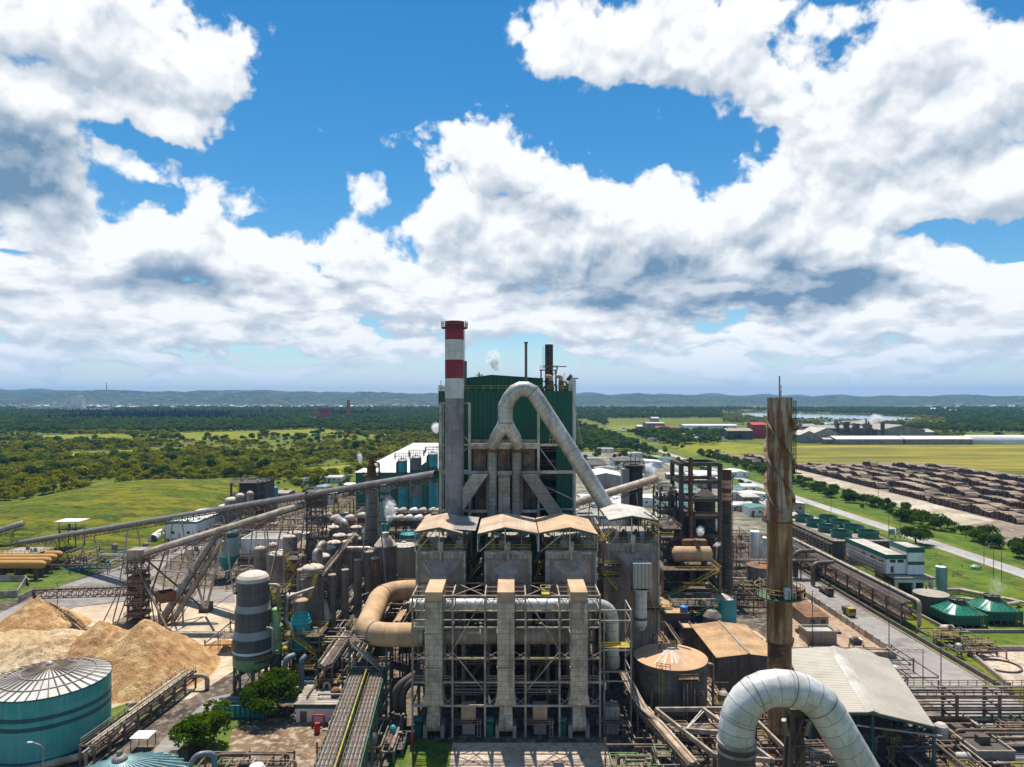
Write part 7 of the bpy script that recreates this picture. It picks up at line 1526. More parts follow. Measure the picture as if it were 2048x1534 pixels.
o=root('pipe_loop','tan pipe loop lying on the lawn behind the green cooling towers','pipe',(175,245,1)); pipe('pipe',[(158,262,1.6),(172,262,1.6),(184,246,1.6),(176,243,1.6),(166,250,1.6),(160,250,1.6)],.7,'pipe_tan',o,2.5,12); pipe('pipe',[(162,264,1.2),(174,264,1.2),(186,246,1.2),(186,244,0)],.5,'pipe_tan',o,2,12)
# two green hipped cooling towers
for k,(X,Y,lab)in enumerate(((148.7,228,'green cooling tower with a tent-shaped roof nearer the pipe rack'),(163,232,'green cooling tower with a tent-shaped roof and steam at the photo edge'))):
 o=root('cooling_tower',lab,'cooling tower',(X,Y,0),'tent-roofed green cooling towers'); s,h=6.2,4.5
 BX(X-s,X+s,Y-s,Y+s,1.4,h).build('casing','green_clad',o)
 mb=MB(); n=24; bot,topr=[],[]
 for i in range(n):
  a=6.283*(i+.5)/n; c,sn=math.cos(a),math.sin(a); m_=1/max(abs(c),abs(sn)); rad=s*1.04*min(m_,1.22); bot.append((X+rad*c,Y+rad*sn,h-.35)); topr.append((X+2.5*c,Y+2.5*sn,h+2.5))
 for i in range(n):j=(i+1)%n; mb.quad(bot[i],bot[j],topr[j],topr[i])
 mb.build('roof','green_roof',o); mb=MB()
 for i in range(n):mb.beam(bot[i],topr[i],.22)
 for i in range(n):j=(i+1)%n; mb.beam(bot[i],bot[j],.25,.7)
 mb.build('ridges','green_fan',o); mb=MB(); mb.lathe((X,Y,h+2.4),[(2.5,0),(2.35,.6),(2.6,1.3),(2.45,1.3),(2.2,.6),(2.2,.2)],30); mb.build('fan_ring','steel_dark',o)
 mb=MB(); mb.tube((X,Y,h+2.4),(X,Y,h+4.1),.4,10); mb.beam((X-2.5,Y,h+3.8),(X+2.5,Y,h+3.8),.3)
 for a in range(5):mb.beam((X,Y,h+3.1),(X+2.1*math.cos(a*1.257),Y+2.1*math.sin(a*1.257),h+3.2),.5,.08)
 mb.build('fan','steel_grey',o)
 for i in range(6):
  for yy in(Y-s+.3,Y+s-.3):mb=MB(); xx=X-s+.4+(2*s-.8)*i/5; mb.box(xx-.25,xx+.25,yy-.25,yy+.25,.1,1.4); mb.build('stilt','concrete_dark',o)
 mb=MB(); mb.ladder((X+4,Y-s-.2,.2),(X+4,Y-s-.2,h+1),.9); mb.beam((X+4,Y-s-.2,h),(X+1.6,Y-2,h+3.4),.2); mb.build('ladder','yellow',o)
o=root('basin_wall','low concrete basin wall around the foot of the green cooling towers','wall',(150,208,0)); mb=MB(); mb.box(140,175,218.2,218.8,.1,1.1); mb.box(140,140.6,218.8,240,.1,1.1); mb.build('wall','concrete',o)
o=root('basin_wall','low wall framing the square slab with a drawn circle','wall',(135,190,0)); mb=MB(); mb.box(XA(1925,203),172,202.6,203.2,.1,1.4); mb.build('wall','concrete',o); mb=MB(); pts=[(XA(1925,203),202.6),(XA(1926,203)+.8,202.6),(XA(2022,176)+.8,177),(XA(2022,176),177)]; mb.prism(pts,.1,1.2); mb.build('side_wall','concrete',o); mb=MB(); mb.lathe((XA(1992,190)+2,191,0),[(4.6,.06),(4.6,.5),(5.0,.5),(5.0,.06)],40); mb.build('ring_kerb','concrete_dark',o)
# pipe racks on the right
rack('long dark pipe rack full of pipes running along the right plant road',(129.5,222),(129.5,312),5.6,[3.0,5.6,8.2],6,9,'steel_dark',('pipe_dark','pipe_dark','pipe_grey','rust','steel_brown'),111,brace=True,post=.5)
o=root('steam_main','tan steam main on top of the long dark pipe rack','pipe',(131,260,9)); pipe('pipe',[(131,318,9.8),(131,222,9.8),(131,219.5,9.8),(131,219.5,2)],.6,'pipe_tan',o,2,12)
rack('dark lattice pipe bridge crossing the plant road beside the rusty chimney',(60,284),(128,284),3.4,[4.4,7.6],5,9,'steel_dark',('pipe_dark','pipe_tan','pipe_grey','rust'),112,brace=True,rail='steel_brown')
rack('pipe rack slanting beneath the rusty chimney platform',(56,180),(56,282),4.4,[2.5,4.6],6,8,'steel_dark',('pipe_dark','pipe_grey','pipe_tan','rust','steel_brown'),113)
rack('brown pipe rack between the rusty chimney and the cooling block',(108,288),(140,330),5,[3,6],5,8,'steel_brown',seed=114)
rack('three-storey pipe rack crossing the bottom right corner',(79,152.5),(126,152.5),5.0,[4.2,7.0,9.6],3,9,'steel_brown',('pipe_tan','steel_brown','pipe_dark','pipe_tan'),115,post=.5,rail='steel_brown',rr=(.12,.22))
o=root('green_mains','two big teal green mains under the three-storey pipe rack','pipe',(100,150,2))
for k,Y in enumerate((153.5,151.2)):mb=MB(); mb.tube((74,Y,2.6-k*.9),(128,Y,2.6-k*.9),.62,14); mb.build('pipe','pipe_green',o)
for k,(a,q)in enumerate((((1590,1090),(1642,1066)),((1626,1128),(1672,1100)))):o=root('bent_duct',['dark bent pipe nearer the cooling fans','dark bent pipe nearer the white control building'][k],'pipe',(XA(a[0],285),285,0)); x=XA(a[0],285-k*12); pipe('pipe',[(x,285-k*12,.5),(x,285-k*12,11-k*2),(x+9,287-k*12,11-k*2)],.9,'pipe_dark',o,2.6,14)
# walls and kerbs along the plant road
o=root('road_wall','low rusty brown wall along the right edge of the plant road','wall',(126.4,240,0)); BX(126.1,126.7,172,300,.1,1.3).build('wall','brick_wall',o)
o=root('kerb','pale kerb along the right edge of the plant road','kerb',(125.5,240,0)); BX(125.15,125.5,130,318,.02,.2).build('kerb_stone','concrete',o)
o=root('grey_fence','grey panel fence along the left edge of the plant road','fence',(111,230,0)); BX(110.9,111.1,197,290,.1,2.1).build('panel','steel_grey',o); BX(98,110.85,196.9,197.1,.1,2.1).build('end_panel','steel_grey',o)
for i in range(24):BX(110.8,111.2,198+i*4,198.3+i*4,.1,2.3).build('post','concrete',o)
shed('ruined_store','roofless low store with a rusty top beside the grey panel fence',96,103,222,242,4,.3,'concrete','rust','x',wins=2); shed('ruined_store','small grey frame shelter near the corner of the grey fence',90,99,208,214,3.4,0,'concrete','roof_grey',flat=True,wins=0)
q=random.Random(5)
for i in range(16):x,y,s=q.uniform(84,108),q.uniform(203,222),q.uniform(.5,1.4); mb=MB(); mb.box(x-s,x+s,y-s*.8,y+s*.8,.05,s*q.uniform(.7,1.5)); mb.box(x-s*.6,x+s*.5,y-s*.5,y+s*.4,s*1.5+.0,s*1.5+.1); o=mb.build('scrap_block',q.choice(['concrete','concrete_dark','rust','white_wall'])); tag(o,'broken concrete block in the rubble yard by the grey fence','rubble block','rubble blocks by the grey fence')
for i in range(12):x,y=q.uniform(96,109),q.uniform(240,275); a=q.uniform(1.2,1.9); L=q.uniform(5,9); mb=MB(); zz=.1+(i%4)*.3; mb.beam((x,y,zz),(x+L*math.cos(a),y+L*math.sin(a),zz),.4); mb.beam((x+.5,y,zz),(x+.5+L*math.cos(a),y+L*math.sin(a),zz),.3); o=mb.build('scrap_beam',q.choice(['rust','steel_white','pipe_orange','steel_brown'])); tag(o,'old steel beam lying on the verge beside the plant road fence','scrap beam','scrap beams by the fence')
# big ribbed shed roof
Zr,Ze=14.2,11.6; P_=lambda px,rw,z_:Vector(G(px,rw,z_))
rb,rf=P_(1668,1293,Zr),P_(1747,1424,Zr); eb,ef=P_(1777,1317,Ze),P_(1870,1453,Ze); lb,lf=P_(1572,1298,Ze),P_(1572,1298,Ze)+(rf-rb)
o=root('open_shed','big open-sided shed with a ribbed grey roof and a pale ridge strip','shed',(77,150,0)); mb=MB()
def rq(a,b_,c,d_):mb.quad(a,b_,c,d_)
rq(lf,rf,rb,lb); rq(rf,ef,eb,rb); t_=Vector((0,0,-.25)); rq(rf+t_,lf+t_,lb+t_,rb+t_); rq(ef+t_,rf+t_,rb+t_,eb+t_); rq(lf+t_,rf+t_,rf,lf); rq(rf+t_,ef+t_,ef,rf); rq(ef+t_,eb+t_,eb,ef); rq(lb+t_,lf+t_,lf,lb)
ob=mb.build('roof','roof_ribbed',o)
for pl in ob.data.polygons:  # ribs run down the slope
 L0=ob.data.uv_layers[0].data
 for li in pl.loop_indices:u,v=L0[li].uv; L0[li].uv=(v,u)
nx_=(rf-rb).normalized(); sx=Vector((nx_.y,-nx_.x,0)); mb=MB(); u_=Vector((0,0,.12)); a_,b2=rb+u_-sx*1.3-Vector((0,0,.35)),rb+u_+sx*1.3-Vector((0,0,.35)); dd=rf-rb; mb.quad(a_+dd,rf+u_+Vector((0,0,.1)),rb+u_+Vector((0,0,.1)),a_); mb.quad(rf+u_+Vector((0,0,.1)),b2+dd,b2,rb+u_+Vector((0,0,.1))); mb.build('ridge_cap','roof_grey',o)
for a,b_ in((lf,lb),(ef,eb),(rf,rb)):
 for k in(.02,.35,.68,.97):c_=a.lerp(b_,k); bar('post',(c_.x,c_.y,.1),c_+Vector((0,0,-.3)),.45,'teal_dark',o)
for k in(.01,.34,.67,.98):bar('truss',lf.lerp(lb,k)-Vector((0,0,.6)),rf.lerp(rb,k)-Vector((0,0,.6)),.3,'green_steel',o); bar('truss',rf.lerp(rb,k)-Vector((0,0,.6)),ef.lerp(eb,k)-Vector((0,0,.6)),.3,'green_steel',o)
bar('gutter',lf.lerp(rf,.3)-Vector((0,.6,1.6)),ef-Vector((-1,.6,1.6)),.3,'clad_light',o)
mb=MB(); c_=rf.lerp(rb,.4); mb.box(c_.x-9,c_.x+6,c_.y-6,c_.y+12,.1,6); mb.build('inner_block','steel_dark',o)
o=shed('ribbed_lean_to','small white ribbed roof behind the big open shed',XA(1705,176),XA(1752,176),170,180,8.5,.6,'concrete','roof_ribbed','y',wins=0)
o=shed('flat_house','flat dark-stained concrete house with a parapet in the bottom right corner',92.6,100.2,135.8,147.6,4.2,0,'concrete','concrete_dark',flat=True,wins=3); BX(95.5,97.8,139.5,141,4.3,5.8).build('vent_box','steel_dark',o); BX(94,96,144.6,146.4,4.3,5.3).build('vent_box','concrete_dark',o)
o=root('crate','tan slatted crate behind the eave of the big open shed','crate',(XA(1803,166),166,0)); mb=MB(); c0=XA(1803,166)
for i in range(9):mb.box(c0-1.8+i*.42,c0-1.5+i*.42,165,165.2,.1,3.2)
mb.box(c0-1.8,c0+2.1,165.25,168,.1,3.2); mb.build('slats','tank_beige',o)
# bottom centre-right frames
for k,(a,lab)in enumerate(((((27,162),(34,128),2.0,[5.0,6.2]),'slanting pipe run with rusty pipes passing the foot of the patched tank'),)):rack(lab,a[0],a[1],a[2],a[3],6,5,'steel_brown',('pipe_tan','pipe_grey','rust','pipe_tan'),121)
o=root('pipe_run','bundle of thin pale and rusty pipes bending round the patched tank','pipe',(30,150,5))
for i in range(7):pipe('pipe',[(24.5+i*.36,158,12-i*.05),(27.6+i*.3,149.5-i*.3,7.6),(31.0+i*.3,143.5-i*.5,6.4),(47,144-i*.5,6.4)],.15,('pipe_tan','rust','pipe_grey')[i%3],o,1.2,8)
o=root('beam_skeleton','long sagging open beam frame of rusty concrete in front of the patched tank','frame',(42,135,0))
for a,b_ in(((31,147,8),(38,128,8)),((41,147,8.2),(48,126,8.2)),((31,147,8),(52,147,8.2)),((38,128,8),(48.5,126,8.1)),((34,138,8),(44,136.5,8)),((50,147,8.2),(52,130,8.2))):bar('beam',a,b_,.5,'steel_tan',o,.9);
for p in((31,147),(38,128),(41,147),(48,126),(52,146),(34,138),(44.5,136.5)):bar('column',(*p,.1),(*p,7.8),.6,'concrete_dark',o)
for a,b_ in(((34.5,137,8),(41,146,8)),((41,147,8),(35,138,8)),((45,136,8),(50,146,8))):bar('brace',a,b_,.2,'steel_white',o)
pipework('green railed walkways and pale pipes at the bottom edge before the open frame',19,33,124,139,.3,6.5,22,131,rmat='green_paint',decks=5,vessels=2,dmat='steel_brown')
pipework('mossy gear and railings under the silver pipe arch',40,50,112,128,.3,7,22,132,rmat='yellow',decks=4)
pipework('rusty pipes and railings at the foot of the rusty chimney',44,68,128,136,.3,8,26,133,decks=4,rmat='steel_tan')
pipework('railed pipe clutter beneath the eave of the big open shed',74,91,124,140,.3,6,26,134,decks=5)
pipework('dark pipework below the three-storey rack corner',88,112,124,135,.3,4,22,135,decks=3)
pipework('pale valves and pipes between the hall and the patched tank',47,53,160,176,.3,5,14,136,decks=1)
tower('steel stair frame between the hall and the rusty chimney',58,66,150,158,[3.6,7.4],'steel_grey','steel_tan',seed=137,gear=4); tank('round_basin','dark round open basin beside the rusty chimney',55.5,160,2.6,.1,5.4,'flat','concrete_dark','steel_dark',rail=False,ladder=False,nozzle=False)
pipework('brown pipe jungle behind the single filter box',24,44,200,224,.3,18,34,141,decks=4); pipework('dark pipe jungle beneath the tan conveyor',24,54,238,300,.3,24,44,142,decks=5,pal=('pipe_dark','rust','steel_dark','steel_brown','pipe_tan')); pipework('white and grey small pipework between the black stack and the white silos',82,108,246,296,.3,5,30,143,decks=3,pal=('pipe_grey','white_paint','pipe_tan','pipe_dark'))
pipework('pumps and dark pipes between the rusty chimney and the plant road',66,96,246,280,.3,5.5,34,144,decks=3); pipework('dark gear under the pipe bridge by the black stack',44,74,288,330,.3,9,30,145,decks=3); pipework('valves and pipes along the side of the cooling block',118,143,296,350,.3,6,34,146,decks=3); pipework('dark process pipes at the foot of the concrete frame',58,92,236,256,.3,9,30,147,decks=3)
pipework('rusty pipes over the alley between the hall and the single filter box',36,47,178,206,.3,9,28,148,decks=4,rmat='yellow'); pipework('overhead pipes beside the boiler house corner',20,40,226,280,4,30,40,149,decks=4,pal=('pipe_grey','pipe_dark','steel_brown','pipe_tan','white_paint')); pipework('process pipes behind the rusty burnt-looking platforms',56,90,274,310,.3,26,44,150,decks=5,pal=('pipe_dark','rust','steel_dark','steel_brown'))
# steam
m0=lambda px,rw,Y,r:(*D(px,rw,Y),r)
steam('white steam jet rising beside the pair of small teal vessels',[m0(777,1052,229,.4),m0(778,1038,229,1.3),m0(782,1020,229,2.6),m0(775,1002,229,2.6),m0(768,990,229,1.2)],1)
steam('thin white steam plume rising behind the concrete stack crown',[m0(724,936,262,.4),m0(722,922,262,1.0),m0(717,908,262,1.3),m0(713,898,262,.5)],2)
steam('white steam drifting up from the boiler house roof',[m0(1007,752,225,.5),m0(1000,738,225,1.6),m0(990,722,225,2.6),m0(978,706,225,2.8),m0(970,698,225,1.0)],3)
steam('white steam patch beside the boiler house wall over the warehouse',[m0(878,868,620,2),m0(874,860,620,4.5),m0(870,850,620,4.5),m0(868,842,620,1.5)],4)
steam('small white steam jet in front of the dark lime tank',[m0(1398,1078,228,.3),m0(1400,1066,228,1.3),m0(1402,1056,228,1.8),m0(1398,1050,228,.6)],5)
steam('low white steam jet blowing towards the black stack',[m0(1420,1096,228,.2),m0(1430,1092,228,.7),m0(1442,1086,228,1.0),m0(1448,1084,228,.3)],6)
steam('cloud of white steam behind the rusty burnt-looking platforms',[m0(1292,962,300,2),m0(1290,948,300,4.2),m0(1296,936,300,5),m0(1304,926,300,3.6),m0(1310,918,300,1)],7)
steam('thin pale steam over the tent-shaped cooling tower',[m0(1985,1206,232,1),m0(1984,1192,232,1.8),m0(1990,1174,232,3),m0(2000,1156,232,3.6),m0(2008,1144,232,1)],8,.2)
steam('distant white steam plume over the far grey works',[m0(1734,850,1250,1.5),m0(1740,842,1250,7),m0(1752,836,1250,11),m0(1764,836,1250,8),m0(1774,838,1250,2)],10)
# ---------------------------------------------------------------- more sheds and pipework between the big things
for k,(px,rw,w_,d_,h,wl_,rf,lab)in enumerate(((622,972,34,20,6,'white_wall','pipe_blue','long blue-grey roof on the lawn edge beyond the longest conveyor'),(668,966,30,18,5,'white_wall','roof_grey','pale grey roof beside the green warehouse corner'),(640,990,24,14,6,'white_wall','teal_pale','pale teal roof just beyond the transfer tower'),(700,984,22,12,6,'concrete','roof_white','white roof at the foot of the green warehouse wall'),(655,1008,26,14,7,'white_wall','roof_white','white roof between transfer tower and yellow frame tower'),(560,1000,30,18,5,'concrete','roof_fibre','brown roof on the lawn beyond the raw concrete tower'),(420,1068,26,14,5,'concrete','roof_grey','grey roof under the longest conveyor by the white building'))):
 X,Y,_=G(px,rw); sw=w_*Y/F; shed('depot',lab,X-sw/2,X+sw/2,Y,Y+d_,h,.8,wl_,rf,'x' if k%2 else 'y',wins=3)
for k,(x0,x1,y0,y1,z1,n,lab)in enumerate(((-150,-122,344,372,12,26,'pipe frames between the white building and the longest conveyor'),(-186,-150,352,384,8,22,'low pipe frames beside the white-topped tanks'),(-118,-80,352,392,16,30,'steel maze beyond the longest conveyor near the transfer tower'),(-78,-34,338,366,15,30,'pipe maze before the slender silos'),(-90,-74,200,236,6,18,'low pipes around the small chip mound and evaporator feet'),(-112,-98,268,282,8,16,'pipes around the teal hopper silo'),(-66,-40,178,196,13,30,'crowded pipes and vessels round the teal ringed column'),(-40,-27,140,160,6,18,'pipes and valves beneath the cable bridge'),(26,46,144,158,4,20,'low pipes at the near foot of the patched tank'),(40,66,140,156,5,24,'tangle of rusty pipes between the patched tank and rusty chimney'),(20,60,300,340,16,36,'pipe frames beyond the tan conveyor'),(60,104,300,340,12,36,'dark pipe frames beyond the black stack'),(22,70,340,376,10,30,'pipe frames beside the teal and white shed'),(104,124,324,372,6,24,'pipes along the far side of the cooling block'),(70,110,176,198,4,16,'scattered pipes on the bark heap beside the open shed'),(128,142,196,216,3,12,'pumps and pipes before the tent-shaped cooling towers'),(84,118,140,150,6,20,'pipes and walkways in front of the three-storey rack'),(70,100,104,122,5,24,'pipes in the shade at the bottom right corner'),(24,42,108,124,5,22,'grey pipes at the bottom edge beside the silver arch'))):
 pipework(lab,x0,x1,y0,y1,.3,z1,n,200+k,vessels=4,decks=4,pal=('pipe_dark','pipe_grey','pipe_tan','rust','steel_brown','pipe_tan','steel_dark'),rmat='yellow' if k%3==0 else 'steel_tan')
q=random.Random(77)
for i in range(46):
 X,Y,_=G(q.uniform(520,720),q.uniform(955,1000)); place_plant('hedge',X,Y,q.uniform(.6,1.3),'small green bush among the roofs beyond the transfer tower','bush','bushes beyond the transfer tower','bush')
for i in range(40):
 X,Y,_=G(q.uniform(1165,1330),q.uniform(880,940)); place_plant('forest',X,Y,q.uniform(.5,1.0),'round tree among the depots beyond the arched duct','tree','trees among the depots')
for i in range(34):
 X,Y=q.uniform(66,176),q.uniform(400,640); w_,d_=q.uniform(8,22),q.uniform(8,18); shed('store','small pale roofed building in the cluster beyond the concrete frame',X,X+w_,Y,Y+d_,q.uniform(4,7),1.0,q.choice(['white_wall','concrete','white_wall']),q.choice(['roof_white','roof_grey','roof_fibre','roof_white','green_roof']),q.choice('xy'),group='small buildings beyond the concrete frame',wins=3)
for px,rt,wd,Y in((604,1112,20,222),(650,1062,22,258),(694,1084,20,236),(726,1078,22,246),(738,1104,18,222),(604,1140,20,200),(545,1090,22,262),(520,1098,24,270),(716,1120,16,212),(664,1150,16,194),(690,1140,15,202)):
 r=wd*Y/F/2; tank('process_vessel','slim grey-brown process vessel in the crowd around the evaporators',XA(px,Y),Y,r,.1,ZA(rt,Y),'dome','tank_warm','tank_top','vessel','process vessels around the evaporators',r*.5,rail='y' if wd>20 else False)
 # ---------------------------------------------------------------- log yard, road life, far works and town
lm=bpy.data.materials.new('m_logs'); lm.use_nodes=True; t=NT(lm.node_tree); MATS['m_logs']=lm; bs=t.n['Principled BSDF']
uvn=t.new('ShaderNodeTexCoord').outputs['UV']; ps=t.new('ShaderNodeNewGeometry'); vo=t.new('ShaderNodeTexVoronoi'); t.put(vo.inputs['Vector'],uvn); vo.inputs['Scale'].default_value=1.6
nz_=t.sep(ps.outputs['Normal'])
endc=t.mix(t.mr(vo.outputs['Distance'],.12,.5),t.mix(t.mr(t.noise(ps.outputs['Position'],.6,4),.3,.7),(.12,.068,.04),(.30,.18,.105)),(.02,.014,.01))
topc=t.mix(t.mr(t.noise(t.vm('MULTIPLY',ps.outputs['Position'],(.12,1.6,1)),1.0,4,.6),.35,.65),(.15,.105,.07),(.52,.40,.285))
t.put(bs.inputs['Base Color'],t.mix(t.mr(nz_[2],.35,.6),endc,topc)); bs.inputs['Roughness'].default_value=.95
bb=t.new('ShaderNodeBump'); bb.inputs['Strength'].default_value=.9; bb.inputs['Distance'].default_value=.5; t.put(bb.inputs['Height'],t.noise(t.vm('MULTIPLY',ps.outputs['Position'],(.2,2.0,2.0)),1.0,3)); t.l.new(bb.outputs[0],bs.inputs['Normal'])
def log_pile(x,y0,y1,w_,h,seed,label):
 q=random.Random(seed); mb=MB(); n=max(6,int((y1-y0)/1.1)); prof=[]
 for i in range(n+1):
  k=i/n; e=min(1,k*(y1-y0)/4,(1-k)*(y1-y0)/4); hh=h*(.25+.75*e**.6)*(1+.42*mnoise.noise((seed*3.1,(y0+(y1-y0)*k)*.08,0))+q.uniform(-.05,.05)); prof.append((y0+(y1-y0)*k,hh,q.uniform(-.4,.4),q.uniform(-.4,.4)))
 for(ya,ha,la,ra),(yb,hb,lb_,rb_)in zip(prof,prof[1:]):
  A=[(x-w_/2+la,ya,0),(x-w_/2+la,ya,ha),(x+w_/2+ra,ya,ha*.97),(x+w_/2+ra,ya,0)]; hq=hb+q.uniform(-.15,.15); Bq=[(x-w_/2+la,yb,0),(x-w_/2+la,yb,hq),(x+w_/2+ra,yb,hq*.97),(x+w_/2+ra,yb,0)]
  for(p,q_,uvk)in((0,1,0),(1,2,1),(2,3,0)):
   pts=[A[p],A[q_],Bq[q_],Bq[p]]; mb.face(pts[::-1],[(a[1],a[2])if uvk==0 else(a[0],a[1])for a in pts[::-1]])
  mb.face(A,[(a[0],a[2])for a in A]); mb.face(Bq[::-1],[(a[0],a[2])for a in Bq[::-1]])
 for i in range(int((y1-y0)/2.2)):
  yy=q.uniform(y0+1,y1-1); hh=h*.96; mb.beam((x-w_/2+q.uniform(-.5,.5),yy,hh+q.uniform(-.5,.4)),(x+w_/2+q.uniform(-.5,.5),yy+q.uniform(-1,1),hh+q.uniform(-.5,.4)),q.uniform(.3,.5))
 o=mb.build('log_pile','m_logs'); return tag(o,label,'log pile','log piles in the yard')
rowsL=[(306,402,735),(326,412,742),(347,424,755),(370,445,760),(395,485,760),(423,525,760),(452,580,740)]
i=0; q=random.Random(3); nm_=('edge row by the dirt track','second row from the dirt track','third row from the dirt track','fourth row from the dirt track','fifth row from the dirt track','sixth row from the dirt track','seventh row from the dirt track','eighth row from the dirt track','ninth row from the dirt track','outermost row before the marsh')
ordn=('nearest','second','third','fourth','fifth','sixth','seventh','eighth','ninth')
for k,(x,ya,yb)in enumerate(rowsL):
 y=ya+q.uniform(0,14); j=0
 while y<yb-18 and j<9:
  L=q.uniform(50,118); e=min(yb,y+L); log_pile(x+q.uniform(-1.5,1.5),y,e,q.uniform(8.5,11.5),q.uniform(3.6,5.4),300+i,'pile of brown logs, %s in the %s'%(ordn[j],nm_[k])); i+=1; j+=1; y=e+q.uniform(4,16)
for k,(px,rw,w_,d_)in enumerate(((1464,922,9,60),(1490,926,10,50),(1514,930,10,40),(1536,928,9,70))):X,Y,_=G(px,rw); log_pile(X,Y,Y+d_,w_,6.0,400+k,'separate log pile seen between the concrete frame and rusty chimney, %s from the left'%ordn[k].replace('nearest','first'))
log_pile(268+40,372,392,9,4.5,420,'small log pile cut by the right photo edge')
# vehicles
def car(x,y,label,col,rz=0,cat='car',L=4.4,Hc=1.5):
 o=root('parked_car',label,cat,(x,y,.07)); mb=MB(); prof=[(-L/2,.35),(-L/2,.85),(-L*.3,.95),(-L*.16,Hc),(L*.2,Hc),(L*.34,.95),(L/2,.8),(L/2,.35)]; w_=.85
 for s in(1,-1):p=[(x+s*w_,y+a,.07+b_)for a,b_ in prof]; mb.face(p[::-s],[(a[1],a[2])for a in p])
 for(a,b_),(c_,d_)in zip(prof,prof[1:]):mb.quad((x-w_,y+a,.07+b_),(x+w_,y+a,.07+b_),(x+w_,y+c_,.07+d_),(x-w_,y+c_,.07+d_))
 mb.build('body',col,o); BX(x-w_-.01,x+w_+.01,y-L*.14,y+L*.22,1.05,1.4).build('window','window_dark',o)
 for sx in(-1,1):
  for sy in(-.3,.3):mb=MB(); mb.tube((x+sx*(w_-.15),y+sy*L,.4),(x+sx*(w_+.05),y+sy*L,.4),.33,12); mb.build('wheel','tyre',o)
 o.rotation_euler.z=rz; return o
def truck(x,y,label,cabm,bodym,L=9,H=3.6):
 o=root('truck',label,'truck',(x,y,.07)); BX(x-1.25,x+1.25,y-L/2,y-L/2+2.1,.6,3.1).build('cab',cabm,o); BX(x-1.15,x+1.15,y-L/2-.02,y-L/2+.1,1.8,2.8).build('windscreen','window_dark',o); BX(x-1.3,x+1.3,y-L/2+2.3,y+L/2,1.0,H).build('load_bed',bodym,o)
 for sx in(-1.1,1.1):
  for sy in(-L/2+1,L/2-2.6,L/2-1.2):mb=MB(); mb.tube((x+sx-.15,y+sy,.55),(x+sx+.15,y+sy,.55),.5,12); mb.build('wheel','tyre',o)
 return o
truck(XA(1337,886),886,'red truck driving along the straight main road','red_paint','red_paint',12,4.2)
truck(XA(1290,860),858,'dark long truck parked on the light yard by the road','steel_dark','steel_dark',16,3.8); truck(XA(1212,760),745,'blue-grey lorry parked beside the grey warehouse','white_paint','pipe_blue',14,4)
truck(120.5,262,'dark flatbed truck under the pipe bridge on the plant road','steel_dark','steel_dark',8,2.0)
truck(116.5,236,'small dark loader on the plant road beside the ruined store','yellow','steel_dark',5,2.6)
for k in range(7):car(183,500+k*11+q.uniform(-1,1),'car parked in the row on the side road behind the concrete frame',q.choice(['white_paint','stack_grey','steel_dark','white_paint']))['group']='cars on the side road'
car(183,455,'dark car parked alone near the pair of white silos','steel_dark'); car(XA(490,164),165,'grey car parked in the shade beside the bright tree','stack_grey',1.3)
# poles
for k,(px,rw,h,lab)in enumerate(((1757,1000,22,'tall thin pole standing in front of the near log piles'),(1777,1072,11,'street light pole by the bend of the near lawn'),(1800,1085,13,'dark utility pole beside the spreading roadside tree'),(1662,1030,12,'grey lamp post beside the road above the cooling fans'),(1987,1160,14,'lamp post with two arms on the right lawn'),(2003,1165,16,'dark utility pole on the right lawn'),(1968,1130,9,'short sign post at the road edge on the right'),(1285,1000,55,'very tall lightning mast behind the black ringed tower'),(1370,900,16,'pole at the road beyond the concrete frame'),(1590,920,16,'pole beside the far log piles'),(1882,1376,15,'slim lamp post in front of the plant road wall'),(1846,1376,10,'slim short lamp post at the end of the plant road'),(1778,1320,22,'thin lightning rod mast behind the big open shed'),(1625,1330,21,'thin lightning rod mast beside the rusty chimney'),(115,1225,11,'bent lamp post beside the grey walls and the plant road'))):
 X,Y,_=G(px,rw); o=root('light_pole',lab,'pole',(X,Y,0)); mb=MB(); mb.tube((X,Y,0),(X,Y,h),.16 if h<40 else.3,6,.09); mb.build('pole','steel_dark',o)
 if 'lamp' in lab or 'light pole' in lab:mb=MB(); mb.beam((X-1.6,Y,h),(X+(1.6 if 'two' in lab else.2),Y,h),.1); mb.box(X-2.2,X-1.4,Y-.15,Y+.15,h-.12,h+.08); mb.build('lamp_arm','steel_grey',o)
o=root('road_sign','teal and white billboard beside the lamp post on the near road verge','sign',(XA(1783,366),366,0)); X=XA(1783,366); BX(X-1.6,X+1.8,365.9,366.1,2,5).build('board','teal_pale',o)
for dx in(-1.2,1.4):bar('post',(X+dx,366.2,.05),(X+dx,366.2,4.6),.15,'steel_dark',o)
o=root('tent','small bright green tent on the right lawn','tent',(XA(1950,300),300,0)); X=XA(1950,300); mb=MB(); mb.lathe((X,300,0),[(1.9,.05),(1.7,1.2),(.8,1.9),(0,2.1)],12); mb.build('canopy','green_paint',o)
# fence on the right lawn
o=root('mesh_fence','rusty post and wire fence running across the right lawn','fence',(160,300,0)); pts=[(151,305),(158,290),(166,272),(176,256),(190,240),(202,226)]; k=0
for a,b_ in zip(pts,pts[1:]):
 n=int(math.hypot(b_[0]-a[0],b_[1]-a[1])/3.4)
 for i in range(n):x,y=a[0]+(b_[0]-a[0])*i/n,a[1]+(b_[1]-a[1])*i/n; bar('post',(x,y,.05),(x,y,2.2),.16,'concrete',o)
 mb=MB()
 for z in(.5,1.1,1.7,2.1):mb.beam((*a,z),(*b_,z),.06)
 mb.build('wire','steel_dark',o)
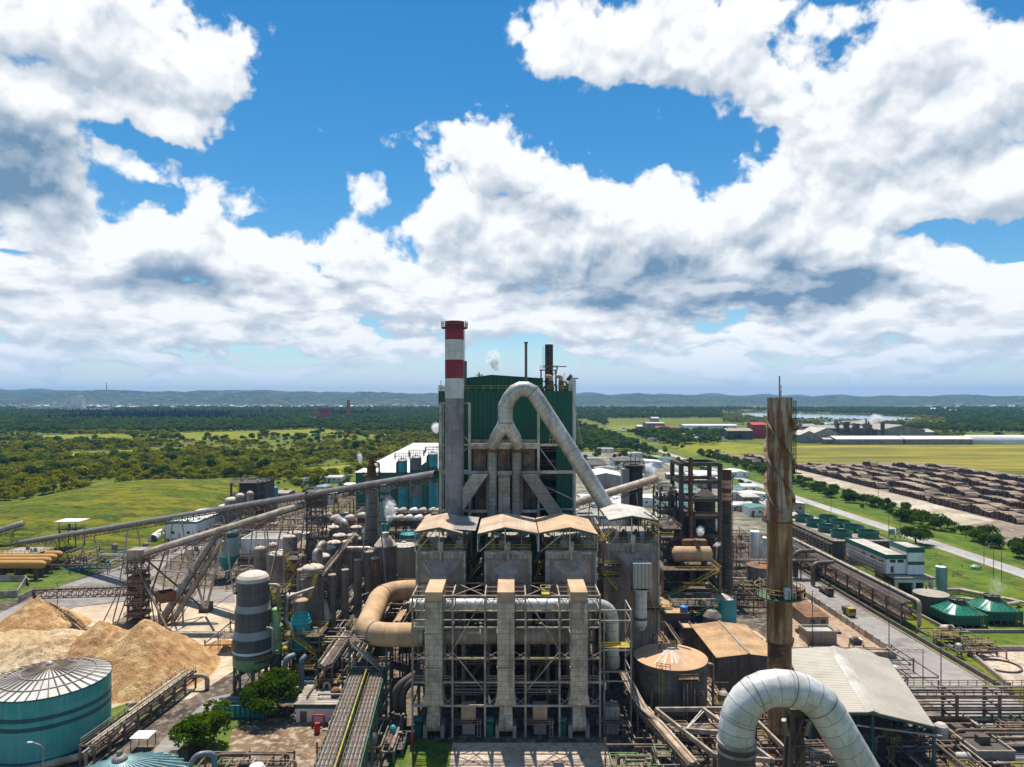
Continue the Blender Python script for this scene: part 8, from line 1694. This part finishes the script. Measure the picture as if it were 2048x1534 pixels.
 # grey walls beside the left lawn
for k,(pp,lab)in enumerate(((((0,1163),(50,1163),(58,1172)),'long grey panel wall farthest up the left lawn'),(((0,1196),(34,1194),(52,1166)),'grey panel wall corner in the middle of the left lawn'),(((36,1206),(68,1190)),'short grey panel wall nearest the plant road'))):
 o=root('panel_wall',lab,'wall',G(*pp[0])); W_=[G(*p)for p in pp]
 for a,b_ in zip(W_,W_[1:]):mb=MB(); mb.beam((a[0],a[1],1.3),(b_[0],b_[1],1.3),.25,2.5); mb.build('panel','steel_grey',o)
 # people on the lawn
def person(x,y,shirt,label,lean=0.0):
 o=root('person',label,'person',(x,y,0)); V=[(0,0,.92),(0,0,1.15),(0,.01,1.40),(0,0,1.52),(0,-.02,1.66),(.19,0,1.40),(.26,-.03,1.12),(.27,-.10,.88),(-.19,0,1.40),(-.25,.02,1.12),(-.26,-.06,.88),(.10,0,.86),(.12,-.05,.48),(.12,0,.06),(.12,-.14,.04),(-.10,0,.86),(-.12,.05,.48),(-.12,.08,.06),(-.12,-.06,.04),(0,-.02,1.76)]
 E=[(0,1),(1,2),(2,3),(3,4),(4,19),(2,5),(5,6),(6,7),(2,8),(8,9),(9,10),(0,11),(11,12),(12,13),(13,14),(0,15),(15,16),(16,17),(17,18)]
 rad=[.15,.14,.15,.06,.10,.07,.05,.04,.07,.05,.04,.09,.07,.05,.04,.09,.07,.05,.04,.07]
 me=bpy.data.meshes.new('body'); me.from_pydata(V,E,[]); b_=bpy.data.objects.new('body',me); COL.objects.link(b_); b_.parent=o; sk=b_.modifiers.new('skin','SKIN')
 for i,r in enumerate(rad):me.skin_vertices[0].data[i].radius=(r,r)
 me.skin_vertices[0].data[0].use_root=True; sb=b_.modifiers.new('sub','SUBSURF'); sb.levels=sb.render_levels=1; me.materials.append(MATS[shirt])
 mb=MB(); mb.dome((x,y-.02,1.70),.115,.14,12,4); mb.build('hat','white_paint',o); return o
person(XA(1924,303),303,'cloth_orange','person in orange standing on the lawn beside the fence'); person(XA(1962,299),299,'cloth_blue','person in dark blue standing behind the green tent'); person(XA(1791,365),365,'cloth_blue','person in dark clothes standing by the teal billboard')
# far works right of the rusty chimney
def hall(label,px0,px1,rw,h,depth,wall,roof,rise=.25,axis='x',name='works_hall',wins=0):
 Y=F*CH/(rw-HZ); x0,x1=XA(px0,Y),XA(px1,Y); return shed(name,label,x0,x1,Y,Y+depth,h,h*rise*(1 if axis=='x' else 1.3),wall,roof,axis,wins=wins,door=False,over=1)
hall('long white roofed storage hall beside the marsh, nearest the grey works',1673,1806,889,9,40,'concrete','roof_white',.45); hall('second long white roofed storage hall beside the marsh',1811,1946,889,9,40,'concrete','roof_white',.45)
Y=1120; o=root('air_dome','white inflated storage dome at the photo edge beside the marsh','dome',(XA(2010,Y),Y,0)); mb=MB(); mb.sweep([(XA(1940,Y),Y+20,0),(XA(1950,Y),Y+20,0),(XA(2140,Y),Y+20,0)],14,24,True,[9,14,14]); mb.build('membrane','roof_white',o)
hall('rust-dark works hall left of the red hall',1455,1505,879,16,40,'concrete_dark','roof_fibre'); hall('bright red works hall beside the rusty chimney',1505,1532,877,26,30,'red_paint','red_paint',.15)
hall('pink works hall on the other side of the rusty chimney',1584,1596,880,26,30,'rust_red','rust_red',.1); hall('brown works hall beside the grey tower',1604,1634,876,22,40,'brick_wall','roof_fibre',.2)
hall('grey gabled works hall at the front of the far works',1600,1636,886,14,40,'concrete','roof_grey',.35,'y'); hall('pale gabled works hall in the middle of the far works',1630,1675,884,16,60,'concrete','roof_grey',.4,'y'); hall('small pale works shed before the first white storage hall',1648,1674,888,8,16,'concrete','roof_grey')
hall('long low grey works hall behind the gabled halls',1640,1730,872,16,50,'concrete','roof_fibre',.3); hall('wide grey works hall with a huge pitched roof',1762,1850,876,16,90,'concrete','roof_fibre',.42,'y'); hall('second huge grey pitched roof behind the first',1740,1800,866,18,90,'concrete','roof_fibre',.4,'y'); hall('slanting grey works annex at the end of the huge roofs',1840,1868,874,10,40,'concrete','roof_grey',.5,'x')
for k,(px,tr,rw,r,lab)in enumerate(((1601,842,880,3.2,'slim grey tower beside the brown works hall'),(1732,838,868,1.6,'thin dark stack under the far steam plume'),(1737,842,868,1.4,'second thin dark stack under the far steam plume'),(1670,848,870,1.6,'short dark stack above the grey works halls'))):Y=F*CH/(rw-HZ); o=root('works_stack',lab,'stack',(XA(px,Y),Y,0)); mb=MB(); mb.tube((XA(px,Y),Y,0),(XA(px,Y),Y,ZA(tr,Y)),r,12); mb.build('shaft','steel_dark' if k else 'clad_grey',o); mb=MB(); mb.lathe((XA(px,Y),Y,ZA(tr,Y)),[(r,-1),(r*1.3,-.6),(r*1.3,.2),(0,.3)],12); mb.build('rim','steel_dark',o)
for k,(px,rw,n_)in enumerate(((1690,872,8),(1738,876,12),(1650,870,7))):
 X,Y,_=G(px,rw); o=root('boiler_cluster',['dark pipe frame on the pale side of the far works','dark cluster of boilers and frames below the far steam','dark pipe frame behind the gabled far halls'][k],'steel frame',(X,Y,0)); q2=random.Random(k)
 for i in range(n_):x,h=X+q2.uniform(-28,28),q2.uniform(12,30); mb=MB(); mb.box(x-q2.uniform(1,4),x+q2.uniform(1,4),Y+q2.uniform(-4,0),Y+q2.uniform(2,9),.1,h); mb.build('bay',q2.choice(['steel_dark','steel_brown','concrete_dark']),o)
 # depot with trucks and parking by the far road
hall('grey stepped factory block beyond the straight road',1294,1330,862,18,60,'concrete','roof_grey',.1); hall('taller grey block on top of the stepped factory',1304,1318,860,28,30,'concrete','roof_grey',.1); hall('long red roofed shed beside the grey stepped factory',1312,1352,864,10,20,'brick_red','brick_red',.3); hall('low red shed end by the white yard',1275,1296,860,9,20,'brick_red','roof_white',.3); hall('very long pale roofed assembly hall by the far yard',1368,1475,859,10,50,'white_wall','roof_white',.2)
q=random.Random(11)
for i in range(60):
 px,rw=q.uniform(1222,1480),q.uniform(858,868); X,Y,_=G(px,rw); L=q.uniform(4,9); mb=MB(); mb.box(X-L/2,X+L/2,Y,Y+3,.6,q.uniform(2.4,3.8)); mb.box(X-L/2-1.6,X-L/2-.1,Y+.3,Y+2.7,.6,2.6); o=mb.build('parked_truck',q.choice(['white_paint','white_paint','white_wall','stack_grey','steel_dark'])); tag(o,'white truck parked in the crowded yard of the far factory','truck','trucks in the far yard')
for i in range(40):
 px,rw=q.uniform(1300,1450),q.uniform(874,884); X,Y,_=G(px,rw); w_,d_=q.uniform(8,20),q.uniform(8,16); shed('house','small house among the trees below the far factory yard',X-w_/2,X+w_/2,Y,Y+d_,q.uniform(3.5,6),1.6,'white_wall',q.choice(['roof_fibre','roof_white','roof_grey','brick_red']),q.choice('xy'),group='houses below the far yard',wins=0,door=False)
for i in range(46):
 px,rw=q.uniform(1290,1500),q.uniform(868,884); X,Y,_=G(px,rw); place_plant('forest',X,Y,q.uniform(.9,1.6),'round tree among the houses below the far factory yard','tree','trees below the far yard')
 # brick works and silo on the left plain
Y=2500; o=root('brick_tower','tall orange brick chimney standing alone in the far forest','chimney',(XA(697,Y),Y,0)); mb=MB(); mb.lathe((XA(697,Y),Y,0),[(7,0),(5.2,ZA(800,Y))],18); mb.build('shaft','brick_orange',o); mb=MB(); mb.lathe((XA(697,Y),Y,ZA(800,Y)),[(5.4,-2),(5.8,-2),(5.8,.5),(0,.6)],18); mb.build('rim','brick_red',o)
x=XA(648,2400); o=root('brick_works','red brick ruin beside the lone orange chimney','building',(x,2400,0)); mb=MB(); mb.box(x-18,x+18,2400,2430,0,44); mb.box(x-30,x-18.1,2402,2424,0,26); mb.build('wall','brick_red',o); mb=MB()
for i in range(5):mb.box(x-15+i*6.5,x-12+i*6.5,2399.8,2400.1,24,36)
mb.build('window','window_dark',o)
x=XA(625,2380); o=root('low_store','pale low store beside the red brick ruin','building',(x,2380,0)); BX(x-26,x+26,2380,2400,0,9).build('wall','white_wall',o); BX(x-27,x+27,2379,2401,9.02,10).build('roof','roof_grey',o)
FW=[(148,3700,34,60,96,'white_wall','tall white silo tower of the far factory at the pine wood'),(160,3720,26,30,78,'white_wall','narrower white silo block beside the tallest far silo tower'),(76,3900,240,60,26,'roof_white','long white shed at the far end of the pine wood'),(140,3650,60,40,34,'roof_white','low white block at the foot of the far silo tower'),(184,3700,140,50,20,'roof_white','white low hall right of the far silo tower'),(218,3650,16,16,34,'white_wall','small white block at the end of the far low hall'),(205,3720,60,40,14,'green_shed','low green hall between far white blocks'),(350,4300,60,30,16,'roof_white','pale shed behind the dark pines'),(376,4300,50,30,14,'roof_white','second pale shed behind the dark pines')]
for px,Y,w_,d_,h,m_,lab in FW:x=XA(px,Y); o=root('far_factory',lab,'building',(x,Y,0)); BX(x-w_/2,x+w_/2,Y,Y+d_,0,h).build('wall',m_,o); BX(x-w_/2-1,x+w_/2+1,Y-1,Y+d_+1,h+.02,h+2).build('roof','roof_grey',o)
x=XA(213,9300); o=root('radio_mast','lone grey mast on the distant hill','mast',(x,9300,100)); mb=MB(); mb.tube((x,9300,100),(x,9300,ZA(765,9300)),9,6,4); mb.build('mast','steel_grey',o)
# town
q=random.Random(23); houses=[]
for i in range(1500):
 if i%9<8:px,Y=q.uniform(-40,900),4800+4600*q.random()**.8
 else:px,Y=q.uniform(1850,2080),q.uniform(3600,9000)
 if vnoise(px*2,Y*.3,.006,12)<-.12:continue
 houses.append((Y,XA(px,Y),px))
houses.sort(); hm_=[]
for w_,d_,h,wm_,rm_ in((15,12,8,'tank_beige','brick_red'),(28,16,12,'tank_beige','roof_white'),(20,14,9,'tank_beige','roof_fibre'),(40,20,9,'concrete','roof_grey')):
 a=MB(); a.box(-w_/2,w_/2,0,d_,0,h); b_=MB(); e=.6; hh=h*.55
 b_.quad((-w_/2-e,-e,h),(w_/2+e,-e,h),(w_/2+e,d_/2,h+hh),(-w_/2-e,d_/2,h+hh)); b_.quad((w_/2+e,d_+e,h),(-w_/2-e,d_+e,h),(-w_/2-e,d_/2,h+hh),(w_/2+e,d_/2,h+hh)); hm_.append((a,wm_,b_,rm_))
base=[]
for a,wm_,b_,rm_ in hm_:o=root('town_house','small pale house in the distant town at the foot of the hills','house',(0,0,0),'houses of the distant town'); a.build('wall',wm_,o); b_.build('roof',rm_,o); base.append(o)
used=set(); left=MB()
for i,(Y,x,px)in enumerate(houses):
 k=q.randrange(4)
 if i<240:
  if k not in used:used.add(k); base[k].location=(x,Y,0)
  else:dup(base[k],(x,Y,hill_z(x,Y)),rz=q.uniform(-.5,.5))
 else:
  a=hm_[k][q.choice((0,2))]; s=1.0; hz0=hill_z(x,Y); bs_=len(left.v); left.v+=[(vx*s+x,vy*s+Y,vz*s+hz0)for vx,vy,vz in a.v]; left.f+=[tuple(n+bs_ for n in f)for f in a.f]; left.uv+=a.uv; left.sm+=a.sm
o=left.build('town','concrete'); o['kind']='stuff'
# ---------------------------------------------------------------- air
hm=bpy.data.materials.new('m_haze'); hm.use_nodes=True; t=NT(hm.node_tree); t.n.clear()
pv=t.new('ShaderNodeVolumePrincipled'); out=t.new('ShaderNodeOutputMaterial'); t.l.new(pv.outputs[0],out.inputs['Volume'])
pv.inputs['Color'].default_value=(.24,.49,.95,1); pv.inputs['Density'].default_value=4.6e-5; pv.inputs['Anisotropy'].default_value=0.0
MATS['m_haze']=hm
mb=MB(); mb.box(-26000,26000,-300,22000,-1.0,420.0); hz_=mb.build('haze','m_haze'); hz_['kind']='stuff'
